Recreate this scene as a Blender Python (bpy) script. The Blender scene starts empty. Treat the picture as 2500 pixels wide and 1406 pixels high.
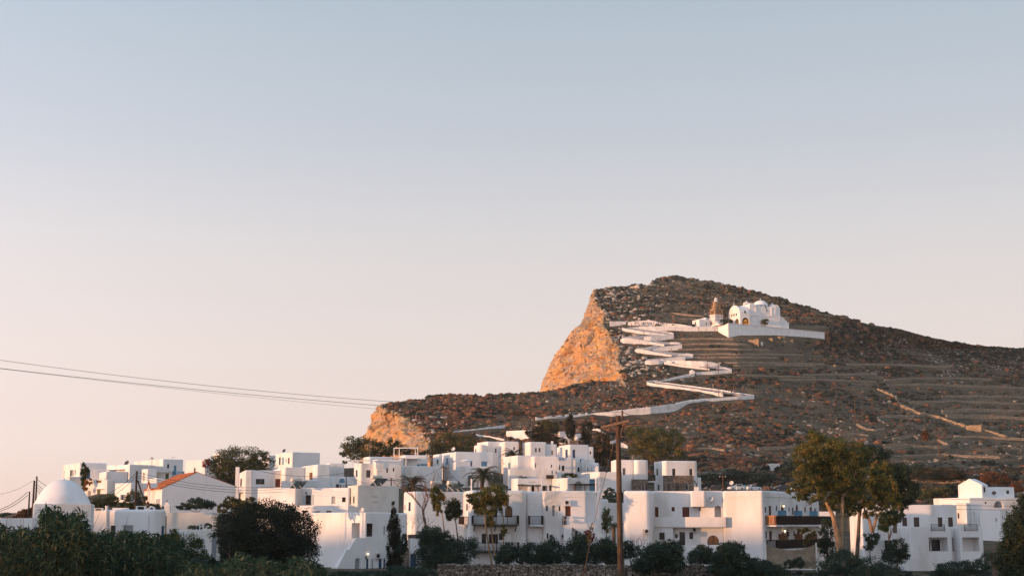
import bpy, math, random
import numpy as np
from mathutils import Vector

R = math.radians
random.seed(7)
RNG = np.random.default_rng(11)
SC = bpy.context.scene
COL = SC.collection

# ------------------------------------------------------------------ camera, sky, sun, exposure
FPX = 3500.0                       # focal length in photograph pixels (2500 wide)
HORIZON = 1275.0
PITCH = math.atan((HORIZON - 703.0) / FPX)
CP, SP = math.cos(PITCH), math.sin(PITCH)
cam_data = bpy.data.cameras.new("camera")
cam = bpy.data.objects.new("camera", cam_data)
COL.objects.link(cam)
cam.location = (0, 0, 0)
cam.rotation_euler = (R(90) + PITCH, 0, 0)
cam_data.sensor_width = 36.0
cam_data.lens = 36.0 * FPX / 2500.0
cam_data.clip_start = 0.5
cam_data.clip_end = 90000.0
SC.camera = cam

SUN_AZ = math.atan2(-0.89, -0.45)        # compass angle from +Y towards +X of the direction to the sun
SUN_EL = R(2.6)
SUN_DIR = Vector((math.sin(SUN_AZ) * math.cos(SUN_EL), math.cos(SUN_AZ) * math.cos(SUN_EL), math.sin(SUN_EL)))
world = bpy.data.worlds.new("World")
SC.world = world
world.use_nodes = True
wn, wl = world.node_tree.nodes, world.node_tree.links
wn.clear()
w_out = wn.new("ShaderNodeOutputWorld")
w_bg = wn.new("ShaderNodeBackground")
w_sky = wn.new("ShaderNodeTexSky")
w_sky.sky_type = 'NISHITA'
w_sky.sun_disc = False
w_sky.sun_elevation = SUN_EL
w_sky.sun_rotation = SUN_AZ
w_sky.altitude = 100
w_sky.air_density = 1.0
w_sky.dust_density = 1.5
w_sky.ozone_density = 1.0
w_bg.inputs["Strength"].default_value = 0.1
# evening haze: blue overhead, rose towards the horizon, brighter on the sun's side
w_tc = wn.new("ShaderNodeTexCoord")
w_sep = wn.new("ShaderNodeSeparateXYZ")
wl.new(w_tc.outputs["Generated"], w_sep.inputs[0])
w_mr = wn.new("ShaderNodeMapRange")
w_mr.inputs["From Min"].default_value = -0.06
w_mr.inputs["From Max"].default_value = 1.0
wl.new(w_sep.outputs["Z"], w_mr.inputs["Value"])
w_ramp = wn.new("ShaderNodeValToRGB")
w_ramp.color_ramp.interpolation = 'LINEAR'
stops = [(-0.06, (.50, .36, .30)), (0.0, (.80, .600, .520)), (0.05, (.825, .700, .640)), (0.12, (.785, .705, .672)), (0.19, (.695, .675, .682)),
         (0.26, (.550, .593, .655)), (0.352, (.435, .525, .605)), (0.7, (.30, .42, .56)), (1.0, (.24, .36, .52))]
els = w_ramp.color_ramp.elements
els[0].position, els[0].color = 0.0, (*stops[0][1], 1)
els[1].position, els[1].color = 1.0, (*stops[-1][1], 1)
for z, c in stops[1:-1]:
    e = els.new((z + 0.06) / 1.06)
    e.color = (*c, 1)
wl.new(w_mr.outputs[0], w_ramp.inputs[0])
w_dot = wn.new("ShaderNodeVectorMath"); w_dot.operation = 'DOT_PRODUCT'
wl.new(w_tc.outputs["Generated"], w_dot.inputs[0])
w_dot.inputs[1].default_value = SUN_DIR
w_glow = wn.new("ShaderNodeMapRange"); w_glow.interpolation_type = 'SMOOTHSTEP'
w_glow.inputs["From Min"].default_value = -0.5
w_glow.inputs["From Max"].default_value = 1.0
wl.new(w_dot.outputs["Value"], w_glow.inputs["Value"])
w_gain = wn.new("ShaderNodeMix"); w_gain.data_type = 'RGBA'
w_gain.inputs[6].default_value = (10.6, 10.5, 10.5, 1)
w_gain.inputs[7].default_value = (18.8, 18.0, 18.6, 1)
wl.new(w_glow.outputs[0], w_gain.inputs[0])
w_mul = wn.new("ShaderNodeMix"); w_mul.data_type = 'RGBA'; w_mul.blend_type = 'MULTIPLY'; w_mul.inputs[0].default_value = 1.0
wl.new(w_ramp.outputs[0], w_mul.inputs[6]); wl.new(w_gain.outputs[2], w_mul.inputs[7])
w_mix = wn.new("ShaderNodeMix"); w_mix.data_type = 'RGBA'; w_mix.inputs[0].default_value = 0.1
wl.new(w_mul.outputs[2], w_mix.inputs[6]); wl.new(w_sky.outputs[0], w_mix.inputs[7])
wl.new(w_mix.outputs[2], w_bg.inputs["Color"])
wl.new(w_bg.outputs[0], w_out.inputs["Surface"])

sun_data = bpy.data.lights.new("sun", 'SUN')
sun_data.energy = 5.0
sun_data.angle = R(0.5)
sun_data.color = (1.0, 0.50, 0.24)
sun = bpy.data.objects.new("sun", sun_data)
COL.objects.link(sun)
sun.rotation_euler = SUN_DIR.to_track_quat('Z', 'Y').to_euler()
sun.location = (-60, -60, 60)

SC.view_settings.view_transform = 'Standard'
SC.view_settings.look = 'None'
SC.view_settings.gamma = 1.0
SC.view_settings.exposure = 0.08
SC.cycles.max_bounces = 5
SC.cycles.diffuse_bounces = 3
SC.cycles.transparent_max_bounces = 4

# ------------------------------------------------------------------ picture geometry
def ray(px, py):
    u = (px - 1250.0) / FPX
    v = (703.0 - py) / FPX
    return (u, CP - v * SP, SP + v * CP)

def at(px, py, Y):
    d = ray(px, py)
    k = Y / d[1]
    return Vector((d[0] * k, Y, d[2] * k))

def zat(py, Y):
    return at(1250, py, Y).z

def at_np(px, py, Y):
    px, py, Y = np.broadcast_arrays(np.asarray(px, float), np.asarray(py, float), np.asarray(Y, float))
    u = (px - 1250.0) / FPX
    v = (703.0 - py) / FPX
    k = Y / (CP - v * SP)
    return np.stack([u * k, Y, (SP + v * CP) * k], -1)

def proj(p):
    yc = p[1] * CP + p[2] * SP
    return (1250 + FPX * p[0] / yc, 703 - FPX * (-p[1] * SP + p[2] * CP) / yc)

# ------------------------------------------------------------------ noise
def _hash(ix, iy, iz):
    h = (ix * 374761393 + iy * 668265263 + iz * 2147483647 + 1013904223) & 0xFFFFFFFF
    h = ((h ^ (h >> 13)) * 1274126177) & 0xFFFFFFFF
    h = ((h ^ (h >> 15)) * 2246822519) & 0xFFFFFFFF
    return ((h ^ (h >> 16)) & 0xFFFFFF) / float(0xFFFFFF)

def vnoise(P):
    P = np.asarray(P, float)
    I = np.floor(P).astype(np.int64)
    f = P - I
    f = f * f * (3 - 2 * f)
    r = 0
    for dx in (0, 1):
        for dy in (0, 1):
            for dz in (0, 1):
                w = (f[..., 0] if dx else 1 - f[..., 0]) * (f[..., 1] if dy else 1 - f[..., 1]) * (f[..., 2] if dz else 1 - f[..., 2])
                r = r + w * _hash(I[..., 0] + dx, I[..., 1] + dy, I[..., 2] + dz)
    return r * 2 - 1

def fbm(P, oct=4, gain=0.5):
    r, a, s = 0, 1.0, 1.0
    P = np.asarray(P, float)
    for i in range(oct):
        r = r + a * vnoise(P * s + i * 17.3)
        a *= gain
        s *= 2.03
    return r

# ------------------------------------------------------------------ materials
MATS = {}
def mat(name, c1, c2=None, rough=0.85, scale=1.0, detail=5, bump=0.0, bscale=None, spec=0.3, stretch=(1, 1, 1),
        lo=0.35, hi=0.65, c3=None, scale3=0.1, metal=0.0, coord='Object'):
    """principled surface whose colour drifts between c1 and c2 with noise; c3 = rarer third colour in larger blotches"""
    if name in MATS:
        return MATS[name]
    m = bpy.data.materials.new(name)
    m.use_nodes = True
    nt = m.node_tree
    b = nt.nodes["Principled BSDF"]
    b.inputs["Roughness"].default_value = rough
    b.inputs["Specular IOR Level"].default_value = spec
    b.inputs["Metallic"].default_value = metal
    b.inputs["Base Color"].default_value = (*c1, 1)
    if c2 or bump:
        tc = nt.nodes.new("ShaderNodeTexCoord")
        mp = nt.nodes.new("ShaderNodeMapping")
        mp.inputs["Scale"].default_value = stretch
        nt.links.new(tc.outputs[coord], mp.inputs[0])
    if c2:
        n = nt.nodes.new("ShaderNodeTexNoise")
        n.inputs["Scale"].default_value = scale
        n.inputs["Detail"].default_value = detail
        nt.links.new(mp.outputs[0], n.inputs["Vector"])
        r = nt.nodes.new("ShaderNodeValToRGB")
        r.color_ramp.elements[0].position = lo
        r.color_ramp.elements[0].color = (*c1, 1)
        r.color_ramp.elements[1].position = hi
        r.color_ramp.elements[1].color = (*c2, 1)
        nt.links.new(n.outputs["Fac"], r.inputs[0])
        last = r.outputs[0]
        if c3:
            n3 = nt.nodes.new("ShaderNodeTexNoise")
            n3.inputs["Scale"].default_value = scale3
            n3.inputs["Detail"].default_value = 6
            nt.links.new(mp.outputs[0], n3.inputs["Vector"])
            r3 = nt.nodes.new("ShaderNodeValToRGB")
            r3.color_ramp.elements[0].position = 0.5
            r3.color_ramp.elements[1].position = 0.66
            nt.links.new(n3.outputs["Fac"], r3.inputs[0])
            mx = nt.nodes.new("ShaderNodeMix")
            mx.data_type = 'RGBA'
            nt.links.new(r3.outputs[0], mx.inputs[0])
            nt.links.new(last, mx.inputs[6])
            mx.inputs[7].default_value = (*c3, 1)
            last = mx.outputs[2]
        nt.links.new(last, b.inputs["Base Color"])
    if bump:
        nb = nt.nodes.new("ShaderNodeTexNoise")
        nb.inputs["Scale"].default_value = bscale or scale * 3
        nb.inputs["Detail"].default_value = 6
        nt.links.new(mp.outputs[0], nb.inputs["Vector"])
        bp = nt.nodes.new("ShaderNodeBump")
        bp.inputs["Strength"].default_value = 1.0
        bp.inputs["Distance"].default_value = bump
        nt.links.new(nb.outputs["Fac"], bp.inputs["Height"])
        nt.links.new(bp.outputs[0], b.inputs["Normal"])
    MATS[name] = m
    return m

def tint_mat(name, stops, rough=0.9, trans=0.0, spec=0.15):
    """colour read from a per-plant random number stored on the mesh, so every bush / leaf keeps one hue of its own"""
    if name in MATS:
        return MATS[name]
    m = bpy.data.materials.new(name)
    m.use_nodes = True
    nt = m.node_tree
    b = nt.nodes["Principled BSDF"]
    b.inputs["Roughness"].default_value = rough
    b.inputs["Specular IOR Level"].default_value = spec
    a = nt.nodes.new("ShaderNodeAttribute")
    a.attribute_name = "tint"
    r = nt.nodes.new("ShaderNodeValToRGB")
    els = r.color_ramp.elements
    els[0].position, els[0].color = stops[0][0], (*stops[0][1], 1)
    els[1].position, els[1].color = stops[-1][0], (*stops[-1][1], 1)
    for p, c in stops[1:-1]:
        e = els.new(p)
        e.color = (*c, 1)
    nt.links.new(a.outputs["Fac"], r.inputs[0])
    nt.links.new(r.outputs[0], b.inputs["Base Color"])
    if trans:
        t = nt.nodes.new("ShaderNodeBsdfTranslucent")
        nt.links.new(r.outputs[0], t.inputs["Color"])
        ms = nt.nodes.new("ShaderNodeMixShader")
        ms.inputs[0].default_value = trans
        nt.links.new(b.outputs[0], ms.inputs[1])
        nt.links.new(t.outputs[0], ms.inputs[2])
        nt.links.new(ms.outputs[0], nt.nodes["Material Output"].inputs["Surface"])
    MATS[name] = m
    return m

def emit_mat(name, c, s):
    if name in MATS:
        return MATS[name]
    m = bpy.data.materials.new(name)
    m.use_nodes = True
    b = m.node_tree.nodes["Principled BSDF"]
    b.inputs["Base Color"].default_value = (*c, 1)
    b.inputs["Emission Color"].default_value = (*c, 1)
    b.inputs["Emission Strength"].default_value = s
    MATS[name] = m
    return m

# ------------------------------------------------------------------ objects
def tag(o, label=None, cat=None, group=None, kind=None):
    if label: o["label"] = label
    if cat: o["category"] = cat
    if group: o["group"] = group
    if kind or cat: o["kind"] = kind or 'thing'
    return o

def empty(name, loc, label=None, cat=None, group=None):
    o = bpy.data.objects.new(name, None)
    o.empty_display_size = 0.5
    COL.objects.link(o)
    o.location = loc
    return tag(o, label, cat, group)

def origin_of(o):
    p = Vector((0, 0, 0))
    while o is not None:
        p += o.location
        o = o.parent
    return p

def mesh_np(name, V, F, m, parent=None, smooth=False, tint=None, local=False, loc=None):
    """V (n,3) world coordinates, F (m,k) equal-sized faces; tint: per-vertex number"""
    V = np.asarray(V, float)
    base = Vector((0, 0, 0)) if local else (origin_of(parent) if parent is not None else Vector(loc or (0, 0, 0)))
    V = V - np.array(base)
    F = np.asarray(F, np.int32)
    me = bpy.data.meshes.new(name)
    n, k = F.shape
    me.vertices.add(len(V))
    me.vertices.foreach_set("co", V.astype(np.float32).ravel())
    me.loops.add(n * k)
    me.loops.foreach_set("vertex_index", F.ravel())
    me.polygons.add(n)
    me.polygons.foreach_set("loop_start", np.arange(0, n * k, k, dtype=np.int32))
    me.polygons.foreach_set("loop_total", np.full(n, k, dtype=np.int32))
    if smooth:
        me.polygons.foreach_set("use_smooth", np.ones(n, dtype=bool))
    me.update(calc_edges=True)
    if tint is not None:
        at_ = me.attributes.new("tint", 'FLOAT', 'POINT')
        at_.data.foreach_set("value", np.asarray(tint, np.float32))
    me.materials.append(m)
    o = bpy.data.objects.new(name, me)
    COL.objects.link(o)
    if parent is not None:
        o.parent = parent
    elif loc is not None:
        o.location = loc
    return o

class MB:
    """collects faces, links them as ONE mesh object"""
    def __init__(s):
        s.v, s.f, s.m, s.mats, s.sm = [], [], [], [], []
    def mi(s, m):
        if m not in s.mats: s.mats.append(m)
        return s.mats.index(m)
    def face(s, pts, m, smooth=False):
        i = len(s.v)
        s.v += [tuple(p) for p in pts]
        s.f.append(tuple(range(i, i + len(pts))))
        s.m.append(s.mi(m)); s.sm.append(smooth)
    def add(s, verts, faces, m, smooth=False):
        i = len(s.v)
        s.v += [tuple(p) for p in verts]
        k = s.mi(m)
        for f in faces:
            s.f.append(tuple(a + i for a in f)); s.m.append(k); s.sm.append(smooth)
    def obox(s, c, ax, ay, az, m):
        """box from its centre and three half-axis vectors"""
        c = Vector(c); ax = Vector(ax); ay = Vector(ay); az = Vector(az)
        P = [c + a * ax + b * ay + d * az for d in (-1, 1) for a, b in ((-1, -1), (1, -1), (1, 1), (-1, 1))]
        s.add(P, [(3, 2, 1, 0), (4, 5, 6, 7), (0, 1, 5, 4), (1, 2, 6, 5), (2, 3, 7, 6), (3, 0, 4, 7)], m)
    def box(s, x0, x1, y0, y1, z0, z1, m):
        s.obox(((x0 + x1) / 2, (y0 + y1) / 2, (z0 + z1) / 2), ((x1 - x0) / 2, 0, 0), (0, (y1 - y0) / 2, 0), (0, 0, (z1 - z0) / 2), m)
    def bar(s, a, b, w, m, h=None, up=(0, 0, 1)):
        a = Vector(a); b = Vector(b); d = b - a
        if d.length < 1e-6: return
        u = Vector(up)
        if abs(d.normalized().dot(u)) > 0.98: u = Vector((0, 1, 0))
        x = d.cross(u).normalized(); y = x.cross(d).normalized()
        s.obox((a + b) / 2, d / 2, x * w / 2, y * (h or w) / 2, m)
    def tube(s, pts, rad, m, n=8, cap=True, smooth=True):
        pts = [Vector(p) for p in pts]
        rad = rad if isinstance(rad, (list, tuple)) else [rad] * len(pts)
        V, Fc = [], []
        ref = Vector((0.31, 0.87, 0.2))
        for i, p in enumerate(pts):
            d = (pts[min(i + 1, len(pts) - 1)] - pts[max(i - 1, 0)]).normalized()
            if abs(d.dot(ref)) > 0.95: ref = Vector((0.9, 0.1, 0.3))
            x = d.cross(ref).normalized(); y = d.cross(x)
            for k in range(n):
                t = 2 * math.pi * k / n
                V.append(p + (x * math.cos(t) + y * math.sin(t)) * rad[i])
        for i in range(len(pts) - 1):
            for k in range(n):
                k2 = (k + 1) % n
                Fc.append((i * n + k, i * n + k2, (i + 1) * n + k2, (i + 1) * n + k))
        s.add(V, Fc, m, smooth)
        if cap:
            s.add(V[:n], [tuple(range(n))], m); s.add(V[-n:], [tuple(reversed(range(n)))], m)
    def lathe(s, c, prof, m, n=16, smooth=True, ang=0.0):
        c = Vector(c); V, Fc = [], []
        for r, z in prof:
            for k in range(n):
                t = 2 * math.pi * k / n + ang
                V.append(c + Vector((r * math.cos(t), r * math.sin(t), z)))
        for i in range(len(prof) - 1):
            for k in range(n):
                k2 = (k + 1) % n
                Fc.append((i * n + k, i * n + k2, (i + 1) * n + k2, (i + 1) * n + k))
        s.add(V, Fc, m, smooth)
    def prism(s, poly, d, m):
        """closed outline (3D points) pushed along vector d"""
        d = Vector(d); P = [Vector(p) for p in poly]; n = len(P)
        s.add(P + [p + d for p in P], [tuple(range(n)), tuple(reversed(range(n, 2 * n)))] +
              [(i, i + n, (i + 1) % n + n, (i + 1) % n) for i in range(n)], m)
    def build(s, name, parent=None, loc=None, local=False, label=None, cat=None, group=None, kind=None):
        base = Vector((0, 0, 0)) if local else (origin_of(parent) if parent is not None else Vector(loc or (0, 0, 0)))
        me = bpy.data.meshes.new(name)
        me.from_pydata([(v[0] - base[0], v[1] - base[1], v[2] - base[2]) for v in s.v], [], s.f)
        for m in s.mats: me.materials.append(m)
        me.polygons.foreach_set("material_index", s.m)
        me.polygons.foreach_set("use_smooth", s.sm)
        me.update()
        o = bpy.data.objects.new(name, me)
        COL.objects.link(o)
        if parent is not None: o.parent = parent
        elif loc is not None: o.location = loc
        return tag(o, label, cat, group, kind)

def copy_thing(o, loc, label=None, rotz=None, group=None, scale=None):
    """a thing with copies of its parts and sub-parts"""
    r = o.copy(); COL.objects.link(r); r.location = loc
    if rotz is not None: r.rotation_euler = (0, 0, rotz)
    if label: r["label"] = label
    if group: r["group"] = group
    if scale: r.scale = (scale,) * 3
    def kids(src, dst):
        for ch in src.children:
            c = ch.copy(); COL.objects.link(c); c.parent = dst
            kids(ch, c)
    kids(o, r)
    return r

# ------------------------------------------------------------------ shared materials
M_PLASTER = mat('plaster', (0.82, 0.80, 0.79), (0.75, 0.73, 0.715), scale=0.45, bump=0.012, bscale=5, lo=0.3, hi=0.75,
                c3=(0.65, 0.62, 0.58), scale3=0.32, stretch=(1, 1, 0.4))
M_CREAM = mat('cream_plaster', (0.72, 0.68, 0.62), (0.62, 0.58, 0.53), scale=0.5, bump=0.012, bscale=5)
M_CHURCH = mat('limewash', (0.85, 0.83, 0.81), (0.76, 0.74, 0.72), scale=0.5, bump=0.015, bscale=3)
M_TOWERSTONE = mat('bell_tower_plaster', (0.50, 0.34, 0.19), (0.34, 0.22, 0.125), scale=0.8, bump=0.02)
M_GLASS = mat('dark_glass', (0.012, 0.014, 0.018), rough=0.12, spec=0.5)
M_DARKWOOD = mat('dark_brown_wood', (0.045, 0.028, 0.02), (0.03, 0.018, 0.012), scale=2, rough=0.6)
M_BROWN = mat('red_brown_wood', (0.16, 0.045, 0.022), (0.11, 0.03, 0.016), scale=2, rough=0.55)
M_OAK = mat('ochre_wood', (0.26, 0.13, 0.055), (0.17, 0.08, 0.035), scale=3, rough=0.6, stretch=(6, 6, 0.6))
M_BLUE = mat('blue_paint', (0.045, 0.10, 0.20), (0.035, 0.075, 0.155), scale=1.2, rough=0.5)
M_SKYBLUE = mat('pale_blue_paint', (0.14, 0.30, 0.42), (0.11, 0.24, 0.35), scale=1.2, rough=0.5)
M_GREEN = mat('green_paint', (0.07, 0.12, 0.055), (0.05, 0.09, 0.04), scale=1.5, rough=0.5)
M_DKGREEN = mat('dark_green_paint', (0.016, 0.026, 0.022), rough=0.5)
M_GREY = mat('grey_paint', (0.34, 0.35, 0.36), (0.27, 0.28, 0.29), scale=1.5, rough=0.6)
M_WHITE = mat('white_paint', (0.8, 0.79, 0.77), (0.72, 0.71, 0.69), scale=1.0, rough=0.5)
M_IRON = mat('black_iron', (0.02, 0.02, 0.022), rough=0.5, spec=0.4)
M_RUST = mat('rusty_steel', (0.20, 0.085, 0.045), (0.12, 0.05, 0.03), scale=4)
M_TILE = mat('terracotta_tiles', (0.55, 0.17, 0.06), (0.42, 0.12, 0.045), scale=3.5, bump=0.04, bscale=6)
M_ACWHITE = mat('appliance_white', (0.66, 0.65, 0.62), (0.58, 0.57, 0.54), scale=2, rough=0.5)
M_STEEL = mat('brushed_steel', (0.66, 0.60, 0.50), (0.58, 0.52, 0.43), scale=2, rough=0.4, spec=0.6)
M_PANEL = mat('solar_glass', (0.075, 0.115, 0.13), rough=0.15, spec=0.6)
M_POLEWOOD = mat('weathered_pole_wood', (0.125, 0.074, 0.044), (0.07, 0.042, 0.027), scale=6, rough=0.85, stretch=(4, 4, 0.25), bump=0.006, bscale=20,
                 c3=(0.045, 0.028, 0.02), scale3=3.0)
M_DARKPOLE = mat('creosoted_pole_wood', (0.06, 0.036, 0.024), (0.035, 0.022, 0.016), scale=3, stretch=(3, 3, 0.3))
M_WIRE = mat('black_cable', (0.02, 0.02, 0.022), rough=0.6)
M_BARK = mat('grey_brown_bark', (0.17, 0.12, 0.085), (0.09, 0.06, 0.042), scale=3, bump=0.02, bscale=8)
M_EUCBARK = mat('eucalyptus_bark', (0.42, 0.27, 0.155), (0.20, 0.12, 0.072), scale=1.6, bump=0.02, bscale=6, stretch=(2, 2, 0.6))

def stone_mat(name, c1, c2, mortar, scale, bump=0.06, lo=0.0):
    """irregular rubble masonry: voronoi stones with their own tones, dark joints"""
    if name in MATS: return MATS[name]
    m = bpy.data.materials.new(name); m.use_nodes = True
    nt = m.node_tree; b = nt.nodes["Principled BSDF"]
    b.inputs["Roughness"].default_value = 0.95
    b.inputs["Specular IOR Level"].default_value = 0.15
    tc = nt.nodes.new("ShaderNodeTexCoord")
    mp = nt.nodes.new("ShaderNodeMapping"); mp.inputs["Scale"].default_value = (1, 1, 1.7)
    nt.links.new(tc.outputs["Object"], mp.inputs[0])
    n = nt.nodes.new("ShaderNodeTexNoise"); n.inputs["Scale"].default_value = scale * 0.8
    nt.links.new(mp.outputs[0], n.inputs["Vector"])
    mxv = nt.nodes.new("ShaderNodeMix"); mxv.data_type = 'RGBA'; mxv.inputs[0].default_value = 0.12 
    nt.links.new(mp.outputs[0], mxv.inputs[6]); nt.links.new(n.outputs["Color"], mxv.inputs[7])
    v1 = nt.nodes.new("ShaderNodeTexVoronoi"); v1.inputs["Scale"].default_value = scale
    v2 = nt.nodes.new("ShaderNodeTexVoronoi"); v2.feature = 'DISTANCE_TO_EDGE'; v2.inputs["Scale"].default_value = scale
    for v in (v1, v2): nt.links.new(mxv.outputs[2], v.inputs["Vector"])
    sp = nt.nodes.new("ShaderNodeSeparateColor"); nt.links.new(v1.outputs["Color"], sp.inputs[0])
    r = nt.nodes.new("ShaderNodeValToRGB")
    r.color_ramp.elements[0].color = (*c1, 1); r.color_ramp.elements[1].color = (*c2, 1)
    nt.links.new(sp.outputs[0], r.inputs[0])
    e = nt.nodes.new("ShaderNodeValToRGB")
    e.color_ramp.elements[0].position = 0.02; e.color_ramp.elements[1].position = 0.10
    nt.links.new(v2.outputs["Distance"], e.inputs[0])
    mx = nt.nodes.new("ShaderNodeMix"); mx.data_type = 'RGBA'
    nt.links.new(e.outputs[0], mx.inputs[0]); mx.inputs[6].default_value = (*mortar, 1); nt.links.new(r.outputs[0], mx.inputs[7])
    nt.links.new(mx.outputs[2], b.inputs["Base Color"])
    bp = nt.nodes.new("ShaderNodeBump"); bp.inputs["Distance"].default_value = bump
    nt.links.new(e.outputs[0], bp.inputs["Height"]); nt.links.new(bp.outputs[0], b.inputs["Normal"])
    MATS[name] = m
    return m
M_RUBBLE = stone_mat('rubble_masonry', (0.16, 0.125, 0.10), (0.32, 0.25, 0.19), (0.09, 0.07, 0.055), 2.2)
M_DRYSTONE = stone_mat('dry_stone', (0.20, 0.17, 0.145), (0.40, 0.34, 0.28), (0.05, 0.04, 0.032), 2.6)
M_TERRACE = stone_mat('pale_terrace_stone', (0.24, 0.19, 0.14), (0.42, 0.335, 0.245), (0.14, 0.11, 0.08), 1.2)
M_OCHRESTONE = stone_mat('ochre_field_stone', (0.30, 0.21, 0.13), (0.50, 0.37, 0.23), (0.16, 0.11, 0.07), 1.4)

# ------------------------------------------------------------------ the hill: distance of its surface along each sight line, used once to shape the terrain
_DP = [640, 660, 700, 750, 800, 850, 900, 950, 1000, 1050, 1100, 1150, 1190, 1250, 1300]
_DY = [905, 870, 810, 740, 675, 650, 620, 585, 550, 515, 480, 440, 400, 310, 250]
def sstep(a, b, x):
    t = np.clip((np.asarray(x, float) - a) / (b - a), 0, 1)
    return t * t * (3 - 2 * t)
def D(px, py):
    px = np.asarray(px, float); py = np.asarray(py, float)
    d = np.interp(py, _DP, _DY)
    kr = np.interp(py, [700, 800, 850, 1000, 1100, 1160], [0.0, 0.15, 0.24, 0.17, 0.09, 0.0])
    return d * (1 + kr * np.clip((px - 1800) / 800, 0, 1.25) ** 1.15)
def hill(px, py, dz=0.0):
    p = at(px, py, float(D(px, py)))
    p.z += dz
    return p

def poly_interp(P, n):
    """n points evenly along a picture polyline"""
    P = np.asarray(P, float)
    d = np.r_[0, np.cumsum(np.hypot(*np.diff(P, axis=0).T))]
    t = np.linspace(0, d[-1], n)
    return np.stack([np.interp(t, d, P[:, 0]), np.interp(t, d, P[:, 1])], -1)

def grid_faces(nr, nc, off=0, flip=False):
    i = np.arange(nr - 1)[:, None] * nc + np.arange(nc - 1)[None, :]
    f = np.stack([i, i + 1, i + nc + 1, i + nc], -1).reshape(-1, 4) + off
    return f[:, ::-1] if flip else f

def rough(P, amp, scale, oct=4):
    return fbm(P / scale, oct) * amp

CREST_SPUR = [(925, 991), (945, 986), (975, 981), (1000, 974), (1037, 973), (1041, 965), (1075, 963), (1100, 961), (1120, 964), (1140, 960), (1160, 965),
              (1178, 967), (1200, 963), (1235, 960), (1262, 961), (1290, 958), (1320, 955), (1360, 950), (1400, 937), (1440, 930), (1500, 929), (1525, 932)]
SKYLINE = [(1455, 707), (1480, 702), (1510, 698), (1550, 695), (1585, 693), (1592, 687), (1603, 680), (1625, 674), (1640, 671), (1668, 672), (1700, 679),
           (1760, 690), (1830, 706), (1890, 722), (1940, 739), (2010, 761), (2060, 775), (2120, 791), (2200, 804), (2260, 821), (2340, 837),
           (2420, 846), (2500, 851), (2620, 866), (2760, 890)]
CLIFF_EDGE = [(1528, 950), (1527, 930), (1520, 905), (1514, 880), (1511, 862), (1505, 845), (1492, 830), (1482, 808), (1474, 785), (1466, 760), (1455, 738), (1452, 720), (1455, 707)]
SPUR_EDGE = [(1050, 1128), (1044, 1095), (1040, 1060), (1015, 1036), (985, 1017), (950, 1004), (925, 991)]

def jitter(P, n, amp, seed):
    Q = poly_interp(P, n); k = np.clip(np.minimum(np.arange(n), np.arange(n)[::-1] * .35) / 10.0, 0, 1)
    Q[:, 0] += fbm(np.stack([Q[:, 1] / 22.0, np.full(n, seed), np.zeros(n)], -1), 4) * amp * k
    return [tuple(q) for q in Q]
CLIFF_EDGE = jitter(CLIFF_EDGE, 110, 7.0, 3.3)
SPUR_EDGE = jitter(SPUR_EDGE, 60, 5.0, 8.1)
M_HILL = mat('dry_hillside', (0.142, 0.112, 0.074), (0.075, 0.062, 0.042), rough=1.0, scale=0.12, detail=9, bump=0.5, bscale=0.9, spec=0.05,
             c3=(0.165, 0.118, 0.078), scale3=0.10)
def cliff_mat():
    """banded ochre and grey-pink rock with dark pockets and pale scree streaks"""
    m = bpy.data.materials.new('ochre_cliff_rock'); m.use_nodes = True
    nt = m.node_tree; L = nt.links; b = nt.nodes["Principled BSDF"]
    b.inputs["Roughness"].default_value = 0.95; b.inputs["Specular IOR Level"].default_value = 0.1
    tc = nt.nodes.new("ShaderNodeTexCoord")
    def noise(scale, st, det=8):
        mp = nt.nodes.new("ShaderNodeMapping"); mp.inputs["Scale"].default_value = st; L.new(tc.outputs["Object"], mp.inputs[0])
        n = nt.nodes.new("ShaderNodeTexNoise"); n.inputs["Scale"].default_value = scale; n.inputs["Detail"].default_value = det; L.new(mp.outputs[0], n.inputs["Vector"]); return n.outputs["Fac"]
    def ramp(f, p0, c0, p1, c1):
        r = nt.nodes.new("ShaderNodeValToRGB"); e = r.color_ramp.elements
        e[0].position, e[0].color, e[1].position, e[1].color = p0, (*c0, 1), p1, (*c1, 1); L.new(f, r.inputs[0]); return r.outputs[0]
    def mix(f, a, c):
        x = nt.nodes.new("ShaderNodeMix"); x.data_type = 'RGBA'; L.new(f, x.inputs[0]); L.new(a, x.inputs[6]); L.new(c, x.inputs[7]) if not isinstance(c, tuple) else setattr(x.inputs[7], 'default_value', (*c, 1)); return x.outputs[2]
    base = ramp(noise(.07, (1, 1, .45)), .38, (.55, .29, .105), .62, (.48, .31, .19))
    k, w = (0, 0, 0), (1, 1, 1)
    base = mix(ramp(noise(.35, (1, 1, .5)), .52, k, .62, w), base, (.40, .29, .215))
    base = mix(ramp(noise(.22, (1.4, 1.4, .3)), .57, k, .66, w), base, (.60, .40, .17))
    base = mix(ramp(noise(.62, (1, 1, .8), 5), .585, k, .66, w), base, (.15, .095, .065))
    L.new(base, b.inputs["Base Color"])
    bp = nt.nodes.new("ShaderNodeBump"); bp.inputs["Distance"].default_value = 0.9; L.new(noise(.5, (1, 1, .6), 9), bp.inputs["Height"]); L.new(bp.outputs[0], b.inputs["Normal"])
    MATS['cliff'] = m
    return m
M_CLIFF = cliff_mat()

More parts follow.
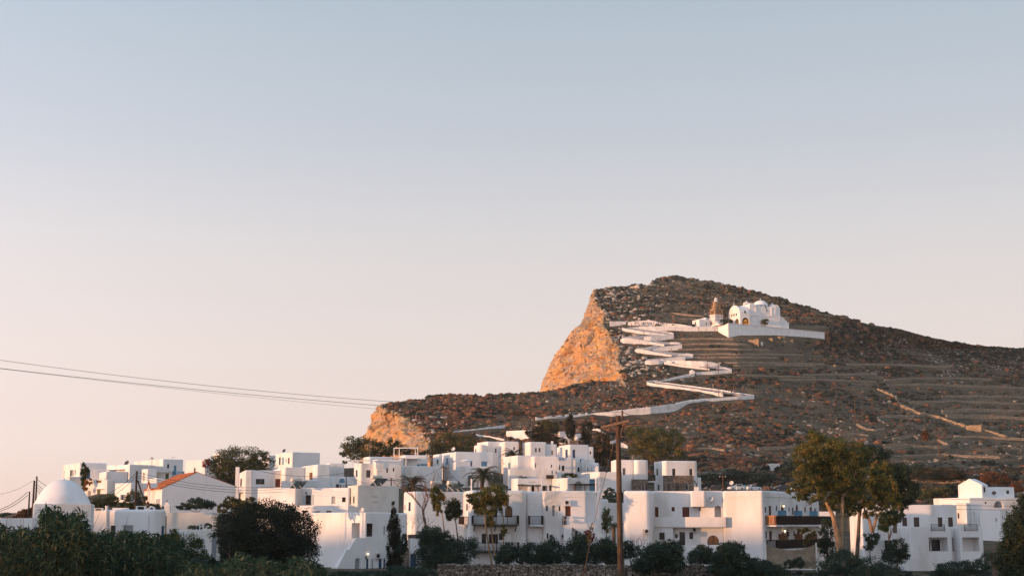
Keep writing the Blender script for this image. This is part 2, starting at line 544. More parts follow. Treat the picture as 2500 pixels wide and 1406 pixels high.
# lower slopes and the spur in front of the big cliff
nc, nr = 620, 150
bot = np.array(poly_interp([(1050, 1128), (1400, 1135), (1700, 1205), (1800, 1262), (2760, 1285)], nc))
_sx = np.linspace(0, 1, nc)
top = np.array(poly_interp(CREST_SPUR + [(1700, 932), (2760, 935)], nc))
_t = np.linspace(0, 1, nr)[:, None]
gx = bot[None, :, 0] * (1 - _t) + top[None, :, 0] * _t
gy = bot[None, :, 1] * (1 - _t) + top[None, :, 1] * _t
edge = poly_interp(SPUR_EDGE, nr)
w = np.clip(1 - _sx / 0.16, 0, 1)[None, :] ** 2
gx = gx + w * (edge[:, 0] - gx[:, 0])[:, None]
gy = gy + w * (edge[:, 1] - gy[:, 0])[:, None]
V = at_np(gx, gy, D(gx, gy))
hid = np.clip(1 - np.abs(_t - 1) * 6, 0, 1)
V[..., 2] += rough(V, 0.75, 16, 5) * (1 - 0.5 * hid) + np.abs(vnoise(V / 5.0)) * 0.35 - 0.25
back = [V[-1] + np.array([0, dy, dz]) for dy, dz in ((4, -0.6), (14, -5), (40, -30), (60, -90))]
for b_ in back:
    b_[gx[-1] > 1530] = V[-1][gx[-1] > 1530] + np.array([0, 0.5, -8.0])
back = np.stack(back)
low = V[0] + np.array([0, 0, -25.0])
Vall = np.concatenate([low[None], V, back])
hs = mesh_np('hillside_spur', Vall.reshape(-1, 3), grid_faces(nr + 5, nc), M_HILL, smooth=False)
tag(hs, kind='structure')
SPUR_XY = (gx, gy, V)

# upper hill
nc2, nr2 = 520, 190
bot2 = np.stack([np.linspace(1527, 2760, nc2), np.full(nc2, 935.0)], -1)
top2 = poly_interp(SKYLINE, nc2)
_t2 = np.linspace(0, 1, nr2)[:, None]
hx = bot2[None, :, 0] * (1 - _t2) + top2[None, :, 0] * _t2
hy = bot2[None, :, 1] * (1 - _t2) + top2[None, :, 1] * _t2
e2 = poly_interp([(1527, 936)] + [p for p in CLIFF_EDGE if p[1] < 930], nr2)
w2 = np.clip(1 - np.linspace(0, 1, nc2) / 0.2, 0, 1)[None, :] ** 1.6
hx = hx + w2 * (e2[:, 0] - hx[:, 0])[:, None]
hy = hy + w2 * (e2[:, 1] - hy[:, 0])[:, None]
V2 = at_np(hx, hy, D(hx, hy))
calm = np.maximum(sstep(1610, 1660, hx) * sstep(785, 800, hy) * 0.85, sstep(1505, 1540, hx) * sstep(785, 795, hy) * 0.6)
V2[..., 2] += (rough(V2, 0.8, 18, 5) + (np.abs(vnoise(V2 / 4.5)) * 0.9 - 0.4) * (1 + 0.8 * sstep(790, 740, hy))) * (1 - calm)
back2 = np.stack([V2[-1] + np.array([0, dy, dz]) for dy, dz in ((6, -1), (30, -8), (120, -60), (300, -260))])
low2 = V2[0] + np.array([0, 1.0, -6.0])
hs2 = mesh_np('hillside_upper', np.concatenate([low2[None], V2, back2]).reshape(-1, 3), grid_faces(nr2 + 5, nc2), M_HILL)
tag(hs2, kind='structure')
UP_XY = (hx, hy, V2)

CLIFF_PTS = []
def cliff(name, edge, sil, nr, nc, bulge, seed, amp):
    """rock face between the edge of the slope and the outline against the sky; it falls back behind that outline"""
    E = poly_interp(edge, nr); S = poly_interp(sil, nr)
    jit = fbm(np.stack([E[:, 1] / 9, E[:, 1] * 0 + seed, E[:, 1] * 0], -1), 4) * 4.0
    E[:, 0] += jit * np.clip(np.minimum(np.arange(nr), np.arange(nr)[::-1]) / 18.0, 0, 1) * 0.0 - 1.0
    s = np.linspace(0, 1, nc)[None, :]
    px = E[:, :1] * (1 - s) + S[:, :1] * s
    py = E[:, 1:] * (1 - s) + S[:, 1:] * s
    dE = D(E[:, 0], E[:, 1])[:, None]
    span = np.abs(E[:, :1] - S[:, :1])
    Yd = dE + bulge * span * (0.55 * s + 0.45 * s ** 2.2)
    P = at_np(px, py, Yd)
    fade = np.clip(s * 8, 0, 1) * 0.85 + 0.15
    q = P * np.array([1, 1, 0.38]) + seed
    ridge = (1 - np.abs(vnoise(q * np.array([1, 1, .6]) / 21.0))) ** 2 * 2.1 + (1 - np.abs(vnoise(q * np.array([1, 1, .7]) / 8.0 + 5))) ** 2 * 1.0 - 1.5
    ledge = fbm(P * np.array([1, 1, 1.3]) / 4.2 + seed, 4) * 0.42
    crack = -np.clip(0.13 - np.abs(vnoise(q * np.array([1, 1, .55]) / 9.0 + 31)), 0, 1) * 13 - np.clip(0.10 - np.abs(vnoise(q * np.array([1, 1, .8]) / 4.5 + 57)), 0, 1) * 6
    pits = -np.clip(vnoise(P / 2.6 + seed * 2) - .42, 0, 1) * 3.2 - np.clip(vnoise(P / 5.5 + seed * 3) - .45, 0, 1) * 4.5
    facet = np.floor(fbm(q / 9.0 + 7, 2) * 3.2) * .55
    dsp = (ridge * amp + ledge * amp * 1.0 + crack * amp * 0.8 + facet * amp * .6) * fade + pits * fade
    dsp = dsp * np.clip(span / 60.0, 0.04, 1)
    nrm = np.array([-0.80, -0.55, 0.12])
    lim = np.clip((1 - s) * 5, 0.12, 1)
    P = P + nrm * (dsp * lim)[..., None]
    last = P[:, -1]
    extra = np.stack([last + np.array([2, 8, 0]), last + np.array([25, 45, -4]), last + np.array([90, 120, -10])], 1)
    first = P[:, :1] + np.array([2.5, 1.0, -1.2])
    P = np.concatenate([first, P, extra], 1)
    CLIFF_PTS.append(P[:, 1:nc + 1].copy())
    tail = P[:1] + np.array([0, 0, -60.0])
    P = np.concatenate([tail, P], 0)
    o = mesh_np(name, P.reshape(-1, 3), grid_faces(nr + 1, nc + 4, flip=True), M_CLIFF)
    return tag(o, kind='structure')

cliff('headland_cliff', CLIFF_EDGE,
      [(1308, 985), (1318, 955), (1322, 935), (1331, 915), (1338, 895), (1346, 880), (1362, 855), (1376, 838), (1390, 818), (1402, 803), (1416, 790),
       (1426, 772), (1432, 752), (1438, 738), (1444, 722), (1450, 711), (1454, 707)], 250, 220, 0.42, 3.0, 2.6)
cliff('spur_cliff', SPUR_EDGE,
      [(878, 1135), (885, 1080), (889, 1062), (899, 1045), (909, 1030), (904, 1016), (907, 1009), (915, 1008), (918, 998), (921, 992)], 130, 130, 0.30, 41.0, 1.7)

# ------------------------------------------------------------------ ground of the village, car park shelf, sea
_GY = [-60, 0, 60, 120, 132, 185, 215, 240, 260, 300, 340, 380, 400, 430, 455, 475]
_GZ = [-4.5, -4.6, -4.8, -5.4, -5.6, -5.9, -6.6, -4.5, 0.0, 4.0, 7.3, 9.0, 12.0, 14.5, 17.0, 17.5]
def G(x, y):
    x = np.asarray(x, float); y = np.asarray(y, float)
    z = np.interp(y, _GY, _GZ)
    zr = np.interp(y, [-60, 60, 130, 185, 215, 240, 300, 340, 380, 400, 430, 455, 475], [-4.5, -4.8, -5.6, -5.9, -7.2, -6.0, -0.6, 3.6, 6.6, 8.2, 12.3, 15.5, 15.5])
    t = sstep(22, 48, x)
    z = z * (1 - t) + zr * t
    z = z - sstep(-95, -150, x) * 60 * sstep(60, 140, y) - sstep(-60, -230, x) * 4
    z = z - sstep(455, 520, y) * 60 * (1 - sstep(-40, 20, x)) 
    return z
ys = np.concatenate([np.linspace(-60, 480, 150)])
xs = np.linspace(-320, 420, 170)
XX, YY = np.meshgrid(xs, ys)
ZZ = G(XX, YY)
PV = np.stack([XX, YY, ZZ], -1)
PV[..., 2] += rough(PV * np.array([1, 1, 0]), 0.18, 7, 3)
rim = PV.copy()
PV[0, :, 2] -= 1; PV[-1, :, 2] -= 90; PV[:, 0, 2] -= 150
M_GROUND = mat('dry_earth', (0.13, 0.10, 0.07), (0.075, 0.06, 0.042), scale=0.25, detail=8, bump=0.2, bscale=1.5, spec=0.05, rough=1.0,
               c3=(0.06, 0.065, 0.035), scale3=0.12)
tag(mesh_np('ground', PV.reshape(-1, 3), grid_faces(len(ys), len(xs)), M_GROUND), kind='structure')
M_SEA = mat('sea_water', (0.02, 0.045, 0.07), rough=0.18, spec=0.5, bump=0.4, bscale=0.05, coord='Object')
sea = MB()
sea.face([(-1700, -1400, -215), (1700, -1400, -215), (1700, 2300, -215), (-1700, 2300, -215)], M_SEA)
sea.build('sea', kind='structure')
def gz(x, y): return float(G(x, y))

# unseen ridge added behind the viewer, its crest shaped to shade the village foot
_s = np.array([math.sin(SUN_AZ), math.cos(SUN_AZ)]); _l = np.array([_s[1], -_s[0]])
lv = np.linspace(-160, 520, 90); tv = np.linspace(-220, 220, 26)
o_t = np.array([30.0, 187.0]) + _s * 500
l_of = lambda p: p @ np.array([-0.4512, 0.8924])
crest = np.interp(lv, [-160, 0, 30, 53, 120, 150, 162, 169, 192, 230, 300, 380, 520], [8, 16, 16.6, 16.8, 21.5, 22.3, 21.3, 19.6, 20.4, 17, 6, -20, -90])
RV = []
la = np.array([-0.4512, 0.8924]) if _s[0] < 0 else np.array([0.4512, -0.8924])
l0 = float((o_t * la).sum())
for l, c in zip(lv, crest):
    for t in tv:
        q = o_t + la * (l - l0) + _s * t
        RV.append((q[0], q[1], -70 + (c + 70) * math.exp(-(t / 95.0) ** 2)))
RV = np.array(RV)
rdg = mesh_np('shadow_ridge', RV, grid_faces(len(lv), len(tv)), M_HILL)
tag(rdg, kind='structure')

# ------------------------------------------------------------------ house builder
KIND = {  # pane material, frame material, panes across, panes down, name
    'dark': (M_GLASS, M_DARKWOOD, 1, 1, 'window'), 'wdark': (M_GLASS, M_WHITE, 1, 1, 'window'), 'grid': (M_GLASS, M_GREY, 2, 3, 'window'),
    'wgrid': (M_GLASS, M_WHITE, 2, 3, 'window'), 'two': (M_GLASS, M_DARKWOOD, 2, 1, 'window'), 'bluewin': (M_GLASS, M_BLUE, 2, 2, 'window'),
    'blue': (M_BLUE, M_BLUE, 2, 1, 'door'), 'bluesh': (M_BLUE, M_BLUE, 2, 1, 'window'), 'pale': (M_SKYBLUE, M_SKYBLUE, 2, 1, 'window'),
    'paledoor': (M_SKYBLUE, M_SKYBLUE, 1, 1, 'door'), 'brown': (M_BROWN, M_BROWN, 1, 1, 'door'), 'brownsh': (M_BROWN, M_DARKWOOD, 2, 1, 'window'),
    'oak': (M_OAK, M_DARKWOOD, 2, 1, 'window'), 'green': (M_GREEN, M_GREEN, 2, 1, 'door'), 'dkgreen': (M_DKGREEN, M_DKGREEN, 1, 1, 'window'),
    'grey': (M_GREY, M_WHITE, 1, 1, 'window'), 'greydoor': (M_GREY, M_WHITE, 1, 1, 'door'), 'darkdoor': (M_DARKWOOD, M_DARKWOOD, 2, 1, 'door'),
    'glassdoor': (M_GLASS, M_DARKWOOD, 1, 1, 'door'), 'whitedoor': (M_WHITE, M_WHITE, 1, 1, 'door'), 'curtain': (mat('pale_curtain', (0.62, 0.55, 0.50), (0.5, 0.43, 0.39), scale=0.5, stretch=(8, 8, 0.2)), M_WHITE, 1, 1, 'window'),
}

class Frame:
    """a block's near corner and its two visible faces: R runs right from the corner, L runs back to the left"""
    def __init__(s, pc, Y, top, base, phi, pl, pr, Dm, Wm):
        s.phi = R(phi)
        ym = (top + base) / 2
        c = at(pc, ym, Y)
        s.C = Vector((c.x, Y, 0))
        s.z1 = zat(top, Y); s.z0 = zat(base, Y)
        s.dR = Vector((math.cos(s.phi), math.sin(s.phi), 0)); s.dL = Vector((-math.sin(s.phi), math.cos(s.phi), 0))
        s.nR = Vector((math.sin(s.phi), -math.cos(s.phi), 0)); s.nL = Vector((-math.cos(s.phi), -math.sin(s.phi), 0))
        zm = c.z
        if Wm is None:
            k = (pr - 1250) / FPX
            Wm = (k * (Y * CP + zm * SP) - c.x) / (s.dR.x - k * s.dR.y * CP)
        if Dm is None:
            k = (pl - 1250) / FPX
            Dm = (c.x - k * (Y * CP + zm * SP)) / (-s.dL.x + k * s.dL.y * CP)
        if not (0.3 < Wm < 60 and 0.3 < Dm < 60): print("BLOCK SIZE", pc, Y, "W", round(Wm, 2), "D", round(Dm, 2))
        s.W = max(0.4, min(Wm, 60)); s.D = max(0.4, min(Dm, 60))
    def nd(s, f): return (s.nR, s.dR) if f == 'R' else (s.nL, s.dL)
    def on(s, f, px, py, off=0.0):
        """point where the sight line meets face f, pushed out by off"""
        n, d = s.nd(f); q = Vector(ray(px, py))
        return q * ((s.C.dot(n) + off) / q.dot(n))
    def sz(s, f, px, py):
        p = s.on(f, px, py); n, d = s.nd(f)
        return (p - s.C).dot(d), p.z
    def pt(s, f, a, z, off=0.0):
        n, d = s.nd(f)
        p = s.C + d * a + n * off
        return Vector((p.x, p.y, z))

def arch_outline(fr, f, a0, a1, z0, z1, off, n=8):
    r = (a1 - a0) / 2; cz = max(z1 - r, z0 + 0.05); ry = z1 - cz
    pts = [(a0, z0), (a0, cz)] + [((a0 + a1) / 2 - r * math.cos(math.pi * i / n), cz + ry * math.sin(math.pi * i / n)) for i in range(1, n)] + [(a1, cz), (a1, z0)]
    return [fr.pt(f, a, z, off) for a, z in pts]

def make_window(fr, w, root):
    f, a0, a1, z0, z1, kind, o = w
    d = o.get('depth', 0.16)
    pm, fm, nx, ny, nm = KIND[kind]
    nm = o.get('name', nm)
    n, dd = fr.nd(f)
    frm = MB(); wd, hg = a1 - a0, z1 - z0
    fw = min(0.075, wd * 0.13)
    def bar(aa, ab, za, zb, off, m, t=0.06):
        frm.obox(fr.pt(f, (aa + ab) / 2, (za + zb) / 2, off), dd * ((ab - aa) / 2), n * (t / 2), Vector((0, 0, (zb - za) / 2)), m)
    bar(a0, a0 + fw, z0, z1, -d + 0.03, fm); bar(a1 - fw, a1, z0, z1, -d + 0.03, fm)
    bar(a0 + fw, a1 - fw, z1 - fw, z1, -d + 0.03, fm); bar(a0 + fw, a1 - fw, z0, z0 + fw, -d + 0.03, fm)
    for i in range(1, nx):
        c = a0 + wd * i / nx; bar(c - fw * .32, c + fw * .32, z0 + fw, z1 - fw, -d + 0.03, fm, 0.05)
    for j in range(1, ny):
        c = z0 + hg * j / ny; bar(a0 + fw, a1 - fw, c - fw * .3, c + fw * .3, -d + 0.027, fm, 0.045)
    loc = fr.pt(f, (a0 + a1) / 2, z0)
    wo = frm.build(nm, root)
    pane = MB()
    pane.obox(fr.pt(f, (a0 + a1) / 2, (z0 + z1) / 2, -d - 0.03), dd * (wd / 2 - 0.002), n * 0.025, Vector((0, 0, hg / 2 - 0.002)), pm)
    pane.build('pane' if pm in (M_GLASS,) else 'panel', wo)
    if o.get('shut'):
        for sgn in ((-1,) if o.get('one') else (-1, 1)):
            c = (a0 - wd * 0.26) if sgn < 0 else (a1 + wd * 0.26)
            sh = MB()
            sh.obox(fr.pt(f, c, (z0 + z1) / 2, 0.035), dd * (wd * 0.25), n * 0.022, Vector((0, 0, hg / 2)), o['shut'])
            sh.build('shutter', wo)
    if o.get('lintel'):
        li = MB(); li.obox(fr.pt(f, (a0 + a1) / 2, z1 + 0.07, 0.05), dd * (wd / 2 + 0.15), n * 0.05, Vector((0, 0, 0.05)), o['lintel']); li.build('lintel', wo)
    return wo

def block(mb, root, pc, Y, top, base, phi, pl=None, pr=None, D=None, W=None, rc=0.35, rt=0.16, par=0.35, m=M_PLASTER, wins=(), under=7):
    fr = Frame(pc, Y, top, base, phi, pl, pr, D, W)
    z0, z1 = fr.z0 - under, fr.z1
    rc = min(rc, fr.W * 0.3, fr.D * 0.3); rt = min(rt, rc)
    op = {'L': [], 'R': []}
    for w in wins:
        f, x0, y0, x1, y1, kind = w[:6]; o = w[6] if len(w) > 6 else {}
        xm, ym = (x0 + x1) / 2, (y0 + y1) / 2
        sA, sB = sorted((fr.sz(f, x0, ym)[0], fr.sz(f, x1, ym)[0]))
        zB, zA = fr.sz(f, xm, y0)[1], fr.sz(f, xm, y1)[1]
        L = fr.W if f == 'R' else fr.D
        sA = max(sA, rc + 0.02); sB = min(sB, L - rc - 0.02); zB = min(zB, z1 - rt - 0.06); zA = max(zA, z0 + .1)
        if sB - sA < 0.12 or zB - zA < 0.12:
            print('WINDOW OFF WALL', root.name, w[:6], round(sA, 2), round(sB, 2)); continue
        op[f].append((f, sA, sB, zA, zB, kind, o))
    # plan outline as columns: (point, outward normal, face, position along it)
    segs = [('L', fr.C + fr.dL * fr.D, -fr.dL, fr.nL, fr.D), ('R', fr.C, fr.dR, fr.nR, fr.W),
            ('b', fr.C + fr.dR * fr.W, fr.dL, fr.dR, fr.D), ('k', fr.C + fr.dR * fr.W + fr.dL * fr.D, -fr.dR, fr.dL, fr.W)]
    cols = []
    for i, (f, p, d, n, L) in enumerate(segs):
        ss = {rc, L - rc}
        for w in op.get(f, []):
            a, b = (w[1], w[2]) if f == 'R' else (L - w[2], L - w[1])
            ss |= {a, b}
        for s_ in sorted(ss): cols.append((p + d * s_, n, f, s_ if f == 'R' else L - s_))
        nn = segs[(i + 1) % 4][3]
        ctr = p + d * (L - rc) - n * rc
        for a in (0.25, 0.5, 0.75):
            t = a * math.pi / 2
            nv = n * math.cos(t) + nn * math.sin(t)
            cols.append((ctr + nv * rc, nv, 'c', 0))
    zs = {z0, z1 - rt}
    for f in op:
        for w in op[f]: zs |= {w[3], w[4]}
    zs = sorted(zs)
    zz = [zs[0]]
    for z in zs[1:]:
        if z - zz[-1] > 1e-4: zz.append(z)
    rows = [(z, 0.0) for z in zz] + [(z1 - rt + rt * math.sin(a), rt * (1 - math.cos(a))) for a in (R(35), R(65), R(90))]
    ins = min(rc * 0.95, rt + 0.18)
    rows += [(z1, ins), (z1 - par, ins + 0.001)]
    n = len(cols)
    Vv = [Vector((p.x - nv.x * ii, p.y - nv.y * ii, z)) for z, ii in rows for p, nv, _, _ in cols]
    Fs = []
    nz = len(zz)
    for j in range(len(rows) - 1):
        for i in range(n):
            i2 = (i + 1) % n
            if j < nz - 1 and cols[i][2] == cols[i2][2] and cols[i][2] in 'LR':
                f = cols[i][2]; sm = (cols[i][3] + cols[i2][3]) / 2; zm = (rows[j][0] + rows[j + 1][0]) / 2
                if any(w[1] < sm < w[2] and w[3] < zm < w[4] for w in op[f]): continue
            Fs.append((j * n + i, j * n + i2, (j + 1) * n + i2, (j + 1) * n + i))
    Fs.append(tuple((len(rows) - 1) * n + i for i in range(n)))
    mb.add(Vv, Fs, m)
    for f in op:
        for w in op[f]:
            _, a0, a1, b0, b1, kind, o = w
            d = o.get('depth', 0.16)
            if o.get('arch'):
                q = arch_outline(fr, f, a0, a1, b0, b1, 0)[1:-1]
                h = len(q) // 2
                mb.face([fr.pt(f, a0, b1)] + list(reversed(q[:h + 1])), m); mb.face([fr.pt(f, a1, b1)] + q[h:], m)
                lst = arch_outline(fr, f, a0, a1, b0, b1, 0); lin = arch_outline(fr, f, a0, a1, b0, b1, -d)
                for k in range(len(lst) - 1): mb.face([lst[k], lst[k + 1], lin[k + 1], lin[k]], m)
                mb.face([lst[0], lst[-1], lin[-1], lin[0]], m)
            else:
                q = [(a0, b0), (a1, b0), (a1, b1), (a0, b1)]
                for k in range(4):
                    A, B = q[k], q[(k + 1) % 4]
                    mb.face([fr.pt(f, *A), fr.pt(f, *B), fr.pt(f, *B, -d), fr.pt(f, *A, -d)], m)
            if kind == 'hole':
                mb.face([fr.pt(f, a0, b0, -d), fr.pt(f, a1, b0, -d), fr.pt(f, a1, b1, -d), fr.pt(f, a0, b1, -d)], m)
                for (u0, v0, u1, v1, k2) in o.get('inner', ()):
                    make_window(fr, (f, a0 + (a1 - a0) * u0, a0 + (a1 - a0) * u1, b0 + (b1 - b0) * v0, b0 + (b1 - b0) * v1, k2, {'depth': d - 0.09}), root)
            else:
                make_window(fr, w, root)
    return fr

def house(name, label, blocks, cat='house', group=None, part='wall', mats=None):
    b0 = blocks[0]
    root = empty(name, at(b0['pc'], b0['base'], b0['Y']), label, cat, group)
    mb = MB(); fr = []
    for b in blocks: fr.append(block(mb, root, **b))
    mb.build(part, root)
    return root, fr

def B(pc, Y, top, base, phi, pl=None, pr=None, **k):
    return dict(pc=pc, Y=Y, top=top, base=base, phi=phi, pl=pl, pr=pr, **k)

def rail(mb, P, h, m, sp=0.13, t=0.035, post=1.6, low=0.08):
    """railing along a chain of points at floor level"""
    P = [Vector(p) for p in P]; up = Vector((0, 0, 1))
    for a, b in zip(P, P[1:]):
        L = (b - a).length; d = (b - a) / L
        mb.bar(a + up * h, b + up * h, t * 1.8, m); mb.bar(a + up * low, b + up * low, t * 1.2, m)
        k = max(1, int(L / sp))
        for i in range(k + 1):
            q = a + d * (L * i / k)
            mb.bar(q + up * low, q + up * h, t, m)
        kp = max(1, round(L / post))
        for i in range(kp + 1):
            q = a + d * (L * i / kp); mb.bar(q, q + up * (h + 0.06), t * 2.2, m)

def balcony(root, fr, f, x0, x1, yfloor, dep, h, m, slabm=M_PLASTER, th=0.14, brackets=None, sp=0.13, name='balcony', ystay=None):
    s0, z = fr.sz(f, x0, yfloor); s1, z1_ = fr.sz(f, x1, yfloor)
    s0, s1 = sorted((s0, s1)); z = (z + z1_) / 2
    n, d = fr.nd(f)
    sl = MB(); sl.obox(fr.pt(f, (s0 + s1) / 2, z - th / 2, dep / 2 - 0.002), d * ((s1 - s0) / 2), n * (dep / 2), Vector((0, 0, th / 2)), slabm)
    if brackets:
        for s_ in np.linspace(s0 + 0.3, s1 - 0.3, brackets):
            sl.bar(fr.pt(f, s_, z - th - 0.75, 0.02), fr.pt(f, s_, z - th, dep * 0.8), 0.09, m)
    o = sl.build(name, root)
    rl = MB(); rail(rl, [fr.pt(f, s0 + .04, z, 0.03), fr.pt(f, s0 + .04, z, dep - .05), fr.pt(f, s1 - .04, z, dep - .05), fr.pt(f, s1 - .04, z, 0.03)], h, m, sp)
    rl.build('railing', o)
    return o

def lamp_ball(root, p, m, r=0.12, arm=None):
    mb = MB(); mb.lathe(p, [(0.001, -r)] + [(r * math.sin(a), -r * math.cos(a)) for a in np.linspace(0.3, 2.84, 6)] + [(0.001, r)], m, 8)
    if arm is not None: mb.bar(p + Vector((0, 0, r)), arm, 0.04, M_IRON)
    return mb.build('lamp', root)

SATE = []
def dish(px, py, Y, rad, label, m=M_ACWHITE, aim=(-0.5, -0.75, 0.45), standz=0.5):
    c = at(px, py, Y); a = Vector(aim).normalized()
    root = empty('satellite_dish', c, label, 'satellite dish')
    x = a.cross(Vector((0, 0, 1))).normalized(); y = x.cross(a)
    mb = MB(); V = []; Fc = []
    rings = [(0.0, 0.0), (0.5, 0.06), (0.8, 0.15), (1.0, 0.24)]
    n = 16
    for t in (0, 0.03):
        for r_, h in rings:
            for k in range(n):
                an = 2 * math.pi * k / n
                V.append(c + (x * math.cos(an) + y * math.sin(an)) * rad * max(r_, 0.01) + a * (rad * h - t))
    for t in (0, 1):
        o = t * n * 4
        for i in range(3):
            for k in range(n): Fc.append((o + i * n + k, o + i * n + (k + 1) % n, o + (i + 1) * n + (k + 1) % n, o + (i + 1) * n + k))
    mb.add(V, Fc, m, True); mb.build('reflector', root)
    ar = MB(); ar.bar(c - y * rad * 0.95 + a * rad * .2, c + a * rad * 0.85, 0.03, M_IRON); ar.obox(c + a * rad * 0.85, x * .05, y * .05, a * .07, M_IRON); ar.build('feed_arm', root)
    st = MB(); st.tube([c - a * 0.05, c - a * 0.15, c - a * 0.15 - Vector((0, 0, standz))], 0.035, M_GREY, 6); st.build('mast', root)
    return root

# ------------------------------------------------------------------ the town, far to near, left group first
H = {}
H['skyline_left'] = house('white_house', 'white cubic house with a blue door and tall creeper behind the dome', [
    B(193, 352, 1129, 1216, 30, pl=152, pr=259, rc=.25, wins=[('L', 171, 1147, 177, 1162, 'dark', dict(shut=M_GREY, one=1)), ('L', 182, 1146, 185.5, 1159, 'grey'),
        ('R', 211, 1146, 220, 1169, 'blue')]),
    B(168, 340, 1163, 1216, 30, D=3, pr=212, rc=.2)])
H['terrace_left'] = house('white_house', 'white house with a beam pergola on its terrace and an open arch below', [
    B(261, 337, 1169, 1230, 58, pl=205, pr=279, rc=.2, wins=[('L', 235, 1170.5, 248, 1178, 'oak'), ('L', 237, 1194, 245, 1215, 'green'), ('L', 214, 1197, 222, 1213, 'hole', dict(arch=1, depth=.8))]),
    B(258, 345, 1150, 1216, 25, pl=230, W=5, rc=.2)])
root, fr = H['terrace_left']
pg = MB()
for i in range(9):
    a = at(226 + i * 4.2, 1146, 336); pg.bar(a, a + Vector((0.6, 4, 0)), .09, M_WHITE)
pg.bar(at(226, 1147, 336), at(262, 1147, 336), .12, M_WHITE); pg.bar(at(230, 1147, 336), at(230, 1170, 336), .14, M_WHITE)
pg.bar(at(230, 1147, 340), at(230, 1170, 340), .14, M_WHITE)
pg.build('pergola', root)
aw = MB(); f0 = fr[0]
aw.obox(f0.on('L', 240, 1193, 0.5), f0.dL * 1.3, f0.nL * .5, Vector((0, 0, .05)), M_WHITE); aw.build('door_canopy', root)
H['canopy'] = house('white_house', 'two storey white house with a curtained terrace opening facing the sun', [
    B(315, 347, 1133, 1222, 50, pl=259, pr=380, rc=.2, wins=[('L', 266, 1146, 305, 1169, 'hole', dict(depth=1.6, inner=[(0.05, 0.0, 0.9, .92, 'curtain')]))]),
    B(372, 360, 1137, 1210, 30, pl=330, pr=400, rc=.2)])
cp = MB(); f0 = H['canopy'][1][0]
cp.obox(f0.on('L', 285, 1145.5, 0.35), f0.dL * 2.6, f0.nL * .35, Vector((0, 0, .06)), M_WHITE); cp.build('canopy', H['canopy'][0])
H['chimneyhouse'] = house('white_house', 'tall plain white house with a pale blue door and a peaked chimney', [
    B(396, 372, 1120, 1215, 35, pl=325, pr=446, rc=.2, wins=[('R', 408, 1132.5, 413, 1142.5, 'dark'), ('R', 424, 1136, 430.5, 1160, 'paledoor')])])
ch = MB(); c = at(371, 1121, 374)
ch.box(c.x - .18, c.x + .18, c.y - .18, c.y + .18, c.z - 2, c.z + .15, M_WHITE); ch.lathe((c.x, c.y, c.z + .15), [(.62, 0), (.02, .5)], M_GREY, 4, False, R(45)); ch.build('chimney', H['chimneyhouse'][0])
f0 = H['chimneyhouse'][1][0]
balcony(H['chimneyhouse'][0], f0, 'R', 420, 446, 1160, 1.0, 1.0, M_SKYBLUE, sp=.12)
H['smallfront'] = house('white_house', 'low white annexe with an arched window and a green shuttered door under a slab', [
    B(359, 332, 1144, 1205, 35, pl=345, pr=382, rc=.15, wins=[('L', 348.5, 1152, 353.5, 1175, 'grey', dict(arch=1))]),
    B(381, 336, 1152, 1205, 22, D=3, pr=418, rc=.15, wins=[('R', 404, 1153.5, 412, 1168, 'green')]),
    B(381, 325, 1166, 1205, 25, pl=360, pr=403, rc=.15)])
aw = MB(); f0 = H['smallfront'][1][1]
aw.obox(f0.on('R', 398, 1149.5, 0.6), f0.dR * 2.1, f0.nR * .7, Vector((0, 0, .06)), M_WHITE); aw.build('door_canopy', H['smallfront'][0])
H['bluewinlow'] = house('white_house', 'small white house with one grey shuttered window behind the garden shrubs', [
    B(318, 302, 1178, 1240, 45, pl=279, pr=362, rc=.25, wins=[('L', 296.5, 1207, 302, 1220, 'bluewin', dict(shut=M_GREY))])])
H['pinkfar'] = house('white_house', 'plain flat roofed white house standing behind the tiled gable', [
    B(500, 402, 1122, 1190, 60, pl=452, pr=530, rc=.2)])
H['farleft'] = house('white_house', 'white house peeking over the left side of the big skyline tree', [B(540, 425, 1106, 1190, 35, pl=519, pr=580, rc=.2)])
H['farright'] = house('white_house', 'white house corner showing between the skyline tree and the square house', [B(655, 425, 1111, 1190, 35, pl=640, pr=690, rc=.2)])

# house with the tiled gable
Yg = 272
gr = empty('gabled_house', at(395, 1240, Yg), 'white gabled house with an orange tiled roof and small pediment porch', 'house')
f0 = Frame(395, Yg, 1191, 1242, 24, 352, 575, None, None)
mb = MB()
zl, za, zr = zat(1192, Yg), 0, 0
sa = f0.sz('R', 482, 1153)[0]; za = f0.sz('R', 482, 1153)[1]; zr = f0.sz('R', 575, 1187)[1]
zb = f0.z0 - 4
front = [f0.pt('R', 0, zb), f0.pt('R', f0.W, zb), f0.pt('R', f0.W, zr), f0.pt('R', sa, za), f0.pt('R', 0, zl)]
mb.prism(front, f0.dL * f0.D, M_PLASTER)
mb.build('wall', gr)
rf = MB(); Dv = f0.dL * (f0.D + .25); nn = Vector((0, 0, 0.12)); o_ = -f0.dL * .0
def slopeb(a, b):
    a = a + nn * .15; b = b + nn * .15
    rf.add([a, b, b + Dv, a + Dv, a + nn, b + nn, b + Dv + nn, a + Dv + nn], [(0, 1, 2, 3), (7, 6, 5, 4), (0, 4, 5, 1), (1, 5, 6, 2), (2, 6, 7, 3), (3, 7, 4, 0)], M_TILE)
A, Bp, Cp = f0.pt('R', -.35, zl - .12, -.12), f0.pt('R', sa, za, -.12), f0.pt('R', f0.W + .2, zr - .1, -.12)
slopeb(A, Bp); slopeb(Cp, Bp)
nrib = 26
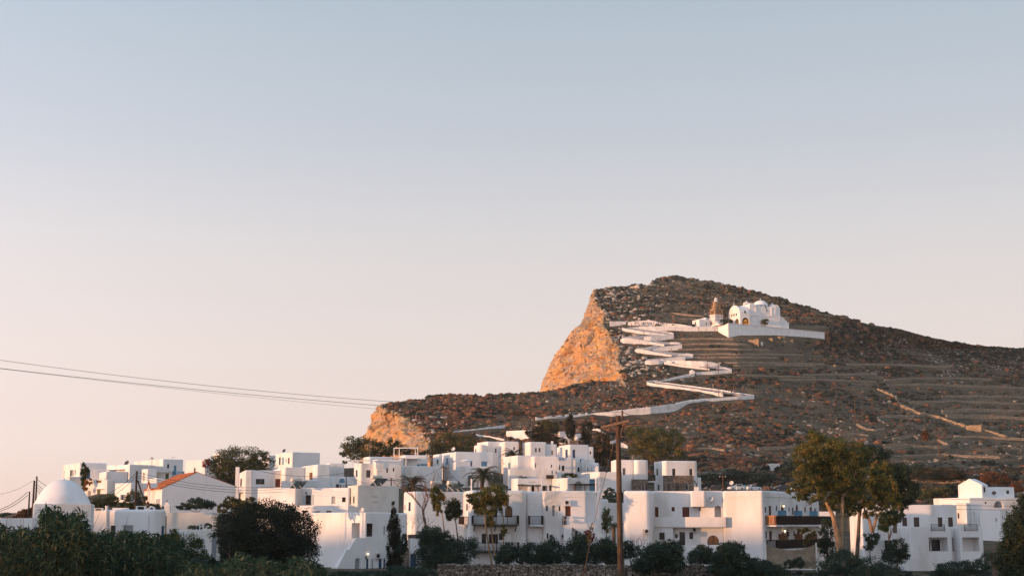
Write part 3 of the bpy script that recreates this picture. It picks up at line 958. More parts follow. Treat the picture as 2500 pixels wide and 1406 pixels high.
for i in range(nrib):
    q = (A + nn * 1.15) + Dv * (i / nrib); q2 = (Bp + nn * 1.15) + Dv * (i / nrib)
    rf.tube([q, q2], .07, M_TILE, 5, False)
rf.build('roof', gr)
for x0, x1 in ((382, 385.5), (387.5, 391)):
    s0, s1 = sorted((f0.sz('L', x0, 1228)[0], f0.sz('L', x1, 1228)[0])); make_window(f0, ('L', s0, s1, zat(1243, Yg), zat(1216, Yg), 'grey', dict(depth=-0.05)), gr)
pp = MB(); cpt = f0.on('L', 363, 1191, 0.9)
w_ = f0.dL * 1.1
pp.prism([cpt - w_, cpt + w_, cpt + Vector((0, 0, 1.0))], -f0.nL * 1.6, M_PLASTER)
pp.bar(cpt - w_ * 1.15 + Vector((0, 0, -.02)), cpt + Vector((0, 0, 1.13)), .3, M_TILE, .1); pp.bar(cpt + w_ * 1.15 + Vector((0, 0, -.02)), cpt + Vector((0, 0, 1.13)), .3, M_TILE, .1)
for q in (cpt - w_ * .9, cpt + w_ * .9): pp.bar(q, q + Vector((0, 0, -4)), .22, M_WHITE)
for q in (cpt - w_ * 1.1, cpt + w_ * 1.1, cpt + Vector((0, 0, 1.1))): pp.lathe(q, [(.1, 0), (.14, .12), (.05, .3), (.01, .4)], M_DARKWOOD, 6)
pp.build('porch', gr)
fi = MB(); q = f0.pt('R', sa - .6, za); fi.lathe(q + Vector((0, .3, -.2)), [(.2, 0), (.16, .5), (.2, .7), (.12, 1.0), (.02, 1.25)], M_RUBBLE, 8); fi.build('chimney', gr)

# domed church
dr = empty('domed_church', at(152, 1264, 160), 'white domed chapel rising behind the foreground bushes', 'church')
mb = MB(); f0 = block(mb, dr, 79, 157, 1229, 1300, 14.5, D=7.0, pr=225, rc=.2, rt=.05, par=.05)
mb.build('wall', dr)
dm = MB(); rad = 66.5 * 160 / FPX; zc = zat(1228, 158)
c = at(153, 1228, 161.5)
hh = zat(1170, 161.5) - zc
prof = [(rad * 1.0, -0.1)] + [(rad * (1 - z) ** 0.42, hh * z) for z in (.0, .06, .13, .21, .3, .4, .5, .6, .7, .8, .88, .94, .98)] + [(.16, hh * .995), (.12, hh + .14), (.01, hh + .16)]
dm.lathe((c.x, c.y, zc), prof, M_PLASTER, 48); dm.build('dome', dr)
rd = MB(); rd.bar((c.x, c.y, zc + hh), (c.x, c.y, zc + hh + 1.0), .035, M_RUST); rd.build('finial', dr)
H['frontlow'] = house('low_house', 'long low white house beside the dome with roof benches and blue shutters', [
    B(376, 166, 1243, 1340, 72, pl=162, pr=407, rc=.45, rt=.3, par=.1, wins=[('L', 270, 1282, 282, 1304, 'dark'), ('L', 299, 1281, 325, 1304, 'grey'), ('R', 394, 1283, 405, 1313, 'bluesh')])])
f0 = H['frontlow'][1][0]; hr = H['frontlow'][0]
for x, w in ((260.5, .16), (361, .09)):
    pc_ = MB(); pc_.tube([f0.on('L', x, 1340, .1), f0.on('L', x, 1234 if x < 300 else 1256, .1)], w, M_PLASTER, 8); pc_.build('drain_pipe', hr)
for x0, x1, yt, lab in ((229, 250, 1239.5, 'low white roof bench nearest the dome'), (331, 355, 1234.5, 'white slab table on the low roof by the garden pole'), (363, 376, 1236.5, 'narrow white roof bench at the corner of the low house')):
    t = MB(); Yb = 168
    a, b = at(x0, yt, Yb), at(x1, yt, Yb); zf = zat(1243.5, Yb) - .1
    t.box(a.x, b.x, Yb, Yb + .6, a.z - .07, a.z, M_WHITE)
    for xx in (a.x + .08, b.x - .08): t.box(xx - .06, xx + .06, Yb + .05, Yb + .55, zf, a.z - .07, M_WHITE)
    t.build('roof_bench', loc=(a.x, Yb, zf), label=lab, cat='bench')
tb = MB(); a, b = at(274, 1239, 168), at(310, 1239, 168); zf = zat(1243.5, 168) - .1
tb.box(a.x, b.x, 168, 169, zf, a.z, M_PLASTER); tb.build('roof_step', loc=(a.x, 168, zf), label='long low white masonry block on the flat roof', cat='masonry block')
H['gardenwall'] = house('garden_wall', 'white garden wall between the low house and the dark round tree', [B(407, 186, 1250, 1300, 8, D=.5, pr=540, rc=.06, rt=.04, par=.02, m=M_CREAM)], cat='wall')
H['gardenhouse'] = house('white_outbuilding', 'low white outbuilding under the garden wall with a chair on its roof', [B(408, 172, 1293, 1330, 6, D=3, pr=524, rc=.12, rt=.05, par=.05)], cat='outbuilding')
bw = MB(); a = at(0, 1264, 155); b = at(80, 1264, 155)
bw.box(a.x - 6, b.x, 155, 155.5, -6, a.z, M_PLASTER); bw.build('white_wall', loc=(a.x, 155, -5), label='plain white wall running left from the chapel', cat='wall')
# chimney like a tiny chapel on the garden wall
c = at(409, 1249, 184); k = MB()
k.box(c.x - .35, c.x + .35, c.y - .4, c.y + .4, c.z - .1, c.z + .75, M_PLASTER)
k.prism([(c.x - .42, c.y - .45, c.z + .75), (c.x + .42, c.y - .45, c.z + .75), (c.x - .05, c.y - .45, c.z + 1.3)], (0, .9, 0), M_PLASTER)
k.lathe((c.x - .05, c.y - .4, c.z + 1.28), [(.07, 0), (.09, .1), (.01, .25)], M_DARKWOOD, 6)
k.build('gabled_chimney', loc=(c.x, c.y, c.z), label='small white chimney shaped like a gabled hut', cat='chimney')
# chair
def chair(p, lab):
    c = MB(); x, y, z = p
    c.box(x - .25, x + .25, y - .25, y + .25, z + .42, z + .46, M_WHITE)
    c.build
    r = empty('garden_chair', p, lab, 'chair'); c.build('seat', r)
    bk = MB(); bk.box(x - .25, x - .21, y - .25, y + .25, z + .46, z + .9, M_WHITE); bk.build('backrest', r)
    for sx in (-.22, .22):
        for sy in (-.22, .22):
            l = MB(); l.box(x + sx - .025, x + sx + .025, y + sy - .025, y + sy + .025, z, z + .42, M_WHITE); l.build('leg', r)
chair(at(492, 1293.4, 173), 'white garden chair on the flat outbuilding roof, left of its twin')
chair(at(500, 1293.4, 173.2), 'white garden chair on the outbuilding roof beside the grey post')

# ------------------------------------------------------------------ centre left
H['brownshut'] = house('white_house', 'white house with a dark shuttered window and a brown door behind the dark round tree', [
    B(597, 301, 1147, 1228, 14, pl=576, pr=694, rc=.3, wins=[('L', 586, 1168, 590.5, 1187, 'brownsh'), ('R', 630, 1168.5, 640, 1181.5, 'dark', dict(shut=M_DKGREEN)), ('R', 672, 1168.5, 684.5, 1189, 'brown')]),
    B(694, 298, 1140, 1228, 18, pl=665, pr=746, rc=.3)])
f0 = H['brownshut'][1][0]
pl_ = MB(); pl_.tube([f0.on('R', 614, 1228, .08), f0.on('R', 614, 1146, .08)], .09, M_PLASTER, 6)
a = at(579.5, 1139.5, 299); pl_.box(a.x - .35, a.x + .35, 299, 299.8, -2, a.z, M_PLASTER); pl_.build('pilaster', H['brownshut'][0])
balcony(H['brownshut'][0], f0, 'L', 578, 595, 1203, 1.6, 1.0, M_PLASTER, sp=.11)
H['topsquare'] = house('white_house', 'square white house on the skyline with a dark dish on its roof', [
    B(713, 402, 1103, 1160, 30, pl=672, pr=781, rc=.2, wins=[('L', 681, 1116, 685, 1134, 'dark'), ('L', 689, 1116, 693, 1134, 'paledoor'), ('L', 697.5, 1119, 700, 1129, 'grey'), ('L', 703, 1117, 707, 1132, 'oak')])])
H['stepwhite'] = house('white_house', 'stepped white house with one brown framed window above the solar panels', [
    B(773, 333, 1133, 1220, 22, pl=729, pr=806, rc=.25, wins=[('L', 755, 1153, 763, 1170, 'oak')]),
    B(803, 342, 1130, 1220, 16, D=6, pr=840, rc=.25), B(745, 318, 1171, 1225, 20, D=19, pr=776, rc=.2)])
H['plaque'] = house('white_house', 'white house with a blue arched plaque above a blue window', [
    B(812, 314, 1163, 1220, 14, pl=801, pr=868, D=6, rc=.25, wins=[('R', 820, 1181, 828, 1195, 'bluewin')])])
f0 = H['plaque'][1][0]
s0, z0_ = f0.sz('R', 828, 1178); s1, z1_ = f0.sz('R', 842, 1167.5)
pq = MB(); pq.prism(arch_outline(f0, 'R', s0, s1, z0_, z1_, .03), f0.nR * .04, M_SKYBLUE); pq.build('plaque', H['plaque'][0])
balcony(H['plaque'][0], f0, 'R', 830, 856, 1195, .9, 1.0, M_IRON, sp=.2)

H['solarhouse'] = house('cream_house', 'cream and white house with open pale shutters and two roof solar heaters', [
    B(872, 241, 1184, 1290, 30, pl=848, pr=974, rc=.18, rt=.06, m=M_CREAM, wins=[('L', 854, 1212, 857, 1229, 'brownsh'), ('L', 862, 1211, 865.5, 1228, 'brownsh')]),
    B(851, 243, 1190, 1290, 70, pl=716, W=4, rc=.2, rt=.08, wins=[('L', 746, 1208, 759, 1231.5, 'darkdoor', dict(shut=mat('faded_blue_shutter', (.45, .5, .53), rough=.6))), ('L', 809, 1210, 819, 1231, 'grey', dict(arch=1)), ('L', 835, 1213, 844, 1225, 'two')]),
    B(721, 244, 1190.5, 1290, 68, pl=627, W=4, rc=.2, rt=.08),
    B(850, 236.5, 1233, 1290, 71, pl=640, W=2.5, rc=.15, rt=.06, par=.1, wins=[('L', 738, 1245.5, 753, 1250, 'dark'), ('L', 768, 1247.5, 781, 1250, 'brownsh'), ('L', 796, 1246.5, 809, 1250, 'brownsh')])])
f0 = H['solarhouse'][1][1]
l = MB(); p = f0.on('L', 747, 1203, .25); l.lathe(p, [(.02, .2), (.12, .12), (.1, -.12), (.02, -.2)], M_IRON, 6); l.bar(p + Vector((0, 0, .2)), f0.on('L', 747, 1199, 0), .03, M_IRON); l.build('lantern', H['solarhouse'][0])

# stair house in front
LIT = emit_mat('lit_bulb', (1.0, 0.72, 0.42), 4.0)
H['stairs'] = house('white_house', 'white house with an outside staircase over an arched door, behind the cypress', [
    B(890, 206, 1250, 1396, 42, pl=735, pr=951, rc=.3, rt=.14, wins=[('L', 858.5, 1276, 878, 1314, 'hole', dict(depth=1.4, inner=[(.35, .08, .75, .82, 'glassdoor')])),
        ('R', 893, 1277, 910.5, 1309, 'darkdoor', dict(depth=.3)), ('R', 936.5, 1283, 941, 1306, 'grey'), ('R', 894, 1363, 899.5, 1394, 'blue'), ('R', 907, 1363, 912, 1391, 'grey'),
        ('R', 924.5, 1362, 932, 1392, 'blue'), ('R', 936, 1362, 940.5, 1391, 'blue')]),
    B(952, 210, 1251.5, 1396, 36, D=6, pr=996, rc=.42, rt=.3, wins=[('R', 984, 1302, 987.5, 1306, 'dark'), ('R', 984, 1283, 987, 1286, 'dark')])])
f0 = H['stairs'][1][0]; hr = H['stairs'][0]
# staircase climbing to the porch behind a smooth stepped parapet that carries on the front wall's plane to the left
st = MB()
prof = [(816, 1399), (846, 1341.5), (853, 1340), (868, 1315), (873, 1312.5), (889, 1312.5)]
pr_ = [f0.sz('R', x, y) for x, y in prof]
zbm = pr_[0][1] - 1.0
def ht(s_): return float(np.interp(s_, [a for a, _ in pr_], [z for _, z in pr_]))
s0, s1 = sorted((f0.sz('R', 866.5, 1380)[0], f0.sz('R', 880, 1380)[0])); zt_ = f0.sz('R', 873, 1361)[1]
def strip(a, b):
    xs_ = sorted({a, b} | {q for q, _ in pr_ if a < q < b})
    for u, v in zip(xs_, xs_[1:]):
        st.prism([f0.pt('R', u, zbm), f0.pt('R', v, zbm), f0.pt('R', v, ht(v)), f0.pt('R', u, ht(u))], -f0.nR * .28, M_PLASTER)
strip(pr_[0][0], s0); strip(s1, -.003)
q = arch_outline(f0, 'R', s0, s1, zbm, zt_, 0)[1:-1]; hq = len(q) // 2; am = (s0 + s1) / 2
st.prism([f0.pt('R', s0, ht(s0))] + q[:hq + 1] + [f0.pt('R', am, ht(am))], -f0.nR * .28, M_PLASTER)
st.prism([f0.pt('R', am, ht(am))] + q[hq:] + [f0.pt('R', s1, ht(s1))], -f0.nR * .28, M_PLASTER)
steps = 15; sa_, sb_ = pr_[0][0] + .3, -1.2
for i in range(steps):
    a = sa_ + (sb_ - sa_) * i / steps; b = sa_ + (sb_ - sa_) * (i + 1) / steps; z = zbm + 1.1 + (pr_[4][1] - 1.0 - zbm - 1.1) * (i + 1) / steps
    st.obox(f0.pt('R', (a + b) / 2, (z + zbm) / 2, -1.05), f0.dR * (b - a) / 2, f0.nR * .76, Vector((0, 0, (z - zbm) / 2)), M_PLASTER)
st.build('staircase', hr)
make_window(f0, ('R', s0 + .01, s1 - .01, zbm + .5, zt_ - .02, 'greydoor', dict(depth=.2)), hr)
l = MB(); p = f0.on('R', 894, 1361, .3); l.lathe(p, [(.02, .25), (.13, .15), (.1, -.15), (.02, -.25)], M_IRON, 6); l.bar(p + Vector((0, 0, .25)), f0.on('R', 893, 1353, 0), .04, M_IRON); l.build('lantern', hr)
lamp_ball(hr, f0.on('R', 899, 1351.5, .25), LIT, .11)
gx_, gy_ = at(1010, 1345, 216).x, 216
H['bluegarage'] = house('white_house', 'low white garage with a dark blue door behind the dark bushes', [
    B(1000, 212, 1314, 1396, 8, D=4, pr=1030, rc=.1, rt=.05, wins=[('R', 1001.5, 1351, 1015.5, 1386, 'blue')]),
    B(974, 208.5, 1340, 1396, 8, D=3, pr=999, rc=.1, rt=.03, m=M_RUBBLE)])
sw = MB(); a = at(996, 1304, 216); b = at(1030, 1304, 216); sw.box(a.x, b.x, 216, 216.6, a.z - 2, a.z, M_RUBBLE); sw.build('rubble_wall', loc=(a.x, 216, a.z - 1.5), label='short rubble wall above the blue garage door', cat='wall')
H['roundcorner'] = house('white_house', 'round cornered white house behind the bare tree with solar heaters on the roof', [
    B(1008, 229, 1199, 1330, 22, pl=983, pr=1150, rc=.6, rt=.3, wins=[('L', 987.5, 1231, 989.5, 1244, 'dark'), ('L', 997, 1225, 1002.5, 1247, 'bluewin')])])

# ------------------------------------------------------------------ upper village in the centre
H['bluecasement'] = house('white_house', 'white house with blue casement windows below the dark skyline tree', [
    B(880, 371, 1130, 1205, 25, pl=863, pr=921, rc=.4, rt=.2, wins=[('L', 868.5, 1147, 873, 1164, 'blue'), ('R', 894, 1147, 904.5, 1165, 'bluewin')]),
    B(918, 369, 1121, 1205, 16, D=5, pr=982, rc=.35, wins=[('R', 943, 1143, 947.5, 1153, 'dark'), ('R', 959, 1142, 963, 1150.5, 'dark')]),
    B(900, 378, 1114, 1180, 25, pl=885, pr=962, rc=.6, rt=.3)])
pg = MB()
for i in range(7):
    a = at(858 + i * 6.5, 1123.5, 366); pg.bar(a, a + Vector((.6, 4.5, 0.2)), .14, M_WHITE)
pg.bar(at(857, 1123.5, 366), at(902, 1125.5, 366), .2, M_WHITE)
for x in (861, 873): pg.bar(at(x, 1124, 366.2), at(x, 1140, 366.2), .16, M_WHITE)
pg.build('pergola', H['bluecasement'][0])
H['roofpergola'] = house('white_house', 'white terraced house carrying an open white pergola on its roof', [
    B(985, 384, 1110, 1215, 14, pl=957, pr=1044, D=8, rc=.5, rt=.3, wins=[('R', 1018, 1132.5, 1024.5, 1140, 'pale')]),
    B(988, 376, 1137, 1215, 25, pl=979, pr=1076, rc=.3)])
root, fr = H['roofpergola']
pg = MB()
P = [at(962, 1093.5, 381), at(1020, 1092.5, 381), at(1014, 1093.5, 387), at(975, 1093.5, 387)]
for a, b in zip(P, P[1:] + P[:1]): pg.bar(a, b, .22, M_WHITE)
for p in P: pg.bar(p, p - Vector((0, 0, 2.6)), .2, M_WHITE)
for t in np.linspace(.1, .9, 7): pg.bar(P[0].lerp(P[1], t), P[3].lerp(P[2], t), .12, M_WHITE)
pg.build('pergola', root)
aw = MB(); f0 = fr[0]
aw.obox(f0.on('R', 992, 1118.5, 1.3), f0.dR * 3.2, f0.nR * 1.5, Vector((0, 0, .13)), M_WHITE)
for x in (981, 991): aw.bar(f0.on('R', x, 1119, 2.5), f0.on('R', x, 1140, 2.5), .2, M_WHITE)
for i in range(5): aw.bar(f0.on('R', 1006 + 5 * i, 1119, .05), f0.on('R', 1006 + 5 * i, 1119.5, 2.4), .12, M_WHITE)
aw.build('canopy', root)
pq = MB(); pq.obox(f0.on('R', 1035, 1134, .05), f0.dR * .95, f0.nR * .05, Vector((0, 0, .25)), M_SKYBLUE); pq.build('wall_panel', root)
H['umbrella'] = house('white_house', 'white house with a small blue balcony and a parasol on its terrace', [
    B(1111, 387, 1102, 1210, 20, pl=1070, pr=1205, rc=.25, wins=[('L', 1089, 1118, 1094, 1133, 'pale'), ('L', 1103.5, 1122, 1106, 1130, 'grey'), ('R', 1148.5, 1123, 1153, 1138, 'blue'), ('R', 1175, 1126, 1190, 1142, 'pale')]),
    B(1072, 390, 1107.5, 1210, 20, pl=1043, pr=1080, D=6, rc=.7, rt=.3, wins=[('L', 1066, 1121, 1070, 1132, 'bluewin')]),
    B(1124, 379, 1137, 1210, 18, pl=1112, pr=1200, rc=.2, wins=[('R', 1142.5, 1160, 1152, 1185, 'blue')])])
root, fr = H['umbrella']
balcony(root, fr[0], 'L', 1074, 1090, 1140, 1.2, .95, M_SKYBLUE, sp=.16)
p = at(1139, 1138, 383)
ub = empty('parasol', p, 'white parasol open on the terrace beside the tall palm', 'parasol')
m_ = MB(); m_.lathe(p + Vector((0, 0, 1.45)), [(1.65, -.12), (1.63, 0), (.9, .3), (.02, .52)], M_WHITE, 10, False); m_.build('canopy', ub)
m_ = MB(); m_.tube([p, p + Vector((0, 0, 1.9))], .035, M_GREY, 6); m_.build('pole', ub)
H['topcluster'] = house('white_house', 'cluster of round edged white cubes at the top of the village left of the palms', [
    B(1190, 428, 1077, 1160, 22, pl=1164, pr=1232, rc=.3, wins=[('R', 1208, 1094, 1212.5, 1105, 'grid')]),
    B(1172, 424, 1085, 1160, 25, pl=1151, D=5, pr=1190, rc=.8, rt=.4, wins=[('L', 1160, 1096, 1162.5, 1104, 'dark')]),
    B(1231, 424, 1077, 1160, 15, pl=1228, D=6, pr=1267, rc=.5, rt=.3, wins=[('R', 1253, 1091, 1258, 1098, 'grid')])])
H['twinwindow'] = house('white_house', 'white cube with a pair of small latticed windows beside the conifers', [
    B(1293, 422, 1078, 1160, 18, pl=1270, D=7, pr=1335, rc=.5, rt=.3, wins=[('R', 1306, 1093, 1311, 1103.5, 'grid'), ('R', 1315, 1093, 1320, 1103.5, 'grid')]),
    B(1333, 424, 1084, 1160, 14, D=5, pr=1360, rc=.3, wins=[('R', 1346, 1099, 1351, 1110, 'wgrid')])])
root, fr = H['twinwindow']
c = at(1348, 1084, 426); k = MB(); k.box(c.x - .35, c.x + .35, c.y, c.y + .7, c.z - 1, c.z + .9, M_PLASTER); k.build('chimney', root)
H['stepped'] = house('white_house', 'tall white house with dark blue doors on two floors stepping down to the right', [
    B(1391, 407, 1084.5, 1185, 20, pl=1364, pr=1437, rc=.25, wins=[('L', 1380, 1097, 1386, 1117, 'blue'), ('R', 1398, 1097, 1404.5, 1117, 'blue'), ('R', 1410, 1140, 1415, 1151, 'dark'),
        ('R', 1418, 1139, 1428, 1155, 'blue')]),
    B(1366, 402, 1091, 1185, 24, pl=1359, pr=1374, rc=.3),
    B(1436, 409, 1090, 1185, 14, D=5, pr=1450, rc=.35, wins=[('R', 1439.5, 1101, 1443.5, 1108.5, 'dark')]),
    B(1362, 397, 1116, 1185, 14, D=5, pr=1396, rc=.2, wins=[('R', 1364.5, 1135, 1367.5, 1147, 'dark'), ('R', 1371.5, 1136, 1378, 1149, 'darkdoor')]),
    B(1431, 403, 1120, 1185, 14, D=5, pr=1453, rc=.35, wins=[('R', 1433, 1141, 1436.5, 1151, 'grid')]),
    B(1450, 401, 1129, 1185, 14, D=5, pr=1464, rc=.8, rt=.5, wins=[('R', 1454, 1143, 1457, 1150, 'dark')])])
root, fr = H['stepped']
pq = MB(); pq.obox(fr[0].on('R', 1423, 1123.5, .1), fr[0].dR * .85, fr[0].nR * .08, Vector((0, 0, .4)), M_SKYBLUE); pq.build('balcony_panel', root)
pq = MB(); pq.obox(fr[3].on('R', 1370, 1119.5, .1), fr[3].dR * .85, fr[3].nR * .06, Vector((0, 0, .4)), mat('blue_grey_paint', (.25, .34, .45), rough=.6)); pq.build('balcony_panel', root)
pq = MB(); pq.bar(at(1402, 1122, 398), at(1402, 1158, 398), .6, M_CREAM); pq.build('column', root)
H['midcube'] = house('white_house', 'white cube in the middle of the village with a blue shutter and a latticed window', [
    B(1263, 377, 1111, 1205, 20, pl=1228, pr=1310, rc=.25, wins=[('L', 1240.5, 1129, 1246.5, 1145, 'pale')]),
    B(1303, 374.5, 1113, 1205, 8, D=5, pr=1362, rc=.25, wins=[('R', 1305.5, 1130, 1310, 1141.5, 'wgrid'), ('R', 1345, 1133.5, 1348, 1141, 'dark'), ('R', 1346.5, 1148, 1350, 1157, 'pale'), ('R', 1356.5, 1149, 1359.5, 1157, 'pale')]),
    B(1244, 367, 1145, 1210, 10, D=2, pr=1312, rc=.15)])
H['rightwall'] = house('white_house', 'low white house with a bell shaped chimney below the stepped blue doored house', [
    B(1460, 372, 1151, 1205, 30, pl=1412, pr=1480, rc=.2)])
c = at(1457, 1151, 373); k = MB(); k.box(c.x - .4, c.x + .4, c.y, c.y + .8, c.z - .3, c.z + .9, M_PLASTER)
k.lathe((c.x, c.y + .4, c.z + .9), [(.6, 0), (.02, .75)], M_PLASTER, 4, False, R(45)); k.build('chimney', H['rightwall'][0])
H['pergolahouse'] = house('white_house', 'long white house with a reed pergola and a wooden porch over an arch', [
    B(1263, 227, 1167, 1230, 16, pl=1234, pr=1349, D=3.5, rc=.15, rt=.06, wins=[('R', 1298, 1184, 1305, 1200, 'darkdoor'), ('R', 1327, 1185, 1332, 1198, 'two', dict(shut=M_DKGREEN)), ('R', 1341, 1184, 1348, 1199, 'dkgreen')]),
    B(1386, 224, 1166, 1230, 28, pl=1347, pr=1462, D=5, rc=.2, rt=.08, wins=[('R', 1402.5, 1174, 1422, 1198, 'grey', dict(arch=1, depth=.3)), ('R', 1439, 1170, 1453, 1199, 'pale')])])
root, fr = H['pergolahouse']
pg = MB(); reed = mat('reed_matting', (.13, .115, .08), (.07, .065, .045), scale=8)
P0, P1 = at(1264, 1183, 224.6), at(1318, 1185.5, 224.6)
for i in range(22):
    t = i / 21; a = P0.lerp(P1, t); a.z += random.uniform(-.05, .05)
    pg.bar(a, a + Vector((0.3, 2.6, .15)), .16, reed, .09)
pg.bar(P0 - Vector((0, 0, .1)), P1 - Vector((0, 0, .1)), .09, M_DARKWOOD)
for x in (1269, 1314): pg.bar(at(x, 1185, 224.6), at(x, 1202, 224.6), .1, M_DARKWOOD)
pg.bar(at(1307, 1185, 224.6), at(1314, 1193, 224.6), .07, M_DARKWOOD); pg.bar(at(1277, 1185, 224.6), at(1270, 1194, 224.6), .07, M_DARKWOOD)
pg.build('pergola', root)
pg = MB(); f0 = fr[1]
a, b = f0.on('R', 1400, 1183, 1.4), f0.on('R', 1456, 1183, 1.4)
pg.bar(a, b, .15, M_DARKWOOD, .2)
for t in np.linspace(0, 1, 12): q = a.lerp(b, t) + Vector((0, 0, .12)); pg.bar(q + f0.nR * .2, q - f0.nR * 1.4, .1, M_DARKWOOD)
for t in (.02, .1, .5, .95): q = a.lerp(b, t); pg.bar(q, q - Vector((0, 0, 2.2)), .13, M_RUST)
pg.build('porch', root)
wp = MB(); wp.bar(at(1454.5, 1167, 223.5), at(1454.5, 1200, 223.5), .2, M_WHITE); wp.build('column', root)
c = at(1291, 1197, 221); k = MB(); k.box(c.x - .22, c.x + .22, c.y, c.y + .4, c.z - .3, c.z + .25, M_WHITE); k.box(c.x - .32, c.x + .32, c.y - .1, c.y + .5, c.z + .25, c.z + .33, M_WHITE); k.box(c.x - .16, c.x + .16, c.y + .05, c.y + .35, c.z + .33, c.z + .6, M_WHITE)
k.build('roof_chimney', loc=c, label='small white capped chimney in front of the reed pergola', cat='chimney')
p = MB(); p.tube([at(1322, 1199, 222), at(1322, 1163, 222)], .07, M_WHITE, 6); p.build('white_pole', loc=at(1322, 1199, 222), label='thin white pole rising past the dark shutters', cat='pole')
c = at(1342, 1168, 228); bq = MB(); bq.tube([c + Vector((-.55, 0, .3)), c + Vector((.6, 0.1, .3))], .3, M_DARKWOOD, 12); bq.build('water_barrel', loc=c, label='dark barrel lying on the roof edge of the pergola house', cat='barrel')

# two houses with stone fronts
H['stoneleft'] = house('stone_house', 'white house with a corner of bare stone and a small balcony, behind the utility pole', [
    B(1546, 323, 1122, 1205, 12, pl=1478, D=6, W=.8, rc=.3, rt=.2),
    B(1500, 322, 1122, 1205, 4, pl=1478, pr=1548, D=6, rc=.8, rt=.3, wins=[('R', 1520, 1142, 1527.5, 1159, 'grid')]),
    B(1554, 321, 1122, 1205, 16, pl=1543, pr=1584, rc=.7, rt=.3),
    B(1545, 320.3, 1169.5, 1205, 12, D=1.2, pr=1582, rc=.05, rt=.03, par=.03, m=M_RUBBLE, wins=[('R', 1566, 1180, 1574, 1199, 'wdark'), ('R', 1578, 1180, 1580.5, 1198, 'dark')]),
    B(1463, 314, 1151, 1215, 10, D=5, pr=1520, rc=.2)])
root, fr = H['stoneleft']
sl = MB(); a = at(1581, 1174, 323); b = at(1599, 1174, 323); sl.box(a.x, b.x, 321.5, 324, a.z - .3, a.z, M_PLASTER); so = sl.build('balcony', root)
rl = MB(); rail(rl, [(a.x + .1, 321.6, a.z), (b.x - .05, 321.6, a.z), (b.x - .05, 323.9, a.z)], 1.35, M_IRON, .22, .03); rl.build('railing', so)
H['stonefront'] = house('stone_house', 'white rounded house with a bare stone ground floor panel above the hotel', [
    B(1622, 322, 1124, 1205, 12, pl=1588, D=8, pr=1704, rc=.7, rt=.3, wins=[('L', 1602, 1144, 1607, 1160, 'dark'), ('L', 1605, 1182, 1610, 1196, 'dark'), ('R', 1641, 1143.5, 1650, 1160, 'dark', dict(depth=.35)), ('R', 1683, 1144, 1691, 1160, 'dark', dict(depth=.35))]),
    B(1624, 320.5, 1160, 1205, 12, D=1.6, pr=1694, rc=.05, rt=.03, par=.03, m=M_RUBBLE, wins=[('R', 1630, 1180, 1635.5, 1197, 'dark'), ('R', 1648.5, 1179, 1657.5, 1197, 'dark'), ('R', 1673, 1179, 1681, 1196, 'wdark')]),
    B(1703, 325, 1165, 1205, 12, D=4, pr=1712, rc=.15)])
c = at(1701, 1199, 318); ck = MB(); ck.box(c.x - .45, c.x + .45, c.y, c.y + .9, c.z - 1, c.z + 1.0, M_PLASTER); ck.tube([c + Vector((0, .4, 1.0)), c + Vector((0, .4, 1.7)), c + Vector((-.35, .4, 2.1)), c + Vector((-.45, .4, 2.4))], .14, M_IRON, 8)
ck.build('cowl_chimney', loc=c, label='white chimney with a bent black cowl beside the stone front', cat='chimney')

# ------------------------------------------------------------------ guest house with the dark balconies
H['balconies'] = house('guest_house', 'large white guest house with dark wooden balconies and an outside stair', [
    B(1146, 186, 1196, 1385, 10, pl=1119, D=6.5, pr=1288, rc=.8, rt=.4, par=.15, wins=[('L', 1137.5, 1229, 1142, 1246, 'dark'), ('R', 1233, 1234, 1251, 1262, 'oak', dict(arch=1)), ('R', 1204, 1238, 1214, 1262, 'darkdoor'), ('R', 1222, 1238, 1228, 1260, 'grey'),  # arched opening: orange reflection put into its ochre panel colour
        ('R', 1176, 1302, 1187, 1326, 'glassdoor'), ('R', 1199, 1303, 1210, 1326, 'darkdoor', dict(shut=M_DARKWOOD)), ('R', 1218, 1301, 1228, 1317, 'dark'), ('R', 1234, 1301, 1250, 1326, 'whitedoor')]),
    B(1286, 188.6, 1199, 1385, 8, D=6, pr=1328, rc=.3, rt=.2, par=.15, wins=[('R', 1296, 1231, 1304, 1258, 'whitedoor', dict(depth=.06))]),
    B(1326, 188, 1197.5, 1385, 6, D=7, pr=1434, rc=.35, rt=.2, par=.15, wins=[('R', 1333, 1234, 1337.5, 1247, 'dark'), ('R', 1348, 1233, 1354.5, 1260, 'grey', dict(depth=.3)), ('R', 1364, 1235, 1368.5, 1247, 'dark'), ('R', 1380, 1235, 1393.5, 1259.5, 'brown'),
        ('R', 1335, 1301, 1339, 1314, 'dark'), ('R', 1404, 1296, 1410, 1330, 'dark')]),
    B(1432, 188.8, 1198, 1385, 22, D=7, pr=1470, rc=.35, rt=.2, par=.15, wins=[('R', 1453, 1203, 1458.5, 1212, 'whitedoor', dict(name='window'))])])
root, fr = H['balconies']
balcony(root, fr[0], 'R', 1151, 1263, 1280, 1.3, 1.1, M_DARKWOOD, M_DARKWOOD, .1, 3, .15)
balcony(root, fr[0], 'R', 1152, 1264, 1344, 1.3, 1.05, M_DARKWOOD, M_DARKWOOD, .1, 3, .15)
balcony(root, fr[0], 'L', 1130.5, 1143, 1280, .6, 1.0, M_DARKWOOD, M_PLASTER, .08, None, .15)
balcony(root, fr[1], 'R', 1289.5, 1323, 1280.5, 1.2, 1.12, M_DARKWOOD, M_PLASTER, .2, None, .12)
balcony(root, fr[1], 'R', 1290, 1325, 1346, 1.2, 1.05, M_DARKWOOD, M_PLASTER, .2, None, .12)
cn = MB(); f0 = fr[2]
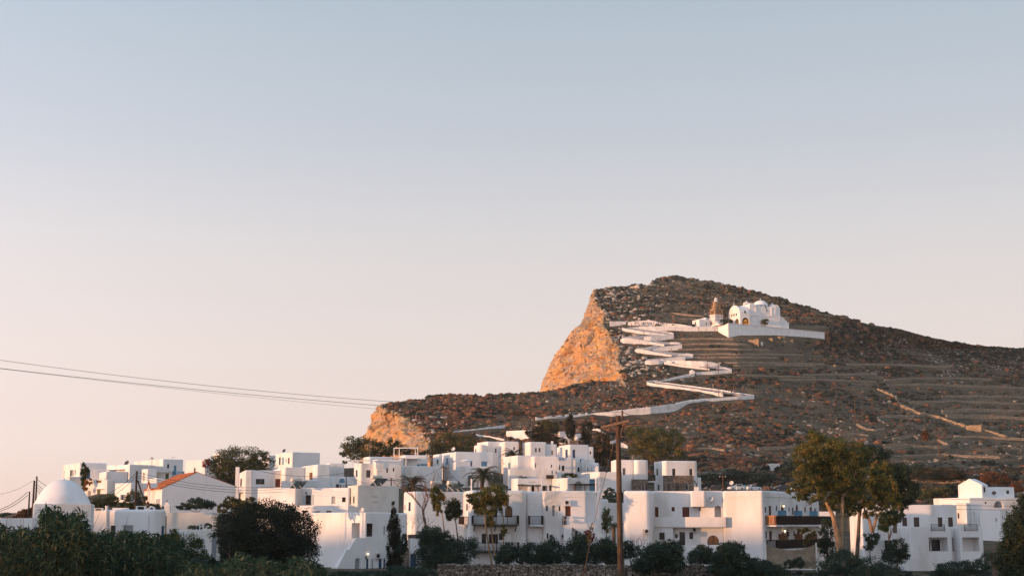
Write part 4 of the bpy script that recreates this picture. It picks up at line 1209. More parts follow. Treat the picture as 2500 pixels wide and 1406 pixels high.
a, b = f0.on('R', 1361, 1211, .03), f0.on('R', 1433, 1212, .03); cn.obox((a + b) / 2, (b - a) / 2, f0.nR * .03, Vector((0, 0, .035)), M_PLASTER)
a, b = f0.on('R', 1346, 1224, .03), f0.on('R', 1360, 1224, .03); cn.obox((a + b) / 2, (b - a) / 2, f0.nR * .03, Vector((0, 0, .035)), M_PLASTER)
a, b = f0.on('R', 1374, 1233.5, .25), f0.on('R', 1394, 1233.5, .25); cn.obox((a + b) / 2, (b - a) / 2, f0.nR * .25, Vector((0, 0, .05)), M_PLASTER)
cn.build('cornice', root)
# stair parapet: from the brown door down to the right
st = MB(); dep = 1.3
outer = [f0.on('R', x, y, dep) for x, y in ((1376, 1260), (1396, 1260), (1421, 1277), (1452, 1277), (1478, 1312), (1478, 1330), (1460, 1330), (1424, 1303), (1396, 1286), (1376, 1286))]
st.prism(outer, -f0.nR * .2, M_PLASTER)
lo = [f0.on('R', x, y, dep) for x, y in ((1376, 1286), (1396, 1286), (1397, 1385), (1376, 1385))]
st.prism(lo, -f0.nR * .2, M_PLASTER)
lo = [f0.on('R', x, y, dep - .01) for x, y in ((1424, 1303), (1478, 1343), (1478, 1385), (1424, 1385))]
st.prism(lo, -f0.nR * .2, M_PLASTER)
for i in range(12):
    t0 = i / 12; q = f0.on('R', 1396 + 70 * t0, 1266 + 46 * t0 + 6, dep / 2); st.obox(q - Vector((0, 0, .25)), f0.dR * .2, f0.nR * (dep / 2 - .2), Vector((0, 0, .25)), M_PLASTER)
a, b = f0.on('R', 1376, 1261.5, .6), f0.on('R', 1396, 1261.5, .6); st.obox((a + b) / 2, (b - a) / 2, f0.nR * .58, Vector((0, 0, .08)), M_PLASTER)
st.build('staircase', root)
# black metal letters hung on the stair wall
sg = MB(); n_, d_ = f0.nR, f0.dR
c0 = f0.on('R', 1377, 1269, dep + .12)
def sp_(u, v): return c0 + d_ * u + Vector((0, 0, v))
def stroke(pts):
    for a, b in zip(pts, pts[1:]): sg.bar(sp_(*a), sp_(*b), .07, M_IRON, .11, up=n_)
stroke([(-.22, .32), (-.2, .48), (.0, .5), (.02, .36), (-.2, .12), (.06, .12)])
stroke([(.12, .12), (.12, .5), (.26, .12)]); stroke([(.26, .12), (.26, .5)])
stroke([(-.2, -.02), (.26, -.02)]); stroke([(-.2, -.5), (-.2, -.08), (.02, -.46), (.02, -.08)]); stroke([(.1, -.5), (.1, -.1), (.26, -.1), (.26, -.5)]); stroke([(-.24, -.54), (.3, -.54)])
sg.build('sign', root)

# ------------------------------------------------------------------ hotel on the right
H['hotel'] = house('hotel', 'long white hotel with brown doors and a dark timber gallery on its shaded side', [
    B(1588, 186.5, 1197, 1385, 76, pl=1521, W=5, rc=.7, rt=.35, par=.15),
    B(1768, 190, 1198, 1385, 84, pl=1580, W=6, rc=.3, rt=.12, par=.15, wins=[('L', 1590.5, 1237, 1607.5, 1264, 'brown'), ('L', 1640, 1237, 1647, 1247.5, 'brownsh'), ('L', 1666, 1237, 1683, 1264, 'brown'), ('L', 1705.5, 1235.5, 1712, 1247, 'grey'),
        ('L', 1744.5, 1233.5, 1764, 1264, 'hole', dict(arch=1, depth=1.5)), ('L', 1610, 1299, 1622.5, 1316, 'two'), ('L', 1648, 1303, 1655, 1312, 'dark'), ('L', 1659, 1298, 1672.5, 1330, 'glassdoor', dict(name='door')), ('L', 1683, 1299, 1692, 1315, 'dark'),
        ('L', 1727, 1306, 1755, 1329, 'oak', dict(arch=1, depth=.08))]),
    B(1722, 188.6, 1197.5, 1236, 82, pl=1686, W=2, rc=.25, rt=.1, par=.15, under=0),
    B(1864, 187, 1196.5, 1385, 60, pl=1764, pr=2003, rc=.4, rt=.25, par=.15, wins=[('R', 1867.5, 1237, 1871.5, 1251, 'dark'), ('R', 1877, 1234, 1883.5, 1258, 'brown'), ('R', 1894, 1233, 1898, 1246, 'dark', dict(arch=1)), ('R', 1907, 1230, 1914.5, 1262, 'brown', dict(arch=1)),
        ('R', 1925, 1238, 1928, 1248, 'dark'), ('R', 1934, 1239, 1938.5, 1255, 'dark'), ('R', 1943, 1231, 1949, 1262, 'brown', dict(arch=1)), ('R', 1964, 1236, 1968, 1250, 'dark', dict(arch=1)), ('R', 1977, 1237, 1983, 1262, 'brown'), ('R', 1988, 1241, 1993, 1257, 'dark'),
        ('R', 1869, 1296, 1873.5, 1314, 'dark'), ('R', 1878, 1296, 1885.5, 1322, 'brown'), ('R', 1900, 1301, 1902, 1306, 'dark'), ('R', 1908.5, 1296, 1916, 1322, 'brown', dict(arch=1)), ('R', 1937, 1296.5, 1941.5, 1307, 'dark'), ('R', 1946, 1296, 1953, 1322, 'brown'), ('R', 1982, 1297, 1989, 1322, 'brown')])])
root, fr = H['hotel']
f2 = fr[1]
bp = MB(); a, b = f2.on('L', 1590, 1273, 1.25), f2.on('L', 1772, 1273, 1.25)
bz0, bz1 = f2.sz('L', 1680, 1284)[1], f2.sz('L', 1680, 1261.5)[1]
s0, s1 = sorted((f2.sz('L', 1588, 1273)[0], f2.sz('L', 1771, 1273)[0]))
hgt = (bz1 - bz0) / 2; mid = (bz1 + bz0) / 2
bp.obox(f2.pt('L', (s0 + s1) / 2, mid, 1.2), f2.dL * ((s1 - s0) / 2), f2.nL * .1, Vector((0, 0, hgt)), M_PLASTER)
bp.obox(f2.pt('L', s0 + .1, mid, .55), f2.dL * .1, f2.nL * .549, Vector((0, 0, hgt)), M_PLASTER)
bp.obox(f2.pt('L', (s0 + s1) / 2, bz0 - .06, .62), f2.dL * ((s1 - s0) / 2 - .003), f2.nL * .66, Vector((0, 0, .06)), M_PLASTER)
bp.build('balcony', root)
sA_, zA_ = f2.sz('L', 1645, 1340)
lw = MB(); s0b, s1b = sorted((f2.sz('L', 1674, 1340)[0], f2.sz('L', 1770, 1340)[0])); za_, zb__ = f2.sz('L', 1720, 1330)[1], f2.sz('L', 1720, 1385)[1] - 1
lw.obox(f2.pt('L', (s0b + s1b) / 2, (za_ + zb__) / 2, 1.2), f2.dL * ((s1b - s0b) / 2), f2.nL * .1, Vector((0, 0, (za_ - zb__) / 2)), M_PLASTER); lw.build('parapet', root)
s0b, s1b = sorted((f2.sz('L', 1586, 1340)[0], f2.sz('L', 1644, 1340)[0]))
lw = MB(); lw.obox(f2.pt('L', (s0b + s1b) / 2, (bz0 + zb__) / 2 - .07, .55), f2.dL * ((s1b - s0b) / 2), f2.nL * .548, Vector((0, 0, (bz0 - zb__) / 2 - .06)), M_PLASTER)
lw.build('lower_bay', root)
for wsp in (('L', 1610, 1299, 1622.5, 1316, 'two'),):
    a0, a1 = sorted((f2.sz('L', 1610, 1307)[0], f2.sz('L', 1622.5, 1307)[0])); make_window(f2, ('L', a0, a1, f2.sz('L', 1616, 1316)[1], f2.sz('L', 1616, 1299)[1], 'two', dict(depth=-1.12)), root)
f0 = fr[3]
cn = MB()
for yy in (1210.5,):
    L_ = f0.W
    cn.obox(f0.pt('R', L_ / 2, f0.z1 - .72, .04), f0.dR * (L_ / 2 - .9), f0.nR * .04, Vector((0, 0, .04)), M_PLASTER); cn.obox(f0.pt('L', f0.D / 2, f0.z1 - .72, .04), f0.dL * (f0.D / 2 - .9), f0.nL * .04, Vector((0, 0, .04)), M_PLASTER)
cn.build('cornice', root)
for yf, x0, x1 in ((1281, 1870, 2012), (1340, 1872, 2006)):
    s0, z = f0.sz('R', x0, yf); s1 = f0.sz('R', x1, yf)[0]; s1 = min(s1, f0.W + .8)
    sl = MB(); sl.obox(f0.pt('R', (s0 + s1) / 2, z - .1, .68), f0.dR * ((s1 - s0) / 2), f0.nR * .7, Vector((0, 0, .1)), M_PLASTER); so = sl.build('gallery', root)
    rl = MB(); rail(rl, [f0.pt('R', s0, z, .05), f0.pt('R', s0, z, 1.3), f0.pt('R', s1, z, 1.3), f0.pt('R', s1, z, .05)], 1.15, M_DARKWOOD, .16, .075, 2.0); rl.build('railing', so)
    for i in range(3):
        sc = s0 + (s1 - s0) * (.2 + .28 * i); q = MB(); q.obox(f0.pt('R', sc, z + .95, .62), f0.dR * .05, f0.nR * .55, Vector((0, 0, .95)), M_SKYBLUE if yf < 1300 else M_OAK); q.build('partition', so)
tw = MB(); s0, z = f0.sz('R', 1872, 1280)
sunlit_wood = mat('sunlit_slats', (.50, .20, .07), (.42, .16, .055), scale=3, rough=.5)  # low sun on the dark end rail put into this orange
for i in range(7): tw.obox(f0.pt('R', s0 - .35, z + .6, .12 + i * .2), f0.dR * .03, f0.nR * .06, Vector((0, 0, .52)), sunlit_wood)
for zz_ in (.1, 1.1): tw.obox(f0.pt('R', s0 - .35, z + zz_, .7), f0.dR * .04, f0.nR * .75, Vector((0, 0, .05)), sunlit_wood)
tw.build('gallery_end_rail', root)
for x, y in ((1913, 1235), (1916.5, 1296)):
    lamp_ball(root, f0.on('R', x, y, .3), LIT, .12)

# ------------------------------------------------------------------ right edge
H['porchhouse'] = house('white_house', 'three storey white house with shaded loggias and iron railings behind the eucalyptus', [
    B(2110, 222, 1231.5, 1410, 2, D=8, pr=2340, rc=.15, rt=.06, par=.2, wins=[('R', 2203, 1262.5, 2214.5, 1283.5, 'dark'), ('R', 2231, 1262, 2244.5, 1286, 'glassdoor', dict(arch=0)), ('R', 2290, 1262, 2301, 1286, 'glassdoor'), ('R', 2315, 1262, 2326.5, 1286, 'glassdoor'), ('R', 2107 + 6, 1258, 2118, 1266, 'dark'),
        ('R', 2212, 1318, 2220, 1345, 'dark'), ('R', 2215, 1367, 2221, 1376, 'dark'), ('R', 2160, 1318, 2178, 1345, 'dark')]),
    B(2227, 214, 1285.5, 1410, 14, D=5, pr=2325, rc=.1, rt=.04, par=.95, wins=[('R', 2268, 1311, 2314, 1345, 'hole', dict(depth=1.8, inner=[(.05, .02, .36, .8, 'glassdoor'), (.46, .02, .9, .82, 'glassdoor')])), ('R', 2289, 1377, 2303, 1394, 'dark')]),
    B(2323, 216.5, 1287, 1410, 4, D=4, pr=2347, rc=.1, rt=.04, par=.95, wins=[('R', 2325, 1312, 2337.5, 1345, 'glassdoor', dict(depth=.5))]),
    B(2345, 214.5, 1285.5, 1410, 8, D=5, pr=2402, rc=.1, rt=.04, par=.95, wins=[('R', 2350, 1311, 2391, 1345, 'hole', dict(depth=2.0, inner=[(.03, .5, .16, .8, 'dark')]))]),
    B(2150, 217, 1287, 1318, 4, D=3, pr=2212, rc=.1, rt=.04, par=.9, under=0)])
root, fr = H['porchhouse']
for f_, x0, x1, k in ((fr[1], 2274, 2306, 'R'), (fr[3], 2355, 2386, 'R')):
    rl = MB(); a, b = f_.on('R', x0, 1295.5, .04), f_.on('R', x1, 1295.5, .04); rail(rl, [a, b], .95, M_IRON, .17, .035); rl.build('railing', root)
H['tower'] = house('tower_house', 'sunlit cream house with a small gabled tower and a dark arch', [
    B(2400, 284, 1183, 1300, 42, pl=2341, pr=2415, rc=.12, rt=.03, par=.02, wins=[('R', 2401, 1188, 2406, 1201, 'dark')]),
    B(2440, 287, 1188, 1300, 22, pl=2412, pr=2479, rc=.12, rt=.04, wins=[('R', 2457, 1196.5, 2464, 1205, 'dark')]),
    B(2368, 282, 1214, 1300, 18, pl=2306, pr=2520, D=12, rc=.2, rt=.06, wins=[('R', 2404, 1224, 2409.5, 1229, 'dark', dict(arch=1)), ('R', 2426, 1222, 2449.5, 1239, 'hole', dict(arch=1, depth=2.5))]),
    B(2362, 274, 1227, 1310, 60, pl=2336, W=3, rc=.15, rt=.05, wins=[('L', 2338, 1252, 2342, 1265, 'dark')]),
    B(2371, 276, 1229, 1310, 14, D=3, pr=2398, rc=.1, rt=.05, wins=[('R', 2373, 1249, 2381, 1274, 'whitedoor')]),
    B(2443, 268, 1243, 1320, 40, pl=2393, pr=2470, rc=.15, rt=.05, wins=[('L', 2430, 1264, 2434, 1273, 'grey')])])
root, fr = H['tower']
f0 = fr[0]; z = f0.z1
rf = MB(); a, b, c, d = f0.pt('L', f0.D, z), f0.pt('L', 0, z), f0.pt('R', f0.W, z), f0.pt('R', f0.W, z) + f0.dL * f0.D
e1 = (a + b) / 2 + Vector((0, 0, 1.25)); e2 = (c + d) / 2 + Vector((0, 0, 1.25))
rf.add([a, b, c, d, e1, e2], [(0, 1, 4), (1, 2, 5, 4), (2, 3, 5), (3, 0, 4, 5)], M_PLASTER); rf.build('roof', root)
for x, y, Y, kk in ((2427, 1203, 279, .42),): dish(x, y, Y, kk, 'small dark satellite dish beside the cream tower', M_IRON)
hutc = at(1891, 1150, 352)
H['hut'] = house('concrete_hut', 'small square bare concrete hut alone among the scrub', [B(1883, 441, 1131, 1152, 12, D=3, pr=1904, rc=.05, rt=.03, par=.02, m=M_CREAM)], cat='hut')
H['leftgap'] = house('white_house', 'low white house seen through the gap behind the utility pole', [
    B(1470, 232, 1218, 1345, 10, D=5, pr=1487, rc=.5, rt=.3, par=.1),
    B(1480, 236, 1227, 1345, 8, D=5, pr=1545, rc=.1, rt=.05, wins=[('R', 1471 + 12, 1239, 1488, 1252, 'wdark')])])
H['gapright'] = house('white_house', 'white house half hidden between the hotel gallery and the eucalyptus trunks', [
    B(2000, 232, 1248, 1350, 6, D=5, pr=2042, rc=.1, rt=.05)])
# ------------------------------------------------------------------ chapel and walls at the foot of the path
H['cemetery'] = house('white_wall', 'thick white walled enclosure on the slope above the topmost cubes', [
    B(1290, 497, 1049, 1073, 50, pl=1235, pr=1299, rc=.3, rt=.2, par=.8, under=2), ], cat='wall')
H['chapel'] = house('small_chapel', 'tiny white chapel with a dark door among the conifers', [
    B(1370, 486, 1074, 1087, 14, D=6, pr=1396, rc=.15, rt=.05, wins=[('R', 1381, 1075.5, 1386.5, 1086, 'darkdoor')]),
    B(1365, 498, 1053, 1082, 20, pl=1352, pr=1392, rc=.4, rt=.2), B(1408, 494, 1058, 1082, 20, pl=1402, pr=1420, rc=.2)])
f0 = H['chapel'][1][0]
rf = MB(); z = f0.z1
a, b = f0.pt('R', -.1, z, .05), f0.pt('R', f0.W + .1, z, .05); rf.prism([a, b, (a + b) / 2 + Vector((0, 0, 1.1))], f0.dL * 6, M_PLASTER); rf.build('roof', H['chapel'][0])
tw = MB(); a = at(1391, 1074.5, 484); b = at(1432, 1074.5, 484); tw.box(a.x, b.x, 484, 485, a.z - 2.5, a.z, M_DRYSTONE); tw.build('rubble_wall', loc=(a.x, 484, a.z - 2), label='grey rubble wall right of the tiny chapel', cat='wall')
H['ochrehouse'] = house('stone_house', 'low ochre stone house with a roof panel behind the utility pole', [B(1552, 458, 1109, 1122, 14, pl=1527, D=4, pr=1570, rc=.1, rt=.05, m=M_OCHRESTONE)])
c = at(1530, 1117, 452); tk = MB(); tk.tube([c + Vector((-.7, 0, 0)), c + Vector((.6, .2, 0))], .5, M_IRON, 12); tk.build('water_tank', loc=c, label='black water tank on the roof beside the ochre house', cat='tank')

# ------------------------------------------------------------------ roof equipment
def solar_heater(px, py, Y, rot, label, sc=1.25):
    p = at(px, py, Y)
    r = empty('solar_water_heater', p, label, 'solar heater', 'solar heaters on the roofs')
    r.rotation_euler = (0, 0, rot); r.scale = (sc,) * 3
    t = MB(); t.tube([(-.85, .25, 1.05), (-.8, .25, 1.05), (.8, .25, 1.05), (.85, .25, 1.05)], [.2, .27, .27, .2], M_STEEL, 14)
    t.build('tank', r, local=True)
    pn = MB()
    for x0, x1 in ((-1.0, -.02), (.02, 1.0)):
        pn.obox(((x0 + x1) / 2, -.25, .42), ((x1 - x0) / 2, 0, 0), (0, .62, -.45), (0, .02, .03), M_PANEL)
    pn.build('panel', r, local=True)
    fm = MB()
    for x in (-1.03, 0, 1.03): fm.bar((x, -.92, -.06), (x, .38, .89), .05, M_ACWHITE)
    for x in (-.8, .8): fm.bar((x, .4, -.1), (x, .3, .85), .05, M_ACWHITE)
    fm.build('frame', r, local=True)
solar_heater(726, 1190.5, 243, R(48), 'solar water heater with silver tank, left on the cream house roof')
solar_heater(922, 1184, 240.5, R(46), 'solar water heater with silver tank above the cypress tip')
solar_heater(1068, 1198.5, 231, R(44), 'solar water heater with its tank pointing left, behind the thin eucalyptus')
solar_heater(1108, 1198.5, 230, R(50), 'solar water heater with a bright round tank end beside the white post')
dish(675, 1138, 299, .5, 'white satellite dish on the parapet below the skyline tree')
dish(694, 1100, 403, .55, 'dark satellite dish on the square skyline house', M_IRON)
dish(310, 1130.5, 349, .7, 'dark satellite dish on the curtained house', M_IRON)
dish(1107, 1096.5, 388, .6, 'pale satellite dish on the roof corner above the parasol')
dish(1735, 1218, 189.3, .40, 'white satellite dish above the hotel arch')
dish(884, 1246, 204, .4, 'white satellite dish on the stair house roof')
def aerial(px, py0, py1, Y, label, n=4):
    a, b = at(px, py0, Y), at(px, py1, Y); m_ = MB(); m_.tube([a, b], .03, M_GREY, 5)
    h = (b - a).length
    for j, t in enumerate((.97, .62)[:1 + (n > 4)]):
        q = a.lerp(b, t); m_.bar(q - Vector((.1, 0, 0)), q + Vector((1.0, .25, 0)), .03, M_IRON)
        for i in range(n): w = q + Vector((.15 + .8 * i / n, .06 + .2 * i / n, 0)); m_.bar(w - Vector((0, .05, .22)), w + Vector((0, .05, .22)), .02, M_IRON)
    m_.build('tv_aerial', loc=a, label=label, cat='aerial')
aerial(906, 1247, 1211, 204.5, 'tall television aerial on the stair house roof', 5)
aerial(814, 1165, 1136, 314, 'thin television aerial above the blue plaque')
aerial(903, 1122, 1078, 372, 'tall thin aerial in front of the dark skyline tree')
aerial(921, 1168, 1149, 300, 'small aerial behind the solar heater tank')
aerial(1095, 1190, 1163, 250, 'aerial behind the round solar tank end')
aerial(1294, 1197, 1176, 224, 'aerial between the reed pergola posts')
aerial(420, 1122, 1115, 372, 'short aerial on the plain house with the blue balcony')
def ac_unit(px, py, fr, f, label, w=.8, h=.62):
    c = fr.on(f, px, py, .2); n, d = fr.nd(f)
    r = empty('air_conditioner', c, label, 'air conditioner', 'air conditioners on the walls')
    b = MB(); b.obox(c, d * w / 2, n * .17, Vector((0, 0, h / 2)), M_ACWHITE); b.build('casing', r)
    g = MB(); cc = c + n * .18 - d * w * .14; pts = [cc + d * (h * .38 * math.cos(t)) + Vector((0, 0, h * .38 * math.sin(t))) for t in np.linspace(0, 2 * math.pi, 15)[:-1]]
    g.prism(pts, n * .02, M_IRON); g.build('fan_grille', r)
    for q in (-.3, .3):
        k = MB(); k.obox(c + d * q * w - Vector((0, 0, h / 2 + .03)), d * .02, n * .22, Vector((0, 0, .03)), M_GREY); k.build('bracket', r)
f0 = H['balconies'][1][2]
ac_unit(1385.5, 1226, f0, 'R', 'white air conditioner above the brown door of the guest house', .75, .6)
ac_unit(1347, 1308, f0, 'R', 'small white air conditioner beside the narrow window of the guest house', .6, .55)
ac_unit(1377, 1308, H['balconies'][1][2], 'R', 'larger white air conditioner low on the guest house wall', .85, .6)
ac_unit(1577, 1296, H['hotel'][1][0], 'L', 'white air conditioner on the hotel end bay')
ac_unit(1693, 1292.5, H['hotel'][1][1], 'L', 'white air conditioner under the hotel balcony slab')
ac_unit(923, 1356, H['stairs'][1][0], 'R', 'white air conditioner over the blue doors of the stair house', .8, .8)
wp = MB(); wp.tube([at(1151, 1200, 190), at(1151, 1168, 190)], .1, M_WHITE, 6); wp.build('white_post', loc=at(1151, 1200, 190), label='white roof post beside the eucalyptus crown', cat='post')
gp = MB(); a = at(520, 1380, 118); b = at(520, 1313, 118); gp.box(a.x - .16, a.x + .16, 118, 118.3, a.z - 2, b.z, mat('grey_metal_post', (.16, .18, .2), rough=.5)); gp.build('metal_post', loc=a, label='grey square metal post left of the dark round tree', cat='post')

# canvas screen in front of the hotel gallery
cr = empty('canvas_screen', at(1932, 1389, 172), 'sagging beige canvas screen with white posts below the gallery', 'screen')
sc = MB(); n_ = 18; Yc = 172
M_CANVAS = mat('stained_canvas', (.33, .27, .20), (.22, .18, .135), scale=1.3, c3=(.16, .135, .10), scale3=.9, rough=.95)
tp = []; bt = []
for i in range(n_ + 1):
    t = i / n_; px = 1871 + (1993 - 1871) * t; sag = 1325 + 16 * (1 - (2 * t - 1) ** 2) * 1.0
    tp.append(at(px, sag + 1, Yc + .25 * math.sin(t * 3.1))); q = at(px, 1385 + 4 * t, Yc + .25 * math.sin(t * 3.1)); q.x = tp[-1].x; bt.append(q)
for i in range(n_):
    sc.face([bt[i], bt[i + 1], tp[i + 1], tp[i]], M_CANVAS, True); o_ = Vector((0, .03, 0)); sc.face([tp[i] + o_, tp[i + 1] + o_, bt[i + 1] + o_, bt[i] + o_], M_CANVAS, True)
sc.build('canvas', cr)
for x, y0, y1 in ((1870, 1389, 1323), (1994.5, 1389, 1324)):
    q = MB(); a = at(x, y0, Yc - .1); b = at(x, y1, Yc - .1); q.bar(Vector((a.x, a.y, a.z - 1)), Vector((a.x, a.y, b.z)), .14, M_WHITE); q.build('post', cr)
q = MB(); q.bar(at(1871, 1387, Yc - .05), at(1994, 1389, Yc - .05), .12, M_WHITE); q.build('kerb', cr)
# rubble wall along the foot of the picture
rw = MB(); rs = np.random.default_rng(5)
Yw = 130
xa, xb = at(1068, 1380, Yw).x, at(1778, 1380, Yw).x
nx_, nz_ = 150, 7
zt = zat(1379, Yw); zb_ = zat(1420, Yw) - .6
xs_ = np.linspace(xa, xb, nx_)
topz = zt + rs.normal(0, .035, nx_) + 0.12 * np.interp(xs_, [xa, xa + 3, xb], [0.1, 0, -.5])
rows_ = []
for j in range(nz_):
    t = j / (nz_ - 1); rows_.append([Vector((xs_[i], Yw + rs.normal(0, .045), zb_ + (topz[i] - zb_) * t)) for i in range(nx_)])
for off in (.3, .6): rows_.append([Vector((xs_[i], Yw + off, topz[i] + rs.normal(0, .03))) for i in range(nx_)])
rows_.append([Vector((xs_[i], Yw + .62, zb_)) for i in range(nx_)])
fl = [p for r_ in rows_ for p in r_]
rw.add(fl, [tuple(x) for x in grid_faces(len(rows_), nx_)], stone_mat('field_wall_stone', (.13, .105, .085), (.34, .28, .225), (.035, .03, .025), 3.4, .07))
RWO = rw.build('rubble_wall', loc=((xa + xb) / 2, Yw, zb_), label='long low rubble wall along the foot of the slope in front of the guest house', cat='wall')
cpw = MB()
for i in range(46):
    x = xa + (xb - xa) * (i + .5) / 46; w = (xb - xa) / 92 * .96
    if rs.random() < .12: continue
    z = float(np.interp(x, xs_, topz)); cpw.obox((x, Yw + .3 + rs.normal(0, .03), z + .05), (w, 0, rs.normal(0, .015)), (0, .33, 0), (0, 0, .05), M_DRYSTONE)
cpw.build('coping', RWO)

# ------------------------------------------------------------------ zigzag path: paved legs between white parapet walls
M_WHITEWALL = mat('whitewashed_stone', (0.80, 0.77, 0.74), (0.66, 0.63, 0.60), scale=0.8, bump=0.06, bscale=1.5, c3=(0.56, 0.53, 0.50), scale3=0.5)
M_PAVE = mat('path_paving', (0.50, 0.42, 0.365), (0.40, 0.33, 0.285), scale=0.6, bump=0.04, bscale=1.2)
EXCL = []         # picture polylines the scrub keeps clear of
def wall_along(name, top, bot, label, thick=.6, m=None, cat='wall', group=None, jag=0.0, n=None, drop=1.6, lift=0.0):
    """free standing wall whose foot follows the slope under `bot` and whose crown follows `top`"""
    m = m or M_WHITEWALL
    L = sum(math.hypot(a[0] - b[0], a[1] - b[1]) for a, b in zip(bot, bot[1:]))
    n = n or max(3, int(L / 4))
    Bp, Tp = poly_interp(bot, n), poly_interp(top, n)
    EXCL.append(Bp); EXCL.append((Bp + Tp) / 2)
    lo, hi = [], []
    for (bx, by), (tx, ty) in zip(Bp, Tp):
        Y = float(D(bx, by)); b = at(bx, by, Y); t = at(tx, ty, Y)
        lo.append(Vector((b.x, b.y, b.z - drop))); hi.append(Vector((b.x, b.y, max(t.z, b.z + .3) + lift + random.uniform(-jag, jag))))
    mb = MB(); V = []
    for i in range(n):
        d = (lo[min(i + 1, n - 1)] - lo[max(i - 1, 0)]); d.z = 0
        d = d.normalized() if d.length > 1e-5 else Vector((1, 0, 0)); nn = Vector((-d.y, d.x, 0)) * thick / 2
        if nn.y < 0: nn = -nn
        V += [lo[i] - nn, hi[i] - nn - Vector((0, 0, .12)), hi[i] - nn * .6, hi[i] + nn * .6, hi[i] + nn - Vector((0, 0, .12)), lo[i] + nn]
    F = [(i * 6 + k, (i + 1) * 6 + k, (i + 1) * 6 + k + 1, i * 6 + k + 1) for i in range(n - 1) for k in range(5)]
    F += [tuple(range(6)), tuple(reversed(range((n - 1) * 6, n * 6)))]
    mb.add(V, F, m)
    return mb.build(name, loc=lo[n // 2], label=label, cat=cat, group=group)

def paving(top, bot, lift=0.45, n=16):
    A, Bq = poly_interp(top, n), poly_interp(bot, n)
    V = [hill(x, y, lift) for x, y in A] + [hill(x, y, lift) for x, y in Bq]
    EXCL.append((A + Bq) / 2); EXCL.append(A); EXCL.append(Bq)
    mb = MB(); mb.add(V, [(i, n + i, n + i + 1, i + 1) for i in range(n - 1)], M_PAVE)
    return mb.build('path', kind='structure')

